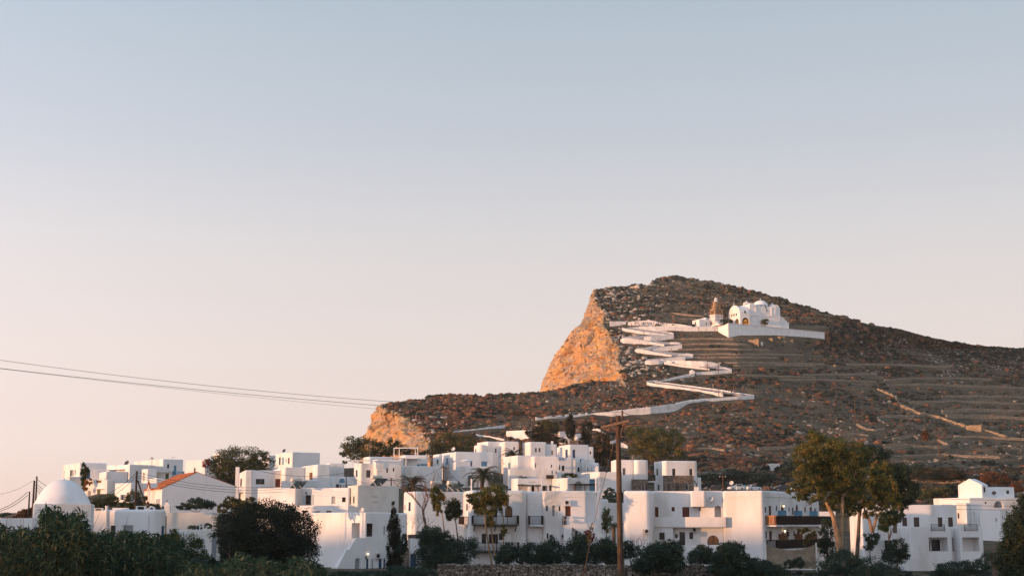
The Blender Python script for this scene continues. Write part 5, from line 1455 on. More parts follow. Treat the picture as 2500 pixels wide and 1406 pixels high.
legs = [  # crown polyline, foot polyline, label
    ([(1487, 785), (1528, 785)], [(1489, 795), (1528, 794)], 'short white wall at the head of the zigzag path, by the cliff edge'),
    ([(1533, 787), (1545, 785), (1575, 783), (1580, 783.5), (1581, 781), (1590, 783), (1612, 788), (1660, 792), (1690, 797)], [(1533, 795), (1580, 796), (1612, 797), (1660, 799), (1690, 802)], 'stepped white back wall of the top terrace behind the walkers'),
    ([(1549, 797.5), (1600, 797), (1680, 798), (1753, 799)], [(1560, 804), (1604, 807), (1680, 808), (1753, 808)], 'long level white wall in front of the top terrace'),
    ([(1519, 801), (1560, 808), (1600, 814), (1626, 818)], [(1519, 806), (1560, 813), (1600, 818), (1630, 821)], 'pink lit parapet of the topmost sloping leg of the path'),
    ([(1540, 799), (1590, 805), (1632, 811.5), (1638, 812), (1644, 814)], [(1545, 802), (1590, 808), (1632, 814), (1644, 818)], 'thin inner wall above the topmost sloping leg'),
    ([(1644, 815), (1620, 818), (1585, 822), (1570, 824)], [(1644.5, 826.5), (1620, 829), (1588, 833), (1572, 832)], 'high white wall below the first right hand bend'),
    ([(1513, 829), (1515, 826.5), (1530, 825), (1569, 831), (1600, 837), (1624, 841)], [(1516, 833), (1524, 836.5), (1540, 837.5), (1588, 840), (1604, 843), (1622, 846)], 'rounded white wall bulging toward the cliff at the first left bend'),
    ([(1635, 836), (1638, 835), (1650, 836), (1660, 837)], [(1635, 841), (1645, 842), (1660, 842)], 'low white wall stub inside the second right bend'),
    ([(1665, 842), (1640, 845), (1610, 849), (1588, 854)], [(1665, 854), (1640, 855), (1610, 856), (1595, 857)], 'white wall below the second right hand bend'),
    ([(1604, 843), (1590, 846), (1576, 851)], [(1604, 847), (1590, 851), (1578, 854)], 'small white upper wall of the third path leg'),
    ([(1549, 854), (1552, 852.5), (1566, 853), (1600, 860), (1640, 867)], [(1551, 858), (1558, 860.5), (1575, 863.5), (1610, 867.5), (1640, 871.5)], 'sunlit rounded wall at the second left bend'),
    ([(1655, 866), (1668, 864), (1680, 862.5), (1692, 866)], [(1655, 871), (1680, 870), (1692, 870)], 'white wall along the outside of the third right bend'),
    ([(1692, 867), (1680, 869), (1650, 873), (1625, 877)], [(1692, 874), (1672, 875), (1672, 880), (1625, 881)], 'stepped white wall below the third right hand bend'),
    ([(1574, 882), (1576, 880), (1600, 879), (1623, 880.5)], [(1575, 888), (1590, 889.5), (1610, 889), (1622, 886)], 'bright sunlit white wall at the third left bend'),
    ([(1624, 881), (1660, 881), (1690, 881.5), (1720, 882), (1757, 888)], [(1640, 886), (1660, 890), (1690, 895), (1720, 897), (1757, 895)], 'tall white wall panel bearing a faint arch pattern'),
    ([(1614, 878), (1628, 880), (1642, 883)], [(1614, 883), (1628, 886), (1642, 889)], 'small white link wall at the third left bend'),
    ([(1622, 884), (1660, 890), (1700, 895), (1730, 900)], [(1622, 889), (1660, 895), (1700, 900), (1732, 903)], 'sloping white parapet under the arch patterned wall'),
    ([(1757, 897), (1770, 898), (1784, 902.5)], [(1757, 901), (1770, 902), (1785, 906)], 'low white wall outside the fourth right bend'),
    ([(1785, 903), (1750, 907), (1720, 909), (1697, 911)], [(1786, 910), (1770, 911), (1740, 914), (1700, 915)], 'white wall below the fourth right hand bend'),
    ([(1694, 912), (1670, 916), (1646, 921), (1620, 927), (1600, 932)], [(1694, 918), (1670, 921), (1646, 926), (1625, 930), (1610, 932)], 'thin white wall running down left from the small kiosk'),
    ([(1595, 931), (1640, 936), (1700, 944), (1760, 952), (1808, 960), (1839, 964)], [(1597, 934), (1640, 939.5), (1700, 948), (1760, 956), (1808, 963.5), (1839, 967)], 'long white wall on the far side of the lowest slope of the zigzag'),
    ([(1578, 933.5), (1600, 937), (1640, 942), (1692, 949), (1740, 957), (1765, 961)], [(1580, 936.5), (1600, 941), (1640, 946), (1692, 953), (1740, 961), (1765, 965)], 'sunlit near wall of the lowest right going slope'),
    ([(1840, 964.5), (1790, 970), (1724, 976), (1695, 979)], [(1840, 971.5), (1790, 974), (1724, 979), (1690, 984)], 'white outer wall left of the lowest right hand bend'),
    ([(1695, 979), (1650, 986), (1600, 992), (1532, 999), (1480, 1005), (1438, 1010)], [(1690, 985), (1674, 992), (1650, 1001), (1587, 1011), (1496, 1014), (1443, 1013.5)], 'broad white retaining wall under the lowest leg of the path'),
    ([(1446, 1008.5), (1400, 1012.5), (1360, 1016), (1308, 1021)], [(1448, 1013.5), (1400, 1017.5), (1360, 1022), (1308, 1026)], 'thin lowest end of the white path wall, left of the utility pole top'),
    ([(1724, 973), (1680, 977), (1650, 984), (1648, 987)], [(1724, 978), (1680, 983), (1650, 989), (1648, 990)], 'uneven white inner wall above the lowest leg'),
]
for i, (t, b, lab) in enumerate(legs):
    wall_along('path_wall', t, b, lab, group='white walls of the zigzag path', jag=.45 if 'lowest end' in lab else .10, lift=.1)
for t, b in [([(1540, 800), (1640, 814)], [(1520, 806), (1632, 820)]), ([(1640, 817), (1560, 822)], [(1641, 824), (1570, 829)]), ([(1540, 827), (1660, 841)], [(1530, 833), (1640, 845)]), ([(1660, 844), (1580, 851)], [(1655, 851), (1580, 857)]),
             ([(1570, 855), (1690, 867)], [(1560, 859), (1660, 871)]), ([(1690, 869), (1590, 879)], [(1680, 875), (1595, 884)]), ([(1600, 882), (1770, 900)], [(1600, 886), (1755, 903)]), ([(1780, 904), (1700, 911), (1610, 931)], [(1780, 908), (1700, 915), (1600, 933.5)]),
             ([(1600, 934), (1700, 947), (1838, 966)], [(1590, 936), (1700, 951), (1800, 967)]), ([(1838, 967), (1724, 975), (1650, 984)], [(1838, 970), (1724, 978), (1660, 987)]), ([(1550, 799), (1750, 801)], [(1550, 803), (1750, 806)])]:
    paving(t, b)
for t, b in [([(1572, 822), (1516, 825)], [(1572, 830), (1519, 830)]), ([(1588, 850), (1552, 852)], [(1590, 856), (1556, 857)]), ([(1628, 876), (1577, 880)], [(1628, 882), (1580, 885)]), ([(1606, 930), (1576, 933)], [(1606, 934), (1580, 937.5)]), ([(1622, 839), (1664, 840)], [(1622, 845), (1664, 844)]), ([(1638, 867), (1692, 866)], [(1638, 872.5), (1691, 871)]), ([(1748, 894), (1786, 902)], [(1748, 904), (1786, 906)]), ([(1636, 813), (1645, 815)], [(1630, 822), (1645, 822)])]:
    paving(t, b, .55)
q = hill(1690, 916); kb = MB(); kb.box(q.x - 1, q.x + 1, q.y - 1, q.y + 1, q.z - 1, q.z + 1.5, M_WHITEWALL); kb.lathe((q.x, q.y, q.z + 1.5), [(1.3, 0), (.9, .5), (.02, .9)], M_WHITEWALL, 8); kb.build('shrine', loc=q, label='little white wayside shrine beside the zigzag path', cat='shrine')
# path below the first bend towards the village
wall_along('path_wall', [(1105, 1053), (1160, 1047), (1190, 1043), (1232, 1037)], [(1105, 1056), (1160, 1051), (1190, 1047), (1232, 1040)], 'white wall climbing right behind the round skyline trees', jag=.1)
wall_along('path_wall', [(1163, 1060), (1200, 1065), (1232, 1071)], [(1163, 1063), (1200, 1068), (1232, 1075)], 'thin pale footpath wall above the topmost white cubes', jag=.1)
wall_along('path_wall', [(1438, 1045), (1460, 1046), (1470, 1050), (1482, 1058)], [(1438, 1049), (1460, 1050), (1468, 1056), (1478, 1062)], 'short white wall beside the utility pole crossarm', jag=.1)
wall_along('path_wall', [(1490, 1077), (1505, 1073)], [(1490, 1081), (1505, 1078)], 'small white wall left of the pole trunk', jag=.1)
wall_along('path_wall', [(1515, 1080), (1523, 1080), (1532, 1089)], [(1515, 1090), (1523, 1090), (1533, 1091)], 'small humped white wall right of the pole trunk', jag=.1)

# ------------------------------------------------------------------ church on the hill
def retaining():
    f = Frame(1778, 663, 789, 812, 28, None, 2013, 8, None)
    r = empty('retaining_wall', at(1778, 811, 663), 'long high whitewashed retaining wall under the hilltop church', 'wall')
    mb = MB(); zt = f.z1
    n = 24
    for i in range(n):
        a0, a1 = f.W * i / n, f.W * (i + 1) / n
        def top(a): return zt + (zat(807.5, 663 + 20.6) - zt) * (a / f.W)
        P = [f.pt('R', a0, zt - 16), f.pt('R', a1, zt - 16), f.pt('R', a1, top(a1)), f.pt('R', a0, top(a0))]
        mb.face(P, M_CHURCH)
        Q = [p + f.dL * 18 for p in P]
        mb.face([P[3], P[2], Q[2], Q[3]], M_PAVE)
        if i == n - 1: mb.face([P[1], Q[1], Q[2], P[2]], M_CHURCH)
    P = [f.pt('L', f.D, zt - 16), f.pt('L', 0, zt - 16), f.pt('L', 0, zt), f.pt('L', f.D, zt - 1.4)]
    mb.face(P, M_CHURCH)
    rs = np.random.default_rng(3)
    for i in range(46):   # small drain holes
        a = rs.uniform(1, f.W - 1); z = zt - rs.uniform(.8, 3.0) - 1.0 * a / f.W; mb.obox(f.pt('R', a, z, .005), f.dR * .1, f.nR * .02, Vector((0, 0, .09)), M_GREY)
    mb.build('wall', r)
    cp = MB(); cp.bar(f.pt('R', 0, zt + .08), f.pt('R', f.W, zat(807.5, 683.6) + .08), .5, M_CHURCH, .16); cp.build('coping', r)
    return f
FR = retaining()
wall_along('path_wall', [(1700, 798), (1752, 797), (1768, 792), (1778, 789)], [(1700, 806), (1752, 807), (1768, 810), (1778, 812)], 'white ramp wall rising to the church terrace', thick=.8)

ch = empty('hill_church', at(1830, 795, 676), 'big white hilltop church with several domes and rounded gables', 'church')
YC = 673
cf = Frame(1830, YC, 748, 798, 20, 1812, 1906, None, None)   # tall nave block
mb = MB()
dR, dL, nR, nL = cf.dR, cf.dL, cf.nR, cf.nL
zb = cf.z0 - 4
def zy(py): return zat(py, YC)
def cpt(px, py, off=0): return cf.on('R', px, py, off)
def sR(px): return cf.sz('R', px, 770)[0]
Wd = 13.0
# main body with wavy parapet: outline on the long face pushed back
outline = [(1830, 800), (1830, 745), (1833, 740.5), (1837, 739), (1841, 740.5), (1844, 747), (1886, 749), (1890, 745), (1895, 743.5), (1900, 745.5), (1904, 752), (1906, 768), (1908, 774), (1914, 778), (1920, 784), (1922, 788), (1926, 788), (1926, 804)]
mb.prism([cpt(x, y) for x, y in outline[:11] + [(1907, 804)]], dL * Wd, M_CHURCH)
mb.prism([cpt(x, y, -.4) for x, y in [(1906.5, 804), (1906.5, 773), (1909, 774), (1914, 777), (1917, 781), (1921, 784), (1921, 787), (1926, 787), (1926, 804)]], dL * (Wd - 2), M_CHURCH)
a, b = cpt(1830, 769.5, .1), cpt(1907, 774, .1); mb.bar(a, b, .2, M_CHURCH, .35)
for x in (1845, 1884, 1893): mb.obox(cpt(x, 760, .15), dR * .35, nR * .15, Vector((0, 0, 2.1)), M_CHURCH)
mb.build('nave', ch)
for x, y in ((1844, 749.5), (1870, 748.5), (1872.5, 755.5)):
    s0 = sR(x - .9); s1 = sR(x + .9); make_window(cf, ('R', s0, s1, zy(y + 3), zy(y - 2.5), 'dark', dict(depth=-.05)), ch)
# low front wing with arches (narthex)
wf = Frame(1807, YC - 3, 761.5, 796, 20, 1778, 1830.5, None, None)
mb = MB()
zt = wf.z1
wl_ = [(s, s) for s in (0, 1)]
# long side with an arched opening
def arch_wall(f, face, L, zbot, ztop, ops, deep, inner):
    xs_ = [0]
    for (a0, a1, za) in ops:
        mb.face([f.pt(face, xs_[-1], zbot), f.pt(face, a0, zbot), f.pt(face, a0, ztop), f.pt(face, xs_[-1], ztop)], M_CHURCH)
        q = arch_outline(f, face, a0, a1, zbot, za, 0); qi = arch_outline(f, face, a0, a1, zbot, za, -deep)
        h = len(q) // 2
        mb.face([f.pt(face, a0, ztop)] + [q[0]] + q[1:h + 1] + [f.pt(face, (a0 + a1) / 2, ztop)], M_CHURCH)
        mb.face([f.pt(face, (a0 + a1) / 2, ztop)] + q[h:] + [f.pt(face, a1, ztop)], M_CHURCH)
        for k in range(len(q) - 1): mb.face([q[k], q[k + 1], qi[k + 1], qi[k]], inner)
        xs_.append(a1)
    mb.face([f.pt(face, xs_[-1], zbot), f.pt(face, L, zbot), f.pt(face, L, ztop), f.pt(face, xs_[-1], ztop)], M_CHURCH)
M_ARCHIN = mat('lit_porch_yellow', (.62, .42, .16), (.52, .34, .12), scale=.6)  # warm light inside the arches put into this yellow
zb2 = wf.z0 - 2
so = sorted((wf.sz('R', 1812, 785)[0], wf.sz('R', 1829, 785)[0]))
arch_wall(wf, 'R', wf.W, zb2, zt, [(so[0], so[1], zat(774.5, YC - 3))], 1.6, M_ARCHIN)
l1 = sorted((wf.sz('L', 1795, 785)[0], wf.sz('L', 1803.5, 785)[0])); l2 = sorted((wf.sz('L', 1779, 785)[0], wf.sz('L', 1790, 785)[0])); l2[1] = min(l2[1], wf.D - .2)
arch_wall(wf, 'L', wf.D, zb2, zt, [(l1[0], l1[1], zat(777, YC - 1)), (l2[0], l2[1], zat(778, YC + 2))], 1.6, M_ARCHIN)
# back of the porch: its warm light is painted yellow as well
bk = wf.pt('R', so[0], zb2, -4.0)
mb.obox(wf.pt('R', wf.W * .5, (zb2 + zt) / 2, -5.0), dR * (wf.W * .4), nR * .2, Vector((0, 0, (zt - zb2) / 2)), M_ARCHIN)
mb.obox(wf.pt('R', wf.W * .96, (zb2 + zt) / 2, -2.6), dR * .25, nR * 2.5, Vector((0, 0, (zt - zb2) / 2)), M_ARCHIN)
mb.obox(wf.pt('R', wf.W * .5, zt - .05, -wf.D * .5), dR * (wf.W * .49), nR * (wf.D * .49), Vector((0, 0, .04)), M_CHURCH)
# bell shaped gable facing left and the barrel roof behind it
gm = []
for i in range(13):
    t = i / 12; a = math.pi * t
    gm.append((wf.D * (1 - (0.5 + 0.5 * math.cos(a))) if False else wf.D * t, zt + (zat(744, YC) - zt) * (math.sin(a) ** .62)))
poly = [wf.pt('L', s_, z_, .05) for s_, z_ in gm]
mb.prism(poly, -nL * .5, M_CHURCH)
poly2 = [wf.pt('L', s_, zt + (z_ - zt) * .93, -.45) for s_, z_ in gm]
mb.prism(poly2, -nL * (wf.W - .4), M_CHURCH)
mb.build('porch', ch)
for x in (1787, 1792.3, 1798):
    s0, s1 = sorted((wf.sz('L', x - 1, 766)[0], wf.sz('L', x + 1, 766)[0])); make_window(wf, ('L', s0, s1, zat(770, YC), zat(764.5, YC), 'dark', dict(depth=-.1)), ch)
s0, s1 = sorted((wf.sz('R', 1817, 762)[0], wf.sz('R', 1820.5, 762)[0])); make_window(wf, ('R', s0, s1, zat(766, YC), zat(760, YC), 'dark', dict(depth=-.1)), ch)
def cross(p, h, m=M_CHURCH):
    c = MB(); c.bar(p, p + Vector((0, 0, h)), .16, m); q = p + Vector((0, 0, h * .65)); c.bar(q - dR * h * .3, q + dR * h * .3, .16, m); return c.build('cross', ch)
cross(wf.pt('L', wf.D * .5, zat(744.5, YC), 0), 1.2)
def dome(px, ytop, ybase, rpx, drum_py, Yd, seg=20):
    r_ = rpx * Yd / FPX; c = at(px, ybase, Yd); d = MB(); hgt = zat(ytop, Yd) - c.z; dr = c.z - zat(drum_py, Yd)
    d.lathe((c.x, c.y, c.z), [(r_, -dr - 1.5), (r_, 0), (r_ * 1.06, .02), (r_ * 1.06, .25)] + [(r_ * math.cos(a), .25 + (hgt - .25) * math.sin(a)) for a in np.linspace(0.0, 1.5, 8)] + [(.02, hgt + .02)], M_CHURCH, seg)
    d.build('dome', ch); cross(Vector((c.x, c.y, c.z + hgt - .1)), 1.0 if rpx > 10 else .8)
    k = MB()
    for t in (-2.2, -1.7, -1.1):
        k.obox((c.x + r_ * math.cos(t), c.y + r_ * math.sin(t), c.z - dr * .5), Vector((-math.sin(t), math.cos(t), 0)) * .28, Vector((math.cos(t), math.sin(t), 0)) * .06, Vector((0, 0, min(.6, dr * .4))), M_GLASS)
    k.build('dome_window', ch)
dome(1857, 733.5, 747, 17.5, 754, YC + 7.5, 28)
dome(1822.5, 737.5, 742.5, 8, 750, YC + 9, 12)
dome(1885.5, 742.5, 746.5, 6.5, 752, YC + 9, 12)

# bell tower inside scaffolding
bt = empty('bell_tower', at(1748, 788, 677), 'ochre tiered bell tower with a small round cap, wrapped in scaffolding', 'bell tower')
bf = Frame(1748, 677, 729, 792, 28, 1735, 1762, None, None)
mb = MB(); ctr = at(1748.5, 760, 679)
def tier(p0, p1, hw, m=M_TOWERSTONE, op=True, par=True):
    z0_, z1_ = zat(p0, 677), zat(p1, 677)
    # four corner piers, sill and lintel leave open bell arches
    u, v = bf.dR * hw, bf.dL * hw
    c0 = Vector((ctr.x, ctr.y, 0))
    if op:
        for a in (-1, 1):
            for b in (-1, 1):
                mb.obox(c0 + u * a * .76 + v * b * .76 + Vector((0, 0, (z0_ + z1_) / 2)), u * .24, v * .24, Vector((0, 0, (z1_ - z0_) / 2)), m)
        for a in (-1, 1):
            mb.obox(c0 + u * a * .8 + Vector((0, 0, (z0_ + z1_) / 2)), u * .12, v * .12, Vector((0, 0, (z1_ - z0_) / 2)), m); mb.obox(c0 + v * a * .8 + Vector((0, 0, (z0_ + z1_) / 2)), u * .12, v * .12, Vector((0, 0, (z1_ - z0_) / 2)), m)
        for zz_, hh_ in ((z1_ - .35, .35), (z0_ + .25, .25)): mb.obox(c0 + Vector((0, 0, zz_)), u * .99, v * .99, Vector((0, 0, hh_)), m)
    else:
        mb.obox(c0 + Vector((0, 0, (z0_ + z1_) / 2)), u, v, Vector((0, 0, (z1_ - z0_) / 2)), m)
    mb.obox(c0 + Vector((0, 0, z1_ + .1)), u * 1.12, v * 1.12, Vector((0, 0, .12)), m)
hw0 = 2.15
tier(800, 769, hw0 * 1.02, M_CHURCH, False); tier(768, 755, hw0); tier(753.5, 745, hw0 * .68); tier(744, 737, hw0 * .5)
zc = zat(736, 677); mb.lathe((ctr.x, ctr.y, zc), [(.75, 0), (.8, .5), (.7, .9), (.85, 1.0), (.75, 1.5), (.4, 1.95), (.05, 2.1)], M_CHURCH, 12)
mb.build('tower', bt)
sc = MB(); sx = hw0 * 1.3
zs_ = np.linspace(zat(790, 677), zat(733, 677), 8)
def scp(a, b, z): p = ctr + bf.dR * a * sx + bf.dL * b * sx; return Vector((p.x, p.y, z))
us = (-1, -.35, .35, 1)
for a in us:
    for b in (-1, 1): sc.bar(scp(a, b, zs_[0]), scp(a, b, zs_[-1] - (0 if b > 0 else 1.2)), .09, M_RUST); sc.bar(scp(b, a, zs_[0]), scp(b, a, zs_[-1] - 1.0), .09, M_RUST)
for z in zs_:
    for b in (-1, 1): sc.bar(scp(-1.1, b, z), scp(1.1, b, z), .08, M_RUST); sc.bar(scp(b, -1.1, z), scp(b, 1.1, z), .08, M_RUST)
    sc.obox(scp(1.0, 0, z - .06), bf.dR * .5, bf.dL * sx, Vector((0, 0, .04)), M_RUST)
sc.bar(scp(-1, -1, zs_[1]), scp(1, -1, zs_[3]), .07, M_RUST); sc.bar(scp(1, -1, zs_[3]), scp(-1, -1, zs_[5]), .07, M_RUST)
sc.bar(scp(-2.6, -.8, zs_[3] + .3), scp(-1, -1, zs_[3] + .9), .07, M_RUST)
sc.build('scaffolding', bt)

H['gatehouse'] = house('white_house', 'low white house at the foot of the scaffolded bell tower', [
    B(1707, 676, 779, 797, 24, pl=1690, pr=1745, rc=.2, rt=.1, wins=[('L', 1696, 786, 699 + 1000, 792, 'dark'), ('R', 1723, 787, 1725.5, 794, 'dark'), ('R', 1741, 787, 1743.5, 795, 'dark')], under=3),
    B(1722, 682, 775, 795, 24, pl=1706, pr=1740, rc=.4, rt=.3)])
wall_along('path_wall', [(1735, 776), (1748, 778), (1756, 792), (1768, 793)], [(1735, 796), (1748, 798), (1756, 803), (1768, 806)], 'sunlit white buttress below the bell tower', thick=1.5, drop=1)

# ------------------------------------------------------------------ ruins, terraces, field walls
def ruin(px0, px1, ytop, ybase, label, phi=25, pl=None):
    f = Frame(px1, float(D(px1, ybase)) - 1, ytop, ybase, 62, px0, px1 + 5, None, 1.0)
    mb = MB(); n = 8; rr = random.Random(int(px0))
    for i in range(n):
        a0, a1 = f.D * i / n, f.D * (i + 1) / n; h = f.z1 - f.z0
        z = f.z0 + h * (1 - .28 * rr.random() * (i > 1)) if i < n - 2 else f.z0 + h * .6
        mb.obox(f.pt('L', (a0 + a1) / 2, (f.z0 - 1.5 + z) / 2, -.3), f.dL * ((a1 - a0) / 2), f.nL * .3, Vector((0, 0, (z - f.z0 + 1.5) / 2)), M_OCHRESTONE)
    mb.obox(f.pt('R', .5, (f.z0 + f.z1) / 2 - 1, -.3), f.dR * .49, f.nR * .3, Vector((0, 0, (f.z1 - f.z0) / 2)), M_OCHRESTONE)
    mb.build('ruin', loc=f.pt('L', 0, f.z0), label=label, cat='ruin', group='ochre ruins below the church')
    EXCL.append(np.array([(px0, ybase), (px1, ybase)]))
ruin(1819, 1852, 827, 843, 'largest ochre ruined wall below the church terrace')
ruin(1866, 1886, 825, 831.5, 'ochre ruin close under the middle of the retaining wall')
ruin(1897, 1905, 820.5, 825.5, 'tiny ochre ruin touching the foot of the retaining wall')
ruin(1906, 1916, 820, 825.5, 'second tiny ochre ruin touching the retaining wall foot')
ruin(1906, 1918, 831, 835, 'low ochre ruin on the first terrace below the long wall')
ruin(1928, 1936, 829, 835, 'small square ochre ruin, rightmost below the long wall')
ruin(2028, 2040, 890, 895, 'little ochre stub on the middle terrace')
q = MB(); c = hill(1860, 843); q.box(c.x - .5, c.x + .5, c.y - .3, c.y + .3, c.z - .5, c.z + 1.6, M_CREAM); q.build('stone_pillar', loc=c, label='pale stone pillar right of the largest ruin', cat='pillar')
tw_ = [
    ([(1660, 829), (1720, 828), (1790, 829)], .7), ([(1665, 842), (1740, 840), (1830, 842)], .7), ([(1655, 855), (1720, 853), (1800, 854), (1880, 856)], .8), ([(1690, 867), (1760, 865), (1850, 866), (1960, 868)], .7), ([(1695, 875), (1760, 873), (1900, 875)], .6),
    ([(1770, 887), (1850, 886), (1940, 889), (2010, 890)], .8), ([(1790, 894), (1870, 892), (1990, 894)], .7), ([(1800, 917), (1880, 919), (1990, 922)], .6), ([(2066, 892), (2120, 891), (2230, 893), (2260, 896), (2312, 897), (2325, 894)], 1.1),
    ([(1960, 916), (2060, 915), (2140, 914)], .8), ([(1900, 929), (1990, 928), (2080, 931), (2140, 934)], .8), ([(2160, 929), (2230, 925), (2330, 924), (2420, 928)], .9), ([(2165, 941), (2260, 939), (2380, 944), (2500, 948)], .9),
    ([(2300, 969), (2400, 968), (2520, 972)], 1.0), ([(2220, 983), (2340, 981), (2520, 988)], 1.0), ([(2300, 1006), (2370, 1002), (2450, 1004), (2520, 1006)], 1.4), ([(2310, 1017), (2400, 1018), (2520, 1024)], 1.3), ([(2142, 1020), (2160, 1017), (2240, 1016), (2262, 1011)], .8),
    ([(2142, 1021), (2146, 1028), (2160, 1035)], .9), ([(2092, 1038), (2115, 1049), (2135, 1053), (2160, 1050)], 1.0), ([(2050, 1064), (2090, 1063), (2120, 1066)], 1.1), ([(2180, 1073), (2230, 1067), (2240, 1072)], 1.2), ([(2290, 1076), (2310, 1086), (2318, 1090), (2290, 1093), (2230, 1092)], 1.1),
    ([(2330, 1068), (2420, 1070), (2520, 1076)], 1.2), ([(2160, 1098), (2190, 1094), (2219, 1090)], 1.6), ([(2040, 1104), (2150, 1101), (2160, 1099)], .8), ([(1700, 1098), (1740, 1096), (1770, 1101)], .6), ([(1850, 1096), (1900, 1094), (1950, 1092)], .7),
    ([(2225, 1178), (2290, 1177), (2380, 1182)], 1.6), ([(2180, 1116), (2300, 1112), (2440, 1118)], .7), ([(1705, 1160), (1765, 1160)], .7), ([(1600, 786), (1640, 780), (1700, 781)], .6), ([(1590, 770), (1640, 765), (1720, 775)], .6),
]
for P, h in tw_:
    x0 = P[0][0]; mid = P[len(P) // 2]
    where = ('just below the church' if mid[1] < 880 else 'on the middle of the slope' if mid[1] < 960 else 'low on the slope at the right')
    wall_along('terrace_wall', [(x, y - h * FPX / float(D(x, y)) * .45) for x, y in P], P, 'thin dry stone terrace wall %s' % where, thick=.6, m=M_TERRACE, group='dry stone terrace walls %s' % where, jag=.12, n=max(6, len(P) * 6), lift=.3, drop=1.2)
P = [(2143, 952), (2165, 961), (2187, 970), (2190, 980), (2200, 991), (2225, 1002), (2246, 1011), (2262, 1012), (2292, 1019), (2325, 1031), (2356, 1041)]
wall_along('field_wall', [(x, y - 3.2) for x, y in P], P, 'long sunlit stone wall stepping diagonally down the slope at the right', thick=.7, m=M_OCHRESTONE, jag=.35, n=70, lift=.1)
P = [(2397, 1051), (2425, 1058), (2456, 1067)]
wall_along('field_wall', [(x, y - 3.5) for x, y in P], P, 'sunlit stone wall continuing right of the ochre hut', thick=1.0, m=M_OCHRESTONE, jag=.2, n=16, lift=.2)
H['fieldhut'] = house('stone_hut', 'roofless ochre stone hut beside the diagonal field wall', [B(2396, float(D(2396, 1052)) - 2, 1037, 1054, 62, pl=2358, pr=2399, rc=.1, rt=.05, m=M_OCHRESTONE, under=1.5)], cat='hut')

# ------------------------------------------------------------------ poles and wires
def far_pole(px, y0, y1, label, Y=None, arm=True, m=M_RUST, w=.14):
    Y = Y or float(D(px, y1)); b = at(px, y1, Y); t = at(px, y0, Y); mb = MB()
    mb.tube([(b.x, Y, b.z - 1), (b.x, Y, t.z)], [w, w * .7], m, 6)
    if arm:
        mb.bar((b.x - .8, Y, t.z - .4), (b.x + .8, Y, t.z - .4), .1, m)
        for q in (-.7, 0, .7): mb.lathe((b.x + q, Y, t.z - .36), [(.05, 0), (.09, .12), (.03, .25)], M_WHITE, 6)
    return mb.build('utility_pole', loc=b, label=label, cat='utility pole')
far_pole(1707, 797, 853, 'far rusty pole rising in front of the top terrace wall')
far_pole(1727, 841, 903, 'far rusty pole beside the arch patterned wall')
far_pole(1755, 892, 967, 'far rusty pole at the lowest zigzag bend')
far_pole(2088, 968, 1030, 'slender rusty pole on the scrubby slope above the eucalyptus', arm=False)
far_pole(1771, 1068, 1130, 'slender rusty pole on the slope above the parked cars', arm=False)
far_pole(2294, 1050, 1118, 'slender rusty pole behind the curved field walls', arm=False)
far_pole(1687, 742, 775, 'thin pole on the upper slope left of the bell tower', arm=False, w=.1)
far_pole(2405, 1060, 1078, 'short pole right of the diagonal field wall', arm=False, w=.12)
far_pole(1765, 1160, 1186, 'short red pole beside the dark parked car', 350, w=.12)
far_pole(85, 1162, 1262, 'tallest dark pole left of the dome', 190, m=M_DARKPOLE, w=.14, arm=False)
far_pole(79, 1172, 1262, 'dark thick pole leaning beside the tallest one', 186, m=M_DARKPOLE, w=.17, arm=False)
far_pole(69, 1199, 1262, 'short brown pole, leftmost of the three near the dome', 178, m=M_DARKPOLE, w=.13, arm=False)
far_pole(845, 1151, 1190, 'dark pole above the blue plaque', 300, m=M_DARKPOLE, w=.14, arm=False)
far_pole(955, 1166, 1190, 'stubby dark pole left of the low palm', 262, m=M_DARKPOLE, w=.14)
far_pole(1082.5, 1136, 1195, 'brown pole carrying cables between the two palms', 280, m=M_DARKPOLE, w=.15, arm=True)
pr = empty('utility_pole', at(333, 1245, 205), 'dark braced pole in front of the tiled gable', 'utility pole')
mb = MB(); mb.tube([at(330, 1250, 205), at(334, 1149, 205)], [.17, .13], M_DARKPOLE, 8); mb.build('pole', pr)
mb = MB(); mb.tube([at(354, 1228, 205), at(336, 1172, 205)], .11, M_DARKPOLE, 8); mb.build('brace', pr)
def wire(a, b, sag, label, r=.015, grp=None, n=14):
    pts = []
    for i in range(n + 1):
        t = i / n; p = a.lerp(b, t); p.z -= sag * 4 * t * (1 - t); pts.append(p)
    mb = MB(); mb.tube(pts, r, M_WIRE, 5); mb.build('power_line', loc=a, label=label, cat='cable', group=grp)
G_ = 'cables strung between the village poles'
top = at(334, 1151, 205)
for dy, px, py, Y in ((2, 690, 1187, 245), (9, 690, 1193, 245), (14, 690, 1200, 245)):
    wire(at(335, 1151 + dy, 205), at(px, py, Y), .9, 'cable from the braced pole crossing the white gable to the right', .03, G_)
for dy, px, py in ((3, 200, 1217), (10, 214, 1226)): wire(at(333, 1151 + dy, 205), at(px, py, 200), 1.0, 'cable sagging from the braced pole to the dome side', .03, G_)
for y0, px, py in ((1165, 126, 1181), (1176, 112, 1191), (1183, 105, 1196), (1190, 98, 1204)): wire(at(86, y0, 190), at(px + 40, py + 16, 210), .6, 'cable running right from the tallest pole behind the dome', .03, G_)
for y0, y1, Y in ((1200, 1246, 178), (1208, 1250, 178)): wire(at(68, y0, 178), at(-12, y1, 170), .35, 'cable sagging left from the short brown pole', .035, G_)
wire(at(79, 1174, 186), at(-40, 1206, 180), .6, 'thin cable leaving left from the leaning pole', .018, G_)
wire(at(845, 1153, 300), at(560, 1130, 240), 1.4, 'cable sagging left from the pole above the plaque', .035, G_)
wire(at(846, 1153, 300), at(955, 1168, 262), 1.6, 'cable between the plaque pole and the stubby pole', .035, G_)
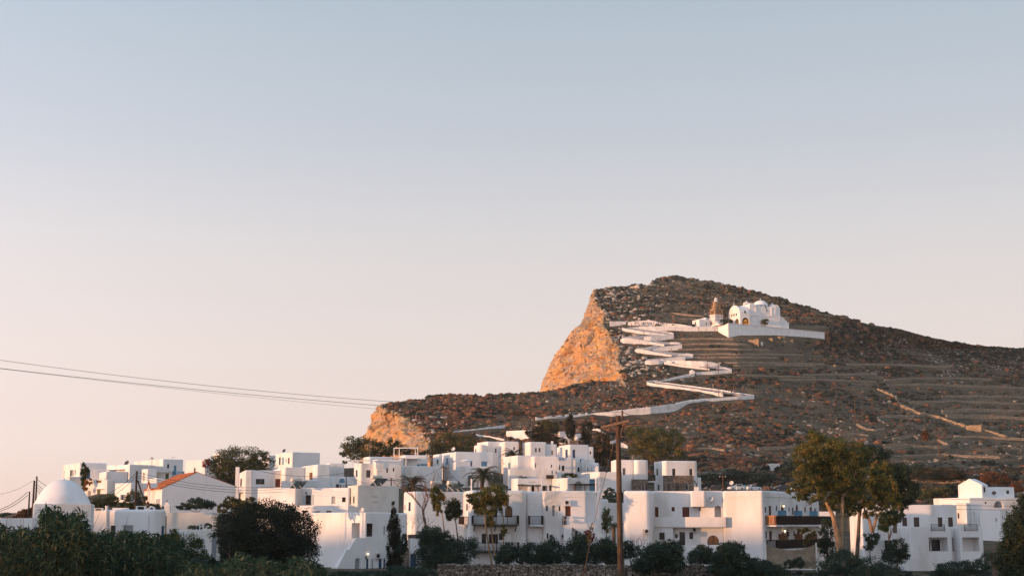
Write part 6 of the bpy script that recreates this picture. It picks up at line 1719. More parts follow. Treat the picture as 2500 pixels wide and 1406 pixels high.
wire(at(846, 1156, 300), at(930, 1185, 262), 1.2, 'lower cable from the plaque pole towards the solar heater', .035, G_)
wire(at(955, 1167, 262), at(1082, 1137, 280), 1.2, 'cable climbing from the stubby pole past the low palm', .035, G_)
wire(at(955, 1170, 262), at(1000, 1172, 262), .3, 'short cable from the stubby pole into the palm', .03, G_)
wire(at(1084, 1137, 280), at(1150, 1193, 245), .6, 'cable dropping from the pole between the palms', .025, G_)
for y0, y1 in ((1217, 1219), (1231, 1234), (1241.5, 1242)):
    wire(at(2300, y0, 236), at(2540, y1, 236), .12, 'cable stretched across the cream tower house', .03, G_)

# ------------------------------------------------------------------ scrub and loose rock on the slopes (uncountable)
mask = np.zeros((720, 1300), bool)      # 2-pixel cells of the picture that hold walls, paths or buildings
def block_cell(x, y, r=2):
    i, j = int(y / 2), int(x / 2); mask[max(0, i - r):i + r + 1, max(0, j - r):j + r + 1] = True
for P in EXCL:
    P = np.asarray(P)
    for a, b in zip(P, P[1:]):
        k = max(2, int(np.hypot(*(b - a)) / 2))
        for t in np.linspace(0, 1, k): block_cell(*(a + (b - a) * t + np.array([0, 1.5])), r=2)
mask[int(773 / 2):int(809 / 2), int(1688 / 2):int(1780 / 2)] = True
mask[int(772 / 2):int(835 / 2), int(1776 / 2):int(1932 / 2)] = True; mask[int(795 / 2):int(835 / 2), int(1776 / 2):int(2016 / 2)] = True
mask[int(795 / 2):int(808 / 2), int(1545 / 2):int(1756 / 2)] = True

def sample(sheet, n, dens, rng):
    gx_, gy_, Vs = sheet
    nr_, nc_ = gx_.shape
    i = rng.random(n) * (nr_ - 1.001); j = rng.random(n) * (nc_ - 1.001)
    i0, j0 = i.astype(int), j.astype(int); fi, fj = (i - i0), (j - j0)
    def bl(A):
        fi_, fj_ = (fi[:, None], fj[:, None]) if A.ndim == 3 else (fi, fj)
        return A[i0, j0] * (1 - fi_) * (1 - fj_) + A[i0 + 1, j0] * fi_ * (1 - fj_) + A[i0, j0 + 1] * (1 - fi_) * fj_ + A[i0 + 1, j0 + 1] * fi_ * fj_
    x, y, P = bl(gx_), bl(gy_), bl(Vs)
    ok = (x < 2598) & ~mask[np.clip(y / 2, 0, 719).astype(int), np.clip(x / 2, 0, 1299).astype(int)]
    ok &= rng.random(n) < dens(x, y, P)
    return x[ok], y[ok], P[ok]

def rand_dirs(n, rng):
    v = rng.normal(size=(n, 3)); return v / np.linalg.norm(v, axis=1, keepdims=True)

def bushes(name, P, rad, tint, m, rng, tufts=16, kind='stuff', flat=0.75):
    n = len(P)
    ang = np.arange(6) * math.pi / 3
    ring0 = np.stack([np.cos(ang) * .9, np.sin(ang) * .9, np.full(6, -.35)], -1)
    ring1 = np.stack([np.cos(ang + .5) * .72, np.sin(ang + .5) * .72, np.full(6, .5)], -1)
    tpl = np.concatenate([ring0, ring1, [[0, 0, .85]]])
    Vd = tpl[None] * (1 + rng.normal(0, .17, (n, 13, 1)))
    F = []
    for k in range(6):
        k2 = (k + 1) % 6
        F += [(k, k2, 6 + k2), (k, 6 + k2, 6 + k), (6 + k, 6 + k2, 12)]
    F = np.array(F)
    d = rand_dirs(n * tufts, rng).reshape(n, tufts, 3); d[..., 2] = np.abs(d[..., 2]) * .9 + .05
    base = d * rng.uniform(.55, .85, (n, tufts, 1)); tip = d * rng.uniform(.95, 1.22, (n, tufts, 1))
    side = np.cross(d, rand_dirs(n * tufts, rng).reshape(n, tufts, 3)) * .30
    mid = (base + tip) / 2
    T = np.stack([base + side * .4, mid + side, tip, mid - side], 2).reshape(n, tufts * 4, 3)
    allv = np.concatenate([Vd, T], 1)
    s = rad[:, None, None] * np.array([1, 1, flat])[None, None]
    W = allv * s + P[:, None]
    Ft = np.array([(13 + q * 4 + a, 13 + q * 4 + b, 13 + q * 4 + c) for q in range(tufts) for a, b, c in ((0, 1, 2), (0, 2, 3))])
    Fa = np.concatenate([F, Ft])
    nv = allv.shape[1]
    faces = (Fa[None] + (np.arange(n) * nv)[:, None, None]).reshape(-1, 3)
    tt = np.repeat(tint, nv) + rng.normal(0, .05, n * nv)
    o = mesh_np(name, W.reshape(-1, 3), faces, m, tint=np.clip(tt, 0, 1))
    return tag(o, kind=kind)

def stones(name, P, rad, tint, m, rng):
    n = len(P)
    tpl = np.array([(x, y, z) for z in (-.6, .45) for x, y in ((1, 0), (.5, .87), (-.5, .87), (-1, 0), (-.5, -.87), (.5, -.87))] + [(0, 0, .8)], float)
    tpl[6:12, :2] *= .75
    Vd = tpl[None] * (1 + rng.normal(0, .22, (n, 13, 3)))
    a = rng.uniform(0, 6.28, n); c, s_ = np.cos(a), np.sin(a)
    st = rng.uniform(.55, 1.3, (n, 1, 3)); Vd = Vd * st
    X = Vd[..., 0] * c[:, None] - Vd[..., 1] * s_[:, None]; Y_ = Vd[..., 0] * s_[:, None] + Vd[..., 1] * c[:, None]
    W = np.stack([X, Y_, Vd[..., 2] * .75], -1) * rad[:, None, None] + P[:, None]
    F = []
    for k in range(6):
        k2 = (k + 1) % 6
        F += [(k, k2, 6 + k2), (k, 6 + k2, 6 + k), (6 + k, 6 + k2, 12)]
    faces = (np.array(F)[None] + (np.arange(n) * 13)[:, None, None]).reshape(-1, 3)
    o = mesh_np(name, W.reshape(-1, 3), faces, m, tint=np.repeat(tint, 13))
    return tag(o, kind='stuff')

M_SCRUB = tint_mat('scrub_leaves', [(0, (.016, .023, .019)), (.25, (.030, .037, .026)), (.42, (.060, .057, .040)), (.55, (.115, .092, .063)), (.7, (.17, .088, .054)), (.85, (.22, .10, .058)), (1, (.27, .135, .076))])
M_ROCK = tint_mat('grey_limestone', [(0, (.18, .155, .125)), (.5, (.30, .255, .205)), (1, (.46, .385, .30))])
rng = np.random.default_rng(21)
def n2(P, s, o=0): return fbm(P / s + o, 3)
def dens_low(x, y, P): return np.clip(.66 + .75 * n2(P, 20, 3), .1, 1) * np.where((x > 2100) & (y > 1060), .55, 1) * sstep(1262, 1240, y)
def dens_up(x, y, P):
    d = np.clip(.55 + .7 * n2(P, 24, 9), .08, 1)
    ter = sstep(1640, 1680, x) * sstep(2080, 1960, x) * sstep(800, 815, y) * sstep(925, 905, y)
    return d * (1 - .62 * ter)
xa_, ya_, Pa = sample(SPUR_XY, 27000, dens_low, rng)
xb_, yb_, Pb = sample(UP_XY, 24000, dens_up, rng)
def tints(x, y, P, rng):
    rus = .19 + .44 * sstep(2300, 1500, x) * sstep(900, 960, y) * sstep(1215, 1120, y) + .10 * sstep(900, 800, y)  # russet plants are commoner on lit slopes, putting the sun's red into colour
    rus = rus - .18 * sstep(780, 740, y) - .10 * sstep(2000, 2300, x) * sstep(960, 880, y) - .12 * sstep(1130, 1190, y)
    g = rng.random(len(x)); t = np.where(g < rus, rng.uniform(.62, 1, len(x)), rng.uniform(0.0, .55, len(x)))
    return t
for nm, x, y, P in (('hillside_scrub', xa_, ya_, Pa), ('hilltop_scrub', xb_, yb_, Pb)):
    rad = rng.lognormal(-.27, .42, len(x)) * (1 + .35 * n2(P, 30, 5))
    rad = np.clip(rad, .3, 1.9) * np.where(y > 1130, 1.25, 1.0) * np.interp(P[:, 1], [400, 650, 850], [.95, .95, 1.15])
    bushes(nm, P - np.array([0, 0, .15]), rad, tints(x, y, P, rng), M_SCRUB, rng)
M_TUFT = tint_mat('dry_tufts', [(0, (.045, .046, .032)), (.4, (.095, .080, .052)), (.7, (.15, .115, .072)), (1, (.20, .125, .075))])
for nm, sh, n_ in (('dry_grass', SPUR_XY, 15000), ('hilltop_dry_grass', UP_XY, 13000)):
    x, y, P = sample(sh, n_, lambda x, y, P: np.clip(.7 + .5 * n2(P, 12, 31), .15, 1), rng)
    bushes(nm, P - np.array([0, 0, .08]), np.clip(rng.lognormal(-1.0, .3, len(x)), .18, .7), np.clip(rng.normal(.45, .25, len(x)) + .2 * n2(P, 18, 41), 0, 1), M_TUFT, rng, 7, flat=.7)
def dens_rock_low(x, y, P):
    e = .30 + .5 * n2(P, 14, 13) + .45 * sstep(1180, 1000, x) * sstep(985, 1040, y) + .5 * sstep(965, 940, y) * sstep(1600, 1500, x) + .25 * sstep(1060, 1110, y)
    return np.clip(e, .02, 1) * sstep(1240, 1210, y)
def dens_rock_up(x, y, P):
    e = .18 + .5 * n2(P, 14, 17) + .55 * sstep(1640, 1540, x) + .30 * sstep(780, 730, y)
    ter = sstep(1640, 1680, x) * sstep(2080, 1960, x) * sstep(800, 815, y) * sstep(925, 905, y)
    return np.clip(e, .02, 1) * (1 - .8 * ter)
for nm, sh, de, n_ in (('hillside_rocks', SPUR_XY, dens_rock_low, 9500), ('hilltop_rocks', UP_XY, dens_rock_up, 10000)):
    x, y, P = sample(sh, n_, de, rng)
    big = 1 + 1.5 * (sstep(1640, 1530, x) * sstep(940, 900, y) + sstep(1130, 1030, x) * sstep(985, 1030, y)) * rng.random(len(x))
    stones(nm, P, np.clip(rng.lognormal(-.85, .45, len(x)) * big, .15, 2.2), np.clip(rng.normal(.42, .25, len(x)) + .35 * (big > 1.05), 0, 1), M_ROCK, rng)  # stones near the cliffs tinted paler, sunlight put into their colour

# broken rock on the cliff faces and along their upper edges
M_CROCK = tint_mat('broken_ochre_rock', [(0, (.22, .13, .07)), (.5, (.44, .28, .14)), (1, (.52, .38, .25))])
for nm, P, n_ in (('headland_rubble', CLIFF_PTS[0], 1100), ('spur_rubble', CLIFF_PTS[1], 320)):
    nr_, nc_ = P.shape[:2]
    i = rng.integers(1, nr_ - 1, n_); edgeb = rng.random(n_) < .38
    j = np.where(edgeb, (rng.random(n_) ** 2 * nc_ * .14).astype(int), rng.integers(0, nc_, n_))
    q = P[i, np.clip(j, 0, nc_ - 1)]; ok = (vnoise(q / 9.0) > -.2) | edgeb; q = q[ok]; eb = edgeb[ok]
    stones(nm, q + rng.normal(0, .3, q.shape), np.clip(rng.lognormal(-.55, .5, len(q)) * np.where(eb, 1.0, .75), .2, 1.5), np.clip(rng.normal(.5, .28, len(q)), 0, 1), M_CROCK, rng)

# ------------------------------------------------------------------ trees
def leaf_quads(C, size, rng, aspect=.5, droop=0.0, dirs=None):
    n = len(C)
    d = rand_dirs(n, rng) if dirs is None else dirs
    if droop: d[:, 2] -= droop; d /= np.linalg.norm(d, axis=1, keepdims=True)
    s = np.cross(d, rand_dirs(n, rng)); s /= np.linalg.norm(s, axis=1, keepdims=True) + 1e-9
    L = (size * rng.uniform(.6, 1.35, n))[:, None]
    b = C - d * L / 2; t = C + d * L / 2; w = s * L * aspect / 2
    V = np.stack([b, C + w, t, C - w], 1).reshape(-1, 3)
    return V, np.arange(n * 4).reshape(-1, 4)

def crown(parent, blobs, n, leaf, m, seed, tint=(.5, .2), aspect=.5, droop=0.0, clump=.26, name='crown', shell=.5, gaps=0.0):
    rng = np.random.default_rng(seed)
    vol = np.array([b[1][0] * b[1][2] for b in blobs]); vol = vol / vol.sum()
    Vs, Ts = [], []
    for (c, r, *_), w in zip(blobs, vol):
        k = max(6, int(n * w)); nc_ = max(5, int(k / 34))
        d = rand_dirs(nc_, rng); q = d * (rng.uniform(shell, 1.0, (nc_, 1)) ** .8)
        if gaps: q = q[fbm(q * 1.7 + seed, 2) > gaps - .6]
        nc2 = max(1, len(q))
        cid = rng.integers(0, nc2, k)
        off = np.clip(rng.normal(0, clump, (k, 3)), -1.7 * clump, 1.7 * clump); P = (q[cid] + off * rng.uniform(.5, 1, (k, 1))) * np.array(r) + np.array(c)
        Vs.append(P); tc = np.clip(rng.normal(tint[0], tint[1], nc2), 0, 1); Ts.append(np.clip(tc[cid] + rng.normal(0, .08, k), 0, 1))
    C = np.concatenate(Vs); T = np.concatenate(Ts)
    V, F = leaf_quads(C, leaf, rng, aspect, droop)
    return mesh_np(name, V, F, m, parent, tint=np.repeat(T, 4))

M_LEAF = {
    'dark': tint_mat('dark_broad_leaves', [(0, (.018, .033, .024)), (.6, (.038, .062, .035)), (1, (.10, .10, .042))], trans=.2),
    'fig': tint_mat('glossy_dark_leaves', [(0, (.011, .019, .014)), (.7, (.022, .034, .020)), (1, (.065, .055, .022))], trans=.15, rough=.7),
    'olive': tint_mat('olive_brown_leaves', [(0, (.045, .060, .026)), (.5, (.105, .105, .040)), (1, (.210, .145, .052))], trans=.35),
    'euc': tint_mat('eucalyptus_leaves', [(0, (.048, .070, .030)), (.5, (.130, .138, .044)), (1, (.300, .200, .055))], trans=.4),
    'green': tint_mat('mid_green_leaves', [(0, (.030, .055, .028)), (.5, (.060, .090, .036)), (1, (.130, .125, .048))], trans=.3),
    'conifer': tint_mat('conifer_needles', [(0, (.014, .022, .015)), (.6, (.042, .040, .020)), (1, (.165, .090, .036))], trans=.15),
    'shrub': tint_mat('dark_shrub_leaves', [(0, (.024, .046, .037)), (.6, (.044, .074, .052)), (1, (.10, .112, .062))], trans=.25),
    'flower': tint_mat('bougainvillea_bracts', [(0, (.10, .012, .02)), (.6, (.26, .025, .03)), (1, (.36, .06, .05))], trans=.3),
    'orange': tint_mat('orange_flowers', [(0, (.16, .075, .02)), (1, (.50, .22, .05))], trans=.3),
    'palm': tint_mat('palm_fronds', [(0, (.022, .036, .026)), (.6, (.045, .062, .036)), (1, (.110, .10, .045))], trans=.2),
    'rust': tint_mat('rust_brown_leaves', [(0, (.070, .040, .022)), (.6, (.19, .080, .035)), (1, (.30, .125, .052))], trans=.3),
    'reed': tint_mat('long_reed_leaves', [(0, (.018, .042, .028)), (.55, (.038, .072, .040)), (.85, (.085, .105, .05)), (1, (.22, .20, .10))], trans=.3),
}
def tree(label, Y, blobs, foot, n, leaf, kind, seed, name='tree', cat='tree', group=None, trunk=.18, bark=None, limbs=True, ry=1.0, fork=None, **kw):
    """blobs: picture ellipses (x, y, rx, ry[, depth offset]); foot: picture point of the trunk base"""
    root = empty(name, at(foot[0], foot[1], Y), label, cat, group)
    W = []
    for b in blobs:
        Yb = Y + (b[4] if len(b) > 4 else 0); s = Yb / FPX
        W.append((at(b[0], b[1], Yb), (b[2] * s, b[2] * s * ry, b[3] * s)))
    crown(root, W, n, leaf, M_LEAF[kind], seed, **kw)
    if limbs:
        bk = bark or M_BARK; tr = MB(); f = at(foot[0], foot[1], Y); f.z -= .6
        rr = random.Random(seed)
        fk = at(*fork, Y) if fork else f.lerp(sum((w[0] for w in W), Vector()) / len(W), .45)
        mid = f.lerp(fk, .5) + Vector((rr.uniform(-.2, .2), 0, 0))
        tr.tube([f, mid, fk], [trunk, trunk * .85, trunk * .7], bk, 7)
        for c, r in W:
            m1 = fk.lerp(c, .5) + Vector((rr.uniform(-.3, .3) * r[0], rr.uniform(-.3, .3) * r[0], rr.uniform(0, .25) * r[2]))
            e = c + Vector((rr.uniform(-.3, .3) * r[0], 0, r[2] * .3))
            tr.tube([fk, m1, c, e], [trunk * .55, trunk * .38, trunk * .22, trunk * .08], bk, 5)
        tr.build('trunk', root)
    return root

tree('huge rounded dark green tree in front of the cream house', 140, [(650, 1310, 112, 72), (645, 1285, 88, 60), (575, 1300, 50, 58, 2), (725, 1300, 52, 58, 1), (650, 1340, 105, 52, -1), (735, 1345, 44, 40, -1), (570, 1345, 44, 40), (620, 1250, 46, 24, 2), (690, 1252, 46, 24, 2)], (650, 1400), 62000, .19, 'fig', 1, clump=.15, shell=.45, trunk=.4, tint=(.4, .26))
tree('broad dark tree on the skyline beside the red bougainvillea', 345, [(585, 1118, 62, 30), (540, 1135, 36, 26), (635, 1130, 36, 28), (580, 1150, 70, 30), (560, 1172, 34, 20)], (590, 1205), 19000, .40, 'olive', 2, clump=.13, shell=.4, tint=(.28, .26), trunk=.3)
tree('red bougainvillea on the skyline beside the broad dark tree', 344, [(503, 1133, 9, 11), (510, 1126, 7, 8)], (506, 1160), 900, .3, 'flower', 3, name='bougainvillea', cat='bougainvillea', trunk=.05)
tree('loose crowned dark tree against the sky left of the lower cliff', 432, [(858, 1085, 28, 20), (900, 1092, 38, 22), (935, 1102, 28, 16), (846, 1108, 14, 14), (880, 1110, 40, 18), (842, 1124, 8, 7)], (890, 1150), 7500, .55, 'olive', 4, clump=.2, tint=(.25, .25), gaps=.25)
tree('low dark tree behind the white roof pergola', 440, [(970, 1098, 34, 14), (1015, 1106, 30, 12), (960, 1082, 16, 12)], (980, 1135), 3600, .5, 'dark', 5, clump=.2, tint=(.6, .3))
tree('olive brown round tree at the foot of the lower cliff', 446, [(1085, 1080, 34, 26), (1130, 1082, 34, 24), (1062, 1096, 20, 18), (1105, 1098, 50, 18)], (1100, 1130), 8000, .5, 'olive', 6, clump=.17, tint=(.5, .3))
tree('flat spreading dark conifer above the twin windowed cube', 466, [(1330, 1068, 34, 10), (1300, 1058, 22, 9), (1355, 1075, 26, 9), (1318, 1046, 10, 14), (1340, 1054, 22, 9)], (1330, 1100), 5200, .5, 'conifer', 7, clump=.2, tint=(.35, .3), ry=.7)
tree('pale feathery tree behind the flat dark conifer', 492, [(1330, 1040, 22, 18), (1352, 1046, 16, 16)], (1334, 1075), 2600, .5, 'olive', 8, clump=.2, tint=(.6, .2))
tree('slim dark conifer left of the small white belfry', 480, [(1393, 1040, 12, 25), (1393, 1020, 6, 12), (1394, 1055, 13, 14)], (1394, 1078), 3600, .45, 'conifer', 9, clump=.18, tint=(.2, .2))
tree('brown tinged conifer right of the small white belfry', 474, [(1432, 1052, 14, 24), (1427, 1075, 14, 14), (1440, 1040, 8, 14)], (1430, 1095), 3400, .45, 'conifer', 10, clump=.18, tint=(.35, .3))
tree('tall tawny pine close left of the utility pole', 440, [(1472, 1070, 20, 20), (1460, 1098, 26, 20), (1480, 1120, 24, 20), (1450, 1120, 18, 18), (1490, 1095, 14, 20)], (1470, 1160), 7000, .5, 'conifer', 11, clump=.18, tint=(.62, .32))
tree('wide golden topped eucalyptus behind the stone fronted houses', 412, [(1565, 1066, 34, 24), (1610, 1075, 34, 30), (1650, 1072, 24, 26), (1590, 1100, 46, 22), (1640, 1105, 30, 20), (1555, 1095, 22, 18), (1540, 1055, 14, 14)], (1605, 1150), 12500, .48, 'euc', 12, clump=.17, tint=(.42, .3), trunk=.35, bark=M_BARK, gaps=.2)
tree('round dark bush alone on the spur above the white path wall', 546, [(1258, 1020, 26, 16), (1275, 1028, 20, 12), (1240, 1026, 16, 10)], (1260, 1042), 3200, .6, 'rust', 13, clump=.2, tint=(.12, .15), name='bush', cat='bush', limbs=False)
tree('bush growing by the church terrace wall', 674, [(1868, 785, 10, 7)], (1868, 796), 900, .5, 'olive', 14, clump=.2, tint=(.4, .3))
tree('row of dark bushes between the bell tower and the church', 672, [(1765, 783, 8, 5), (1780, 784, 12, 5)], (1775, 792), 900, .5, 'dark', 15, clump=.2, name='bush', cat='bush', limbs=False)
for i, (x, y, rx, ry_) in enumerate([(1604, 795, 10, 4), (1647, 792, 13, 4.5), (1672, 793, 8, 5), (1716, 793, 6, 5), (1692, 795, 6, 3)]):
    tree('dark clipped bush on the top terrace, number %s from the cliff' % ['first', 'second', 'third', 'fifth', 'fourth'][i], float(D(x, 798)) + 1, [(x, y, rx, ry_)], (x, 798), 380, .5, 'shrub', 30 + i, name='bush', cat='bush', limbs=False, clump=.2, group='bushes on the top terrace')

# the sunlit eucalyptus group on the right
er = tree('tall eucalyptus with sunlit pale trunks beside the hotel', 166, [(2010, 1100, 62, 40), (1965, 1120, 36, 36, -1), (2050, 1120, 56, 46, 1), (1985, 1070, 26, 18), (1975, 1165, 40, 32, -1), (2040, 1165, 50, 36), (1935, 1192, 20, 16, -2), (1985, 1205, 34, 26, -2), (2095, 1110, 36, 30, 2), (2060, 1210, 36, 30, 2), (2030, 1225, 24, 18), (2078, 1180, 42, 38, 2.5), (2005, 1160, 44, 40, .5), (1955, 1205, 22, 18, -2), (2075, 1245, 24, 20, 2)],
     (2052, 1345), 36000, .24, 'euc', 40, clump=.14, tint=(.48, .32), limbs=False, gaps=.36, shell=.5)
def limb(parent, P, r, m=M_EUCBARK, name='trunk', Y=166):
    t = MB(); t.tube([at(x, y, Y + dy) for x, y, dy in P], r, m, 8); return t.build(name, parent)
limb(er, [(2050, 1350, 0), (2044, 1305, 0), (2036, 1265, 0), (2022, 1235, 0), (2013, 1212, 0), (2004, 1180, 0), (1996, 1140, 0)], [.34, .30, .27, .23, .2, .14, .06])
limb(er, [(2053, 1348, .4), (2054, 1300, .5), (2056, 1260, .6), (2057, 1215, .8), (2062, 1170, 1), (2058, 1130, 1)], [.26, .23, .21, .19, .13, .05])
limb(er, [(2017, 1224, 0), (2000, 1222, -.6), (1985, 1218, -1), (1968, 1196, -1.4)], [.13, .1, .08, .04], name='branch')
limb(er, [(2008, 1195, 0), (2022, 1165, .3), (2020, 1130, .4)], [.12, .09, .04], name='branch')
limb(er, [(1999, 1160, 0), (1985, 1150, -.5), (1980, 1125, -.6)], [.1, .08, .03], name='branch')
limb(er, [(2057, 1215, .8), (2080, 1180, 1.2), (2092, 1140, 1.6)], [.12, .09, .04], name='branch')
e2 = tree('leaning eucalyptus right of the tall sunlit one', 176, [(2110, 1165, 34, 26), (2120, 1200, 40, 30), (2160, 1190, 34, 34), (2150, 1150, 30, 28, 2), (2085, 1225, 26, 24), (2175, 1225, 30, 26), (2125, 1245, 30, 20)], (2093, 1355), 15000, .25, 'euc', 41, clump=.14, tint=(.42, .32), limbs=False, gaps=.42)
limb(e2, [(2092, 1360, 0), (2096, 1300, 0), (2098, 1255, 0), (2108, 1215, 0), (2120, 1180, 0)], [.26, .22, .19, .13, .05], Y=176, m=M_BARK)
limb(e2, [(2130, 1300, .5), (2122, 1268, .5), (2112, 1250, .5), (2105, 1215, .5)], [.2, .17, .13, .05], Y=176, m=M_EUCBARK)
limb(e2, [(2130, 1300, .5), (2140, 1262, .6), (2160, 1238, .8), (2170, 1205, 1)], [.18, .15, .1, .04], Y=176, m=M_EUCBARK)
tree('dense dark green tree behind the leaning eucalyptus', 205, [(2190, 1165, 36, 36), (2210, 1200, 32, 34), (2165, 1175, 36, 40), (2200, 1225, 26, 18), (2130, 1115, 38, 26)], (2185, 1290), 15000, .32, 'dark', 42, clump=.16, tint=(.3, .2), trunk=.3)
tree('small gnarled tree in front of the porch house, left of the loggia', 172, [(2172, 1262, 26, 18), (2160, 1280, 18, 16), (2195, 1255, 12, 14)], (2165, 1350), 4200, .24, 'green', 43, clump=.2, tint=(.45, .3), trunk=.12, gaps=.3)
tree('thin small tree between the eucalyptus trunk and the porch house', 168, [(2128, 1312, 18, 18), (2120, 1330, 14, 12)], (2124, 1362), 2200, .22, 'shrub', 44, clump=.2, trunk=.08, gaps=.3)
tree('dark bushy shrub against the porch house wall', 170, [(2190, 1335, 26, 20), (2205, 1350, 20, 14), (2180, 1360, 30, 18)], (2190, 1390), 4800, .22, 'shrub', 45, clump=.18, name='shrub', cat='shrub')
tree('large dark tree filling the right edge of the view', 128, [(2488, 1295, 38, 48), (2498, 1245, 24, 38), (2472, 1340, 34, 38), (2505, 1340, 40, 60), (2458, 1375, 30, 28), (2490, 1392, 54, 32)], (2500, 1440), 22000, .20, 'dark', 46, clump=.16, tint=(.4, .35), trunk=.25)
tree('low dark hedge bush under the porch house terrace', 150, [(2330, 1390, 44, 20), (2380, 1382, 40, 18), (2295, 1400, 26, 14)], (2340, 1425), 6500, .19, 'shrub', 47, clump=.18, name='shrub', cat='shrub', limbs=False)
tree('dark undergrowth bush below the sunlit eucalyptus', 156, [(2060, 1370, 40, 30), (2110, 1385, 46, 26), (2020, 1385, 34, 24), (2160, 1392, 40, 20)], (2080, 1425), 9500, .2, 'shrub', 48, clump=.18, name='shrub', cat='shrub', limbs=False)
tree('dark leafy shrub at the end of the hotel gallery', 178, [(2020, 1300, 20, 34), (2028, 1345, 24, 26), (2008, 1330, 14, 20)], (2022, 1390), 4800, .22, 'shrub', 49, clump=.18, name='shrub', cat='shrub')
tree('reddish topped shrub in front of the lower hotel gallery', 176, [(1958, 1295, 12, 10), (1975, 1300, 14, 14), (1965, 1318, 12, 14)], (1966, 1345), 1500, .22, 'olive', 50, clump=.2, name='shrub', cat='shrub', trunk=.06, gaps=.3)
tree('dark bush in front of the canvas screen', 166, [(1950, 1372, 16, 14), (1928, 1376, 13, 10)], (1945, 1395), 2200, .18, 'shrub', 51, clump=.2, name='shrub', cat='shrub', trunk=.05)
# along the hotel and guest house
row = [
    ([(1130, 1340, 40, 30), (1090, 1360, 50, 34), (1060, 1345, 36, 34), (1035, 1365, 26, 28), (1110, 1380, 46, 20)], (1085, 1405), 11500, 'broad dark shrub left of the guest house balconies'),
    ([(1062, 1305, 26, 20), (1040, 1310, 22, 24), (1090, 1318, 20, 20)], (1060, 1350), 4200, 'tall dark shrub under the bare tree'),
    ([(1242, 1350, 26, 24), (1226, 1364, 20, 16)], (1238, 1385), 2400, 'small dark tree below the lower dark balcony'),
    ([(1300, 1350, 32, 28), (1275, 1362, 24, 20), (1322, 1366, 22, 20)], (1300, 1390), 4200, 'rounded dark bush below the narrow balcony'),
    ([(1348, 1342, 26, 26), (1345, 1364, 36, 22)], (1348, 1390), 3600, 'spiky dark bush under the two air conditioners'),
    ([(1425, 1330, 34, 28), (1405, 1350, 34, 28), (1440, 1355, 36, 28)], (1420, 1392), 7200, 'large dark bush covering the foot of the outside stair'),
    ([(1478, 1335, 26, 22), (1495, 1355, 26, 26), (1465, 1350, 24, 20)], (1485, 1392), 5200, 'dark bush behind the utility pole foot'),
    ([(1610, 1348, 44, 26), (1640, 1345, 26, 24), (1590, 1370, 40, 24), (1640, 1375, 34, 22), (1570, 1385, 24, 16)], (1612, 1408), 10500, 'broad dark bush in front of the hotel door with glass'),
    ([(1715, 1348, 24, 18), (1700, 1362, 24, 16), (1735, 1362, 20, 14)], (1715, 1392), 3800, 'greyish bush below the arched brown shutter'),
    ([(1785, 1348, 32, 24), (1765, 1365, 26, 20), (1800, 1375, 32, 22), (1770, 1390, 36, 14)], (1785, 1408), 7400, 'loose dark bush below the blank corner of the hotel'),
    ([(1850, 1385, 36, 20), (1885, 1395, 34, 16), (1820, 1395, 26, 14)], (1855, 1425), 5000, 'low dark bush left of the canvas screen'),
    ([(1535, 1330, 14, 12), (1550, 1345, 18, 14), (1528, 1350, 14, 14)], (1542, 1385), 1700, 'thin dark shrub right of the utility pole'),
]
for i, (bl, ft, n_, lab) in enumerate(row):
    tree(lab, 127 if i in (7, 9, 10) else 168 if ft[0] > 1100 else 176, bl, ft, int(n_ * 1.7), .21, 'shrub', 60 + i, name='shrub', cat='shrub', clump=.21, trunk=.09, tint=(.5, .28), gaps=.05, group='dark shrubs in front of the hotel and guest house')
tree('red bougainvillea topping the bush by the outside stair', 167, [(1437, 1300, 10, 7), (1446, 1310, 7, 10)], (1440, 1330), 620, .17, 'flower', 75, name='bougainvillea', cat='bougainvillea', limbs=False, tint=(.3, .3))
tw = tree('slender eucalyptus with two thin trunks before the dark balconies', 180, [(1172, 1218, 26, 18), (1205, 1208, 32, 22), (1225, 1225, 16, 22), (1150, 1215, 16, 12), (1190, 1240, 26, 20), (1170, 1238, 14, 14), (1197, 1275, 12, 14), (1230, 1290, 8, 14)], (1200, 1380), 13000, .23, 'euc', 76, clump=.24, tint=(.48, .3), limbs=False, gaps=.15)
limb(tw, [(1202, 1385, 0), (1194, 1340, 0), (1188, 1300, 0), (1184, 1265, 0), (1188, 1235, 0), (1200, 1212, 0)], [.14, .12, .1, .09, .06, .02], Y=180)
limb(tw, [(1212, 1378, .3), (1204, 1330, .3), (1199, 1290, .3), (1202, 1250, .3), (1215, 1220, .3)], [.11, .1, .08, .06, .02], Y=180)
limb(tw, [(1230, 1340, .5), (1229, 1300, .5), (1228, 1250, .5), (1222, 1222, .5)], [.07, .06, .05, .02], Y=180)
t2 = tree('thin wispy eucalyptus beside the round mop headed tree', 178, [(1064, 1208, 12, 18), (1078, 1222, 14, 16), (1058, 1228, 8, 18), (1070, 1245, 10, 12)], (1085, 1340), 3800, .22, 'euc', 77, clump=.26, tint=(.5, .3), limbs=False, gaps=.3)
limb(t2, [(1089, 1345, 0), (1084, 1290, 0), (1080, 1255, 0), (1070, 1225, 0), (1064, 1205, 0)], [.1, .08, .07, .05, .02], Y=178)
t3 = tree('small mop headed tree on a thin trunk beside the guest house', 183, [(1106, 1243, 20, 24), (1098, 1256, 14, 14), (1118, 1252, 12, 14)], (1117, 1345), 4200, .22, 'olive', 78, clump=.17, tint=(.2, .2), limbs=False)
limb(t3, [(1118, 1350, 0), (1117, 1310, 0), (1113, 1275, 0), (1107, 1250, 0)], [.1, .08, .07, .04], Y=183, m=M_BARK)
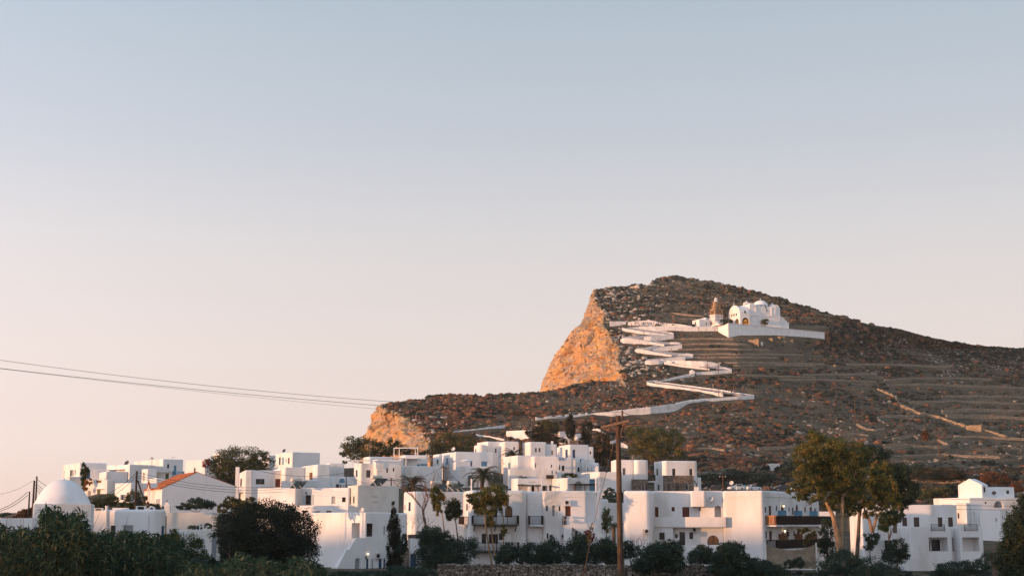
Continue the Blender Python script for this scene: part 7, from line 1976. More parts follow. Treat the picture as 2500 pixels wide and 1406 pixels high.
# bare tree
br = empty('bare_tree', at(1040, 1345, 182), 'leafless reddish tree in front of the round cornered house', 'tree')
tb = MB(); rb = random.Random(4); M_RED = mat('reddish_bare_twigs', (.20, .095, .06), (.13, .06, .04), scale=5)
def twig(p, d, L, r, k):
    e = p + d * L; tb.tube([p, p.lerp(e, .5) + Vector((rb.uniform(-.06, .06), rb.uniform(-.06, .06), 0)) * L, e], [r, r * .8, r * .6], M_RED, 5, False)
    if k == 0: return
    for i in range(3 if k > 2 else 2):
        nd = (d + Vector((rb.uniform(-.75, .75), rb.uniform(-.6, .6), rb.uniform(-.1, .4)))).normalized(); twig(e, nd, L * rb.uniform(.6, .85), r * .62, k - 1)
p0 = at(1041, 1350, 182); twig(p0, Vector((-.02, 0, 1)), 3.1, .13, 5); tb.build('trunk', br)
br2 = empty('bare_shrub', at(1550, 1385, 172), 'leafless twiggy shrub right of the utility pole', 'shrub')
tb = MB()
for q in (-.3, 0, .35): twig(at(1555, 1385, 172) + Vector((q, 0, 0)), Vector((q * .8, .1, 1)).normalized(), 1.4, .05, 4)
tb.build('stems', br2)
br3 = empty('bare_shrub', at(1005, 1310, 217), 'grey leafless shrub on the rubble wall left of the bare tree', 'shrub')
tb = MB(); M_RED = M_BARK
for q in (-.6, 0, .5, 1.0): twig(at(1005, 1310, 214) + Vector((q, 0, 0)), Vector((q * .5, .1, 1)).normalized(), 1.2, .04, 4)
tb.build('stems', br3)
# cypress
tree('tall dark pointed cypress in front of the stair house', 182, [(960, 1240, 5, 16), (962, 1265, 10, 26), (962, 1300, 16, 36), (963, 1340, 19, 36), (964, 1378, 20, 26)], (963, 1408), 11000, .19, 'conifer', 80, name='cypress', clump=.2, tint=(.18, .14), shell=.6, trunk=.2)
tree('dark ivy bush leaning on the right of the cypress', 180, [(985, 1325, 12, 22), (980, 1340, 14, 14)], (982, 1400), 2000, .2, 'shrub', 81, name='shrub', cat='shrub', clump=.2, limbs=False)
tree('low clipped dark hedge at the foot of the stair house', 136, [(850, 1405, 50, 11), (920, 1403, 50, 11), (790, 1407, 40, 10), (990, 1397, 60, 15), (1050, 1402, 40, 12)], (880, 1420), 12000, .18, 'shrub', 82, name='hedge', cat='hedge', limbs=False, clump=.2)
# left side gardens
tree('tall thin dark creeper on the white house behind the dome', 338, [(206, 1142, 9, 14), (203, 1160, 8, 18), (204, 1182, 7, 18), (212, 1150, 8, 8)], (204, 1212), 2200, .42, 'olive', 84, name='creeper', cat='creeper', clump=.2, tint=(.15, .2), trunk=.12)
tree('orange flowering bush beside the thin creeper', 334, [(216, 1176, 8, 8), (209, 1190, 5, 8)], (214, 1200), 800, .35, 'orange', 85, name='flowering_shrub', cat='shrub', limbs=False)
tree('garden shrub row between the dome and the small shuttered house', 250, [(246, 1228, 22, 13), (272, 1222, 18, 14), (228, 1234, 14, 10)], (250, 1250), 3600, .28, 'olive', 86, name='shrub', cat='shrub', clump=.2, tint=(.2, .25), limbs=False)
tree('bushy olive shrub behind the braced pole', 252, [(325, 1218, 20, 22), (345, 1228, 20, 16), (305, 1236, 26, 10)], (325, 1252), 4200, .28, 'olive', 87, name='shrub', cat='shrub', clump=.18, tint=(.35, .25), limbs=False)
tree('red flowered shrub under the pediment porch', 256, [(356, 1222, 5, 10), (362, 1230, 5, 8)], (358, 1245), 480, .25, 'flower', 88, name='flowering_shrub', cat='shrub', limbs=False)
tree('grey green bush right of the braced pole', 240, [(375, 1238, 18, 9), (395, 1242, 14, 7)], (380, 1255), 1800, .24, 'shrub', 89, name='shrub', cat='shrub', clump=.2, limbs=False)
tree('flat topped dark tree against the white gable wall', 228, [(484, 1228, 34, 12), (508, 1232, 22, 11), (452, 1236, 22, 9), (478, 1220, 18, 7)], (485, 1262), 4600, .26, 'shrub', 90, clump=.18, tint=(.25, .2), gaps=.3, trunk=.1)
tree('dark rusty bush on the skyline left of the leaning poles', 200, [(62, 1254, 18, 10), (78, 1248, 10, 10), (44, 1260, 14, 6)], (62, 1272), 2200, .28, 'rust', 91, name='bush', cat='bush', clump=.2, tint=(.25, .3), limbs=False)
tree('far low grey hill bush at the left edge', 330, [(22, 1258, 26, 6)], (20, 1268), 1200, .45, 'shrub', 92, name='bush', cat='bush', clump=.2, limbs=False)
tree('feathery golden green shrub behind the dark round tree', 200, [(560, 1226, 16, 16), (585, 1232, 22, 14), (545, 1240, 14, 14), (612, 1228, 14, 16)], (575, 1270), 4200, .26, 'olive', 93, name='shrub', cat='shrub', clump=.18, tint=(.5, .3))
tree('low dark plants on the terrace under the garden wall', 174, [(478, 1286, 18, 6), (505, 1284, 12, 7)], (490, 1296), 1200, .18, 'shrub', 94, name='shrub', cat='shrub', limbs=False, clump=.2)
tree('dark shrub on the low terrace right of the reed pergola house', 250, [(1487, 1200, 12, 10), (1480, 1210, 10, 8), (1498, 1208, 12, 8)], (1488, 1228), 1600, .26, 'shrub', 95, name='shrub', cat='shrub', clump=.2, trunk=.06)
tree('dark hedge strip behind the low house in the gap', 245, [(1500, 1216, 26, 8), (1525, 1208, 16, 10)], (1505, 1235), 1800, .28, 'shrub', 96, name='hedge', cat='hedge', limbs=False, clump=.2)
tree('dark tree in the gap left of the utility pole', 214, [(1482, 1262, 12, 22), (1478, 1285, 10, 14)], (1480, 1345), 1900, .25, 'dark', 97, clump=.2, trunk=.1)
tree('yellowish hedge on the terrace above the reed pergola', 376, [(1385, 1161, 20, 5), (1400, 1158, 12, 6)], (1390, 1170), 900, .4, 'olive', 98, name='hedge', cat='hedge', limbs=False, clump=.2)
tree('small dark round shrub beside the brown pole and solar tank', 270, [(1113, 1182, 10, 8), (1095, 1186, 8, 6)], (1108, 1196), 1100, .3, 'dark', 99, name='shrub', cat='shrub', limbs=False, clump=.2)
# scrub trees along the foot of the right slope
for i, (bl, lab, kd) in enumerate([
    ([(2415, 1166, 24, 16), (2445, 1170, 26, 14)], 'round rust brown tree above the cream tower', 'rust'), ([(2265, 1208, 30, 14), (2300, 1202, 24, 14)], 'rust and green tree left of the cream tower house', 'olive'),
    ([(2262, 1160, 46, 16), (2315, 1160, 40, 16), (2350, 1168, 26, 14)], 'long dark thicket below the curved field walls', 'conifer'), ([(2230, 1148, 30, 14), (2195, 1140, 26, 12)], 'dark bush behind the dense dark tree', 'dark'),
    ([(2330, 1196, 26, 16), (2352, 1206, 16, 10)], 'dark tree touching the left wall of the cream tower', 'dark'), ([(2490, 1186, 22, 14)], 'tawny bush at the right edge behind the cream house', 'rust'),
    ([(1922, 1146, 20, 14), (1938, 1138, 16, 12)], 'green bush beside the concrete hut', 'shrub'), ([(2258, 1062, 8, 12)], 'small rust coloured tree by the curved field walls', 'rust'), ([(1985, 1058, 13, 12)], 'golden bush peeping over the eucalyptus crown', 'euc'),
    ([(1735, 1165, 36, 10), (1790, 1160, 40, 12), (1850, 1166, 40, 12)], 'long grey green thicket behind the parked cars', 'shrub'), ([(1660, 1120, 16, 8)], 'grey bush behind the stone fronted house', 'shrub')]):
    Yt = float(D(bl[0][0], bl[0][1] + bl[0][3])); Yt = min(Yt, 440)
    tree(lab, Yt - 2, bl, (bl[0][0], bl[0][1] + bl[0][3] + 4), int(900 * len(bl) * max(1, bl[0][2] / 22)), .5, kd, 110 + i, clump=.19, tint=(.4, .3), limbs=False, name='tree' if 'tree' in lab else 'bush', cat='tree' if 'tree' in lab else 'bush')

# ------------------------------------------------------------------ palms
def palm(label, cx, cy, foot, Y, rad, n, seed, trunk_r=.28, up=.5):
    r = empty('palm_tree', at(foot[0], foot[1], Y), label, 'palm'); rr = np.random.default_rng(seed)
    c = at(cx, cy, Y); R_ = rad * Y / FPX
    if foot[1] > cy + 3:
        t = MB(); f = at(foot[0], foot[1], Y); f.z -= .5; m1 = f.lerp(c, .5)
        t.tube([f, m1, c - Vector((0, 0, .1)), c + Vector((0, 0, .3))], [trunk_r * 1.1, trunk_r, trunk_r * 1.15, trunk_r * .4], M_BARK, 9); t.build('trunk', r)
    Vs, Fs, Ts = [], [], []; k = 0
    for i in range(n):
        az = 2 * math.pi * (i * .618 + rr.uniform(-.05, .05)); el = rr.uniform(-.25, 1.35) * up * 1.6 + .05; L = R_ * rr.uniform(.8, 1.1); tt = rr.uniform(.1, .7)
        hd = np.array([math.cos(az), math.sin(az), 0]); side = np.array([-math.sin(az), math.cos(az), 0])
        pts = []
        p = np.array(c); e = el; ns = 9
        for s_ in range(ns + 1):
            pts.append(p.copy()); p = p + (hd * math.cos(e) + np.array([0, 0, math.sin(e)])) * L / ns; e -= .10 + .16 * s_ / ns * 1.6
        pts = np.array(pts)
        for s_ in range(1, ns + 1):
            d = pts[s_] - pts[s_ - 1]; d /= np.linalg.norm(d); upv = np.cross(side, d)
            for h in (0, .5):
                q = pts[s_ - 1] * (1 - h) + pts[s_] * h; w = L * .27 * math.sin(math.pi * min(.97, (s_ - 1 + h + .6) / (ns + .9))) ** .7
                for sg in (-1, 1):
                    tip = q + side * sg * w * .85 + d * w * .55 - np.array([0, 0, w * .35]); b2 = q + d * L * .045
                    Vs += [q, q * .5 + tip * .5 + d * L * .012, tip, b2]; Fs.append((k, k + 1, k + 2, k + 3)); k += 4; Ts += [tt + rr.uniform(-.1, .1)] * 4
    mesh_np('frond', np.array(Vs), np.array(Fs), M_LEAF['palm'], r, tint=np.clip(Ts, 0, 1))
    return r
palm('low bushy palm beside the cream house roof', 1008, 1187, (1008, 1196), 262, 48, 44, 1, .3, .6)
palm('tall palm with a thick trunk in front of the parasol house', 1178, 1163, (1176, 1198), 300, 54, 46, 2, .42, .48)
palm('palm fanning out behind the white cube with the blue shutter', 1253, 1112, (1253, 1125), 398, 40, 34, 3, .3, .55)
palm('small palm crown peeping over the reed pergola house', 1276, 1169, (1276, 1172), 245, 18, 18, 4, .2, .6)
palm('dark palm standing in the gap behind the utility pole', 1498, 1285, (1500, 1360), 205, 32, 30, 5, .25, .4)
palm('palm half hidden behind the dark round tree', 535, 1262, (536, 1300), 175, 26, 24, 6, .22, .5)
palm('low palm on the lower terrace left of the dark round tree', 522, 1304, (524, 1320), 150, 22, 18, 7, .15, .25)
palm('palm fronds reaching out before the porch house', 2425, 1352, (2430, 1400), 140, 46, 26, 8, .25, .3)
palm('low palm among the dark undergrowth below the eucalyptus', 2120, 1385, (2120, 1400), 140, 44, 26, 9, .2, .3)

# ------------------------------------------------------------------ cars on the shelf above the hotel
cpk = MB(); cpk.box(40, 77, 341, 372, -6, zat(1197.5, 352), mat('packed_gravel', (.16, .13, .10), (.11, .09, .07), scale=1)); cpk.build('car_park', kind='structure')
def car(px, py, Y, rot, paint, label, L=3.9, van=False):
    p = at(px, py, Y); p.z = zat(1197.5, 352)
    r = empty('parked_car', p, label, 'car', 'cars parked above the hotel'); r.rotation_euler = (0, 0, rot)
    W_ = .82; H_ = L / 2
    b = MB()
    prof = [(-H_, .35), (-H_ + .05, .62), (-H_ + .3, .85), (-H_ * .42, .93), (-H_ * .05, 1.42), (H_ * .55, 1.46), (H_ * .86, .98), (H_, .9), (H_, .35), (H_ * .8, .22), (-H_ * .85, .22)]
    n = len(prof); V = []
    for y, ins in ((-W_, 0), (-W_ * .98, 0), (W_ * .98, 0), (W_, 0)):
        for x, z in prof:
            k = .86 if z > 1.2 else 1.0
            V.append((x, y * k, z))
    F = [(j * n + i, j * n + (i + 1) % n, (j + 1) * n + (i + 1) % n, (j + 1) * n + i) for j in range(3) for i in range(n)] + [tuple(reversed(range(n))), tuple(range(3 * n, 4 * n))]
    b.add(V, F, paint, False); b.build('body', r, local=True)
    for sy in (-1, 1):
        g = MB(); yy = sy * (W_ * .915)
        for q in ([(-H_ * .33, .98), (-H_ * .05, 1.34), (H_ * .12, 1.36), (H_ * .12, .98)], [(H_ * .16, .98), (H_ * .16, 1.36), (H_ * .5, 1.36), (H_ * .68, .98)]):
            g.prism([(x, yy + sy * .075 * (1 - (z - .98) / .9), z) for x, z in q], (0, sy * .02, 0), M_GLASS)
        g.build('side_window', r, local=True)
        for sx in (-.62, .62):
            w = MB(); c = Vector((sx * H_, sy * (W_ - .08), .31)); w.tube([c - Vector((0, .1, 0)), c + Vector((0, .1, 0))], .31, M_IRON, 14); wo = w.build('wheel', r, local=True)
            q = MB(); q.tube([c + Vector((0, sy * .095, 0)), c + Vector((0, sy * .115, 0))], .19, M_GREY, 10); q.build('rim', wo, local=True)
        h = MB(); h.obox((-H_ + .1, sy * .6, .66), (.06, 0, .05), (0, .15, 0), (0, 0, .08), M_ACWHITE); h.build('headlight', r, local=True)
        h = MB(); h.obox((H_ - .01, sy * .66, .8), (.03, 0, 0), (0, .1, 0), (0, 0, .12), M_BROWN); h.build('tail_light', r, local=True)
    g = MB(); g.prism([(-H_ * .41, -.62, .97), (-H_ * .41, .62, .97), (-H_ * .08, .54, 1.4), (-H_ * .08, -.54, 1.4)], (-.02, 0, .02), M_GLASS); g.build('windscreen', r, local=True)
    g = MB(); g.prism([(H_ * .86, -.6, 1.03), (H_ * .86, .6, 1.03), (H_ * .58, .54, 1.42), (H_ * .58, -.54, 1.42)], (.02, 0, .02), M_GLASS); g.build('rear_window', r, local=True)
P_BLACK = mat('black_car_paint', (.015, .018, .024), rough=.2, spec=.6); P_WHITE = mat('white_car_paint', (.7, .7, .7), rough=.3); P_BLUE = mat('dark_blue_car_paint', (.02, .035, .06), rough=.25)
car(1745, 1196, 351, R(8), P_BLACK, 'dark saloon car parked beside the stone fronted house', 4.7)
car(1840, 1196, 351, R(205), P_WHITE, 'white hatchback parked above the flat hotel roof', 3.7)
car(1797, 1203, 347, R(20), P_WHITE, 'white car mostly hidden by the hotel parapet', 3.9)
car(1908, 1198, 352, R(10), P_BLUE, 'dark blue car half hidden by the eucalyptus leaves', 3.9)
car(1975, 1199, 356, R(10), P_BLUE, 'dark car behind the eucalyptus branches', 4.1)
car(1945, 1199, 360, R(0), P_WHITE, 'pale car glimpsed through the eucalyptus leaves', 3.8)
q = MB(); a = at(1818.5, 1197, 347); q.box(a.x - .35, a.x + .35, 347, 347.1, a.z - .4, a.z + 1.3, M_SKYBLUE); q.build('notice_board', loc=a, label='blue notice board beside the white hatchback', cat='sign')
q = MB(); a = at(1799, 1199, 344); q.tube([a - Vector((0, 0, .6)), a + Vector((0, 0, 1.3))], .11, M_WHITE, 6); q.build('bollard', loc=a, label='white post in front of the parked cars', cat='post')
dish(1786, 1179, 350, .55, 'satellite dish on a pole between the parked cars')

# ------------------------------------------------------------------ people
def person_mesh(pose, shirt, legs, skinc, key):
    """one continuous figure grown round a joint skeleton"""
    st, sw = pose
    J = [(0, 0, .93, .13), (0, 0, 1.12, .14), (0, 0, 1.32, .15), (0, 0, 1.46, .06), (0, -.02, 1.56, .085), (0, -.02, 1.66, .095), (0, 0, 1.73, .05),
         (.17, 0, 1.40, .065), (.25, -.05 * sw, 1.14, .048), (.25, -.22 * sw, .93, .036), (.25, -.27 * sw, .84, .034),
         (-.17, 0, 1.40, .065), (-.25, .08 * sw, 1.14, .048), (-.26, .02 * sw, .90, .036), (-.26, -.02, .81, .034),
         (.09, 0, .86, .095), (.10, -.10 * st, .48, .065), (.10, .02 - .22 * st + .2 * abs(st), .08, .042), (.10, -.14 - .22 * st + .2 * abs(st), .03, .035),
         (-.09, 0, .86, .095), (-.10, .12 * st, .48, .065), (-.10, .30 * st, .08, .042), (-.10, .30 * st - .15, .03, .035)]
    E = [(0, 1), (1, 2), (2, 3), (3, 4), (4, 5), (5, 6), (2, 7), (7, 8), (8, 9), (9, 10), (2, 11), (11, 12), (12, 13), (13, 14), (0, 15), (15, 16), (16, 17), (17, 18), (0, 19), (19, 20), (20, 21), (21, 22)]
    me = bpy.data.meshes.new('skeleton'); me.from_pydata([j[:3] for j in J], E, []); o = bpy.data.objects.new('skeleton', me); COL.objects.link(o)
    md = o.modifiers.new('skin', 'SKIN'); sv = me.skin_vertices[0].data
    for i, j in enumerate(J): sv[i].radius = (j[3], j[3] * (.72 if i in (0, 1, 2) else 1))
    sv[0].use_root = True
    sb = o.modifiers.new('sub', 'SUBSURF'); sb.levels = 1; sb.render_levels = 1
    dg = bpy.context.evaluated_depsgraph_get(); ev = o.evaluated_get(dg); nm = bpy.data.meshes.new_from_object(ev)
    bpy.data.objects.remove(o, do_unlink=True)
    nm.materials.clear()
    for m_ in (skinc, shirt, legs, M_IRON): nm.materials.append(m_)
    for p in nm.polygons:
        c = p.center; p.use_smooth = True
        p.material_index = 0 if c.z > 1.45 or (abs(c.x) > .2 and c.z < 1.12 and c.z > .7) else (1 if c.z > .95 else (2 if c.z > .1 else 3))
    nm.name = 'person_' + key
    return nm
SKIN = mat('tanned_skin', (.42, .25, .17), rough=.6)
CL = {'dark': (.02, .022, .03), 'white': (.72, .70, .67), 'red': (.35, .05, .04), 'grey': (.2, .2, .21), 'navy': (.03, .045, .09), 'sand': (.45, .36, .26), 'pink': (.55, .30, .28)}
CM = {k: mat(k + '_cloth', c, rough=.9) for k, c in CL.items()}
COMBO = [('dark', 'dark'), ('white', 'navy'), ('red', 'dark'), ('grey', 'sand'), ('white', 'dark'), ('dark', 'grey'), ('pink', 'navy'), ('navy', 'sand')]
WORDS = ['dark clothes', 'a white top and navy trousers', 'a red top and dark trousers', 'a grey top and sand trousers', 'a white top and dark trousers', 'a dark top and grey trousers', 'a pink top and navy trousers', 'a navy top and sand trousers']
PROTO = {}
HAIR = mat('dark_brown_hair', (.035, .022, .015), rough=.8)
hb = MB(); hb.lathe((0, .012, 1.655), [(.001, .115), (.06, .10), (.098, .055), (.107, 0), (.1, -.05), (.085, -.09)], HAIR, 10)
def person(p, i, rot, where, group, pose=None):
    key = i % len(COMBO)
    if key not in PROTO:
        s_, l_ = COMBO[key]; PROTO[key] = person_mesh(((.9, .8), (0.05, .3), (.7, 1.0))[key % 3], CM[s_], CM[l_], SKIN, str(key))
    o = bpy.data.objects.new('person', PROTO[key]); COL.objects.link(o); o.location = p; o.rotation_euler = (0, 0, rot)
    tag(o, 'person in %s %s' % (WORDS[key], where), 'person', group)
    h = bpy.data.objects.get('hair')
    if h is None: h = hb.build('hair', o, local=True)
    else:
        h2 = h.copy(); COL.objects.link(h2); h2.parent = o
spots = []
for x in (1551, 1554, 1558, 1567, 1571, 1575, 1580): spots.append((x, 797.5, 'near the head of the top terrace', 'people gathered on the top terrace'))
for x in (1590, 1596, 1608, 1613, 1617, 1626): spots.append((x, 798, 'halfway along the top terrace', 'people gathered on the top terrace'))
for x in (1730, 1734, 1738): spots.append((x, 797.5, 'by the low white gatehouse', 'people by the gatehouse'))
for x, y, w in ((1514, 804, 'at the cliff end of the topmost leg'), (1518, 804, 'at the cliff end of the topmost leg'), (1542, 802, 'on the topmost leg'), (1561, 804, 'on the topmost leg'), (1632, 815, 'at the first right bend'), (1568, 829, 'on the second leg'), (1572, 821, 'on the second leg'), (1522, 825, 'at the first left bend'), (1548, 825, 'at the first left bend'),
    (1606, 837, 'leaning at the third leg wall'), (1619, 839, 'on the third leg'), (1640, 864, 'on the fourth leg'), (1724, 903, 'at the foot of the arch patterned wall'), (1731, 903, 'at the foot of the arch patterned wall'), (1754, 897, 'at the fourth right bend'), (1758, 897, 'at the fourth right bend'),
    (1728, 949, 'behind the lowest slope wall'), (1741, 951, 'behind the lowest slope wall'), (1752, 953, 'behind the lowest slope wall'), (1762, 970, 'on the lowest leg'), (1767, 969, 'on the lowest leg'), (1786, 966, 'on the lowest leg'), (1791, 966, 'on the lowest leg'), (1794, 965, 'on the lowest leg'), (1814, 962, 'near the lowest right bend'), (1709, 978, 'alone low on the lowest leg')):
    spots.append((x, y, w, 'walkers on the zigzag path'))
for i, (x, y, w, g) in enumerate(spots): person(hill(x, y, .75), (i * 3 + (i // 4)) % 8, (i * 1.7) % 6.28, w, g)
for x, y, w in ((1836, 793, 'under the long church wall'), (1848, 794, 'left of the church terrace tree'), (1851, 794, 'left of the church terrace tree'), (1880, 796, 'right of the church terrace tree'), (1883, 796, 'right of the church terrace tree'), (1904, 798, 'at the far end of the church'), (1916, 800, 'at the far end of the church')):
    p = FR.on('R', x, y, -4.5); person(p + Vector((0, 0, -.2)), x % 8, x % 6, w, 'people on the church terrace')
p = hill(1090, 1047, .5); person(p, 4, 2.6, 'behind the round skyline trees', 'walkers on the zigzag path')
f0 = H['hotel'][1][3]
person(f0.on('R', 1924, 1322, .7) - Vector((0, 0, .1)), 5, 2.2, 'by the lit lower gallery doorway', None)

# ------------------------------------------------------------------ big utility pole in front
Yp = 54
pr = empty('utility_pole', at(1514, 1400, Yp), 'tall weathered wooden utility pole with crossarm, nearest to the viewer', 'utility pole')
a = at(1515.5, 1400, Yp); b = at(1508.5, 1017, Yp)
t = MB(); n_ = 14
t.tube([Vector((a.x, Yp, -6.0))] + [Vector((a.x + (b.x - a.x) * i / n_, Yp + .01 * math.sin(i * 2.1), -2 + (b.z + 2) * i / n_)) for i in range(n_ + 1)], [.125] + [.120 - .036 * i / n_ for i in range(n_ + 1)], M_POLEWOOD, 16); t.build('pole', pr)
a1, b1 = at(1472, 1043, Yp + 1.1), at(1541, 1027, Yp - 1.25)
M_ARM = mat('bleached_crossarm_wood', (.17, .11, .07), (.10, .066, .045), scale=5, stretch=(2, 2, 2))
o_ = Vector((-.16, -.05, 0))
ca = MB(); ca.bar(a1 + o_ * .3, b1 + o_ * .3, .075, M_ARM, .09); cao = ca.build('crossarm', pr)
c2 = MB(); c2.bar(at(1514, 1042, Yp + .1), at(1591, 1031, Yp - 1.0), .06, M_ARM, .08); c2.bar(at(1590, 1030, Yp - 1), at(1588, 1038, Yp - 1), .06, M_ARM); c2.build('crossarm', pr)
bc = MB(); bc.bar(at(1524, 1036, Yp - .6), at(1516, 1062, Yp - .16), .05, M_ARM, .05); bc.build('brace', pr)
def insulator(p, h, m=M_RUST):
    k = MB(); prof = [(.02, 0)]
    for i in range(6): z = h * (.3 + .11 * i); prof += [(.03, z), (.062, z + h * .03), (.03, z + h * .06)]
    prof += [(.02, h), (.001, h)]; k.lathe(p, prof, m, 10); return k.build('insulator', pr)
M_PORC = mat('brown_porcelain', (.14, .06, .04), rough=.25, spec=.6)
insulator(at(1519.5, 1027, Yp - .45), .40, M_PORC); insulator(at(1494, 1036, Yp + .3), .30, M_PORC)
for x, y, dy in ((1503, 1026, 0), (1482, 1034, .7), (1458, 1041, 1.2)):
    k = MB(); p = at(x, y, Yp + dy); k.tube([p - Vector((.13, 0, 0)), p - Vector((.1, 0, 0)), p + Vector((.1, 0, 0)), p + Vector((.13, 0, 0))], [.02, .05, .05, .02], M_IRON, 10); k.bar(p + Vector((.1, 0, 0)), p + Vector((.3, 0, -.01)), .03, M_IRON); k.build('strain_insulator', pr)
g0, g1 = at(1505, 1058, Yp - .1), at(1415, 1400, Yp - 6)
gw = MB(); gw.tube([g0, g0.lerp(g1, .5) - Vector((0, 0, .02)), g1 - Vector((0, 0, .6))], .009, M_RUST, 5)
gw.build('guy_wire', pr)
for y0, y1 in ((1130, 1140), (1152, 1161)):
    k = MB(); u = g0.lerp(g1, (y0 - 1058) / (1400 - 1058)); v = g0.lerp(g1, (y1 - 1058) / (1400 - 1058)); k.tube([u, u.lerp(v, .1), u.lerp(v, .9), v], [.015, .045, .045, .015], M_IRON, 8); k.build('guy_insulator', pr)
iv = tree('strand of dry creeper climbing the guy wire of the utility pole', 50, [(1441, 1297, 3, 10), (1437, 1315, 2.5, 14), (1446, 1285, 2, 8)], (1436, 1340), 230, .07, 'olive', 130, name='creeper', cat='creeper', limbs=False, tint=(.7, .3))
NL = 'overhead lines in front of the sky'
wire(at(-90, 866, 46), at(1519, 1006, Yp - .45), .36, 'upper overhead line crossing the sky to the tall wooden pole', .0065, NL, 40)
wire(at(-90, 888, 47), at(1494, 1024, Yp + .3), .22, 'lower overhead line crossing the sky to the tall wooden pole', .0075, NL, 40)
wire(at(-90, 888.5, 48), at(1456, 1041, Yp + 1.2), .16, 'third overhead line close under the lower one', .004, NL, 40)
wire(at(1519, 1006, Yp - .45), at(1771, 1070, float(D(1771, 1130))), 1.0, 'line running from the tall wooden pole back to the slope', .012, None, 30)

# ------------------------------------------------------------------ foreground thicket of long leaved shrubs
def thicket(label, stems, seed, Yr, leaf=(.24, .40), width=.05, per=34, name='long_leaved_shrub', group=None, tint=(.42, .2), m='reed', fill=420):
    rr = np.random.default_rng(seed)
    x0, y0, _ = stems[0]; root = empty(name, at(x0, 1406, np.mean(Yr)), label, 'shrub', group)
    st = MB(); Vs, Fs, Ts = [], [], []; k = 0
    for (px, py, cnt) in stems:
        for _ in range(cnt):
            Y = rr.uniform(*Yr); top = at(px + rr.normal(0, 14), py + abs(rr.normal(0, 10)), Y)
            base = Vector((top.x + rr.normal(0, .25), Y + rr.normal(0, .2), -4.9)); mid = base.lerp(top, .6) + Vector((rr.normal(0, .08), 0, 0))
            st.tube([base, mid, top], [.008, .006, .002], M_BARK, 4, False)
            H_ = min(1.9, (top - base).length * .8)
            for j in range(per):
                t = rr.random() ** 1.3; q = np.array(top.lerp(mid, t * .95 * H_ / max(.2, (top - mid).length))) if (top - mid).length > .1 else np.array(top)
                az = rr.uniform(0, 6.28); L = rr.uniform(*leaf); e = rr.uniform(-.2, 1.1); tt = np.clip(rr.normal(*tint), 0, 1)
                hd = np.array([math.cos(az), math.sin(az), 0]); sd = np.array([-math.sin(az), math.cos(az), 0]) * width * rr.uniform(.6, 1.2)
                sd = sd + np.array([0, 0, rr.uniform(-.5, .5) * width])
                pts = []; p = q
                for s_ in range(4): pts.append(p); p = p + (hd * math.cos(e) + np.array([0, 0, math.sin(e)])) * L / 3; e -= rr.uniform(.45, .85)
                ws = (.35, 1, .8, .05)
                for s_ in range(4): Vs += [pts[s_] - sd * ws[s_] * .5, pts[s_] + sd * ws[s_] * .5]
                for s_ in range(3): Fs.append((k + s_ * 2, k + s_ * 2 + 1, k + s_ * 2 + 3, k + s_ * 2 + 2))
                Ts += [tt] * 8; k += 8
    # leafy body of the shrub behind the outer sprays
    cs = []
    for (px, py, cnt) in stems:
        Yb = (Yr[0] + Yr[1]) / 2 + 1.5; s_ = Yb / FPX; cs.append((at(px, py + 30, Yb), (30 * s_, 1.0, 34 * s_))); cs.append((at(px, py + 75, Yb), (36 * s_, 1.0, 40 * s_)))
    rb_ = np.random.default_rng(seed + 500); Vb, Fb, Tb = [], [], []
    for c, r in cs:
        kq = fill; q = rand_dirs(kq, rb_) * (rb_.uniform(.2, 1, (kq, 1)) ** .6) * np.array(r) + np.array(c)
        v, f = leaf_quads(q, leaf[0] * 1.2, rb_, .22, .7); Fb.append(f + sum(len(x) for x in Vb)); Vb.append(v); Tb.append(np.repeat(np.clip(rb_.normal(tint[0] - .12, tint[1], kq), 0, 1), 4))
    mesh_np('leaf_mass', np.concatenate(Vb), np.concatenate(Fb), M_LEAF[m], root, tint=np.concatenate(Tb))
    st.build('stem', root); mesh_np('foliage', np.array(Vs), np.array(Fs), M_LEAF[m], root, tint=Ts)
    return root
GT = 'shrubs of the foreground thicket'
thicket('tall shrub with drooping long leaves rising before the dome', [(121, 1236, 4), (130, 1250, 6), (124, 1275, 6), (148, 1268, 4), (150, 1262, 3), (145, 1290, 6)], 1, (44, 50), (.30, .46), .065, 44, fill=130, tint=(.45, .3))
thicket('drooping shrub just right of the tall one before the dome', [(188, 1248, 4), (180, 1270, 5), (196, 1280, 4), (185, 1295, 6)], 2, (44, 50), (.28, .44), .06, 42, fill=130, tint=(.45, .3))
SAME = 'dark long leaved shrub in the foreground thicket'
prof = [(-15, 1278), (20, 1290), (60, 1288), (95, 1300), (140, 1305), (180, 1305), (220, 1300), (260, 1298), (300, 1296), (340, 1300), (380, 1306), (420, 1318)]
for i, (x, y) in enumerate(prof):
    thicket(SAME, [(x, y, 9), (x + 18, y + 26, 10), (x - 14, y + 50, 10), (x + 8, y + 75, 10)], 10 + i, (46, 58), (.24, .42), .055, 36, group=GT, tint=(.45, .33))
SAM2 = 'pale tipped long leaved shrub along the bottom edge'
for i, (x, y) in enumerate([(455, 1372), (500, 1378), (545, 1372), (590, 1352), (630, 1362), (675, 1372), (720, 1362), (755, 1366)]):
    thicket(SAM2, [(x, y, 8), (x + 16, y + 14, 9), (x - 12, y + 22, 8)], 40 + i, (42, 50), (.22, .36), .05, 34, group='pale shrubs along the bottom edge', tint=(.62, .25))
tree('feathery dark green tamarisk left of the grey post', 78, [(455, 1335, 38, 34), (428, 1320, 22, 22), (480, 1345, 26, 30), (420, 1355, 30, 30), (465, 1375, 50, 26), (500, 1372, 22, 24)], (455, 1420), 12500, .12, 'green', 140, name='tamarisk', clump=.2, tint=(.35, .25), aspect=.3, trunk=.06)
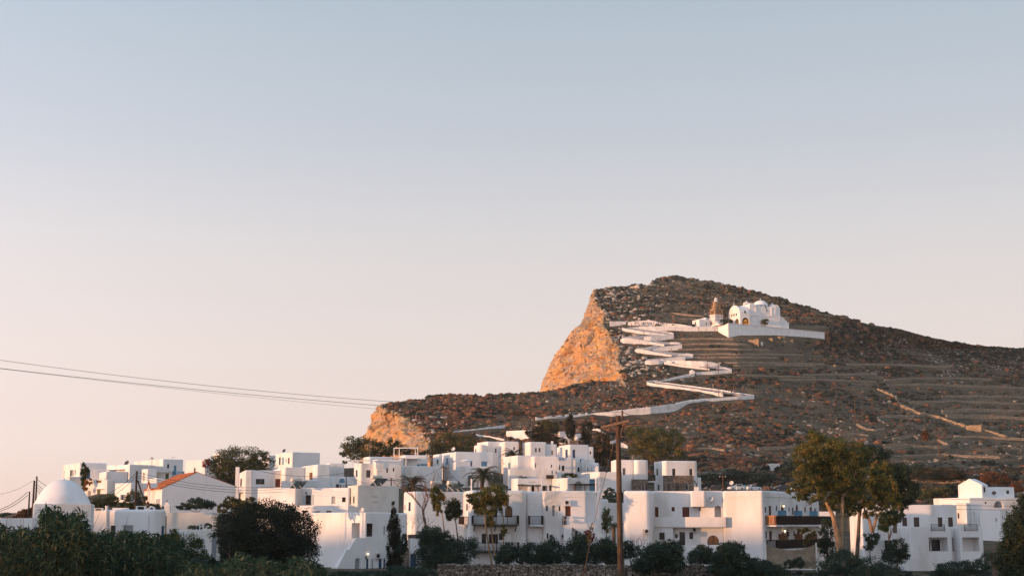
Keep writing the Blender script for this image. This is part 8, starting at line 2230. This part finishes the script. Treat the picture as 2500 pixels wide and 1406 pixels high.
tree('golden tipped young tamarisk beside the garden wall foot', 92, [(424, 1306, 14, 14), (405, 1318, 14, 14)], (418, 1400), 1800, .13, 'olive', 141, name='tamarisk', clump=.2, tint=(.5, .25), aspect=.3, trunk=.04)
for x in (200, 244, 232, 312, 160, 55, 70): 
    pass
M_DRY = mat('dry_stalk', (.16, .11, .075), rough=.9)
ds = MB()
for x0, y0, x1, y1 in ((198, 1290, 203, 1228), (196, 1268, 218, 1254), (226, 1290, 244, 1248), (240, 1296, 255, 1275), (302, 1296, 314, 1254), (55, 1288, 58, 1238), (48, 1284, 54, 1242), (16, 1275, 19, 1248), (565, 1362, 540, 1335), (560, 1358, 558, 1322)):
    ds.tube([at(x0, y0 + 40, 50), at(x0, y0, 50), at((x0 + x1) / 2 + 1, (y0 + y1) / 2, 50), at(x1, y1, 50)], [.012, .01, .007, .003], M_DRY, 4, False)
tag(ds.build('dry_stalks', loc=at(200, 1400, 50)), kind='stuff')
# dim undergrowth closing the thicket behind the stems
rg = np.random.default_rng(77)
P = np.stack([rg.uniform(-26, -4.5, 900), rg.uniform(58, 74, 900), np.zeros(900)], -1); P[:, 2] = G(P[:, 0], P[:, 1]) + rg.uniform(0, 2.6, 900) * sstep(-6, -14, P[:, 0])
bushes('undergrowth', P, rg.uniform(.45, .95, 900), rg.uniform(0, .3, 900), tint_mat('undergrowth_leaves', [(0, (.014, .022, .015)), (1, (.04, .05, .03))]), rg, 22, flat=.9)
P = np.stack([rg.uniform(-6, 60, 900), rg.uniform(126, 180, 900), np.zeros(900)], -1)
k_ = (P[:, 1] < 129) | ((P[:, 1] > 134) & (P[:, 1] < 170)); P = P[k_]; P[:, 2] = G(P[:, 0], P[:, 1])
bushes('ground_cover', P, rg.uniform(.25, .6, len(P)), rg.uniform(0, .5, len(P)), M_SCRUB, rg, 16, flat=.8)

# ------------------------------------------------------------------ thin evening haze in the air over the whole place
hz = MB(); mh = bpy.data.materials.new('evening_haze'); mh.use_nodes = True
nt = mh.node_tree
for n_ in list(nt.nodes):
    if n_.type != 'OUTPUT_MATERIAL': nt.nodes.remove(n_)
pv = nt.nodes.new("ShaderNodeVolumePrincipled")
pv.inputs["Color"].default_value = (0.95, 0.93, 0.92, 1)
pv.inputs["Density"].default_value = 0.00005
pv.inputs["Anisotropy"].default_value = 0.0
nt.links.new(pv.outputs[0], [n_ for n_ in nt.nodes if n_.type == 'OUTPUT_MATERIAL'][0].inputs["Volume"])
hz.box(-1750, 1750, -1450, 2350, -217, 175, mh)
hzo = hz.build('haze', kind='stuff')
SC.cycles.volume_bounces = 1
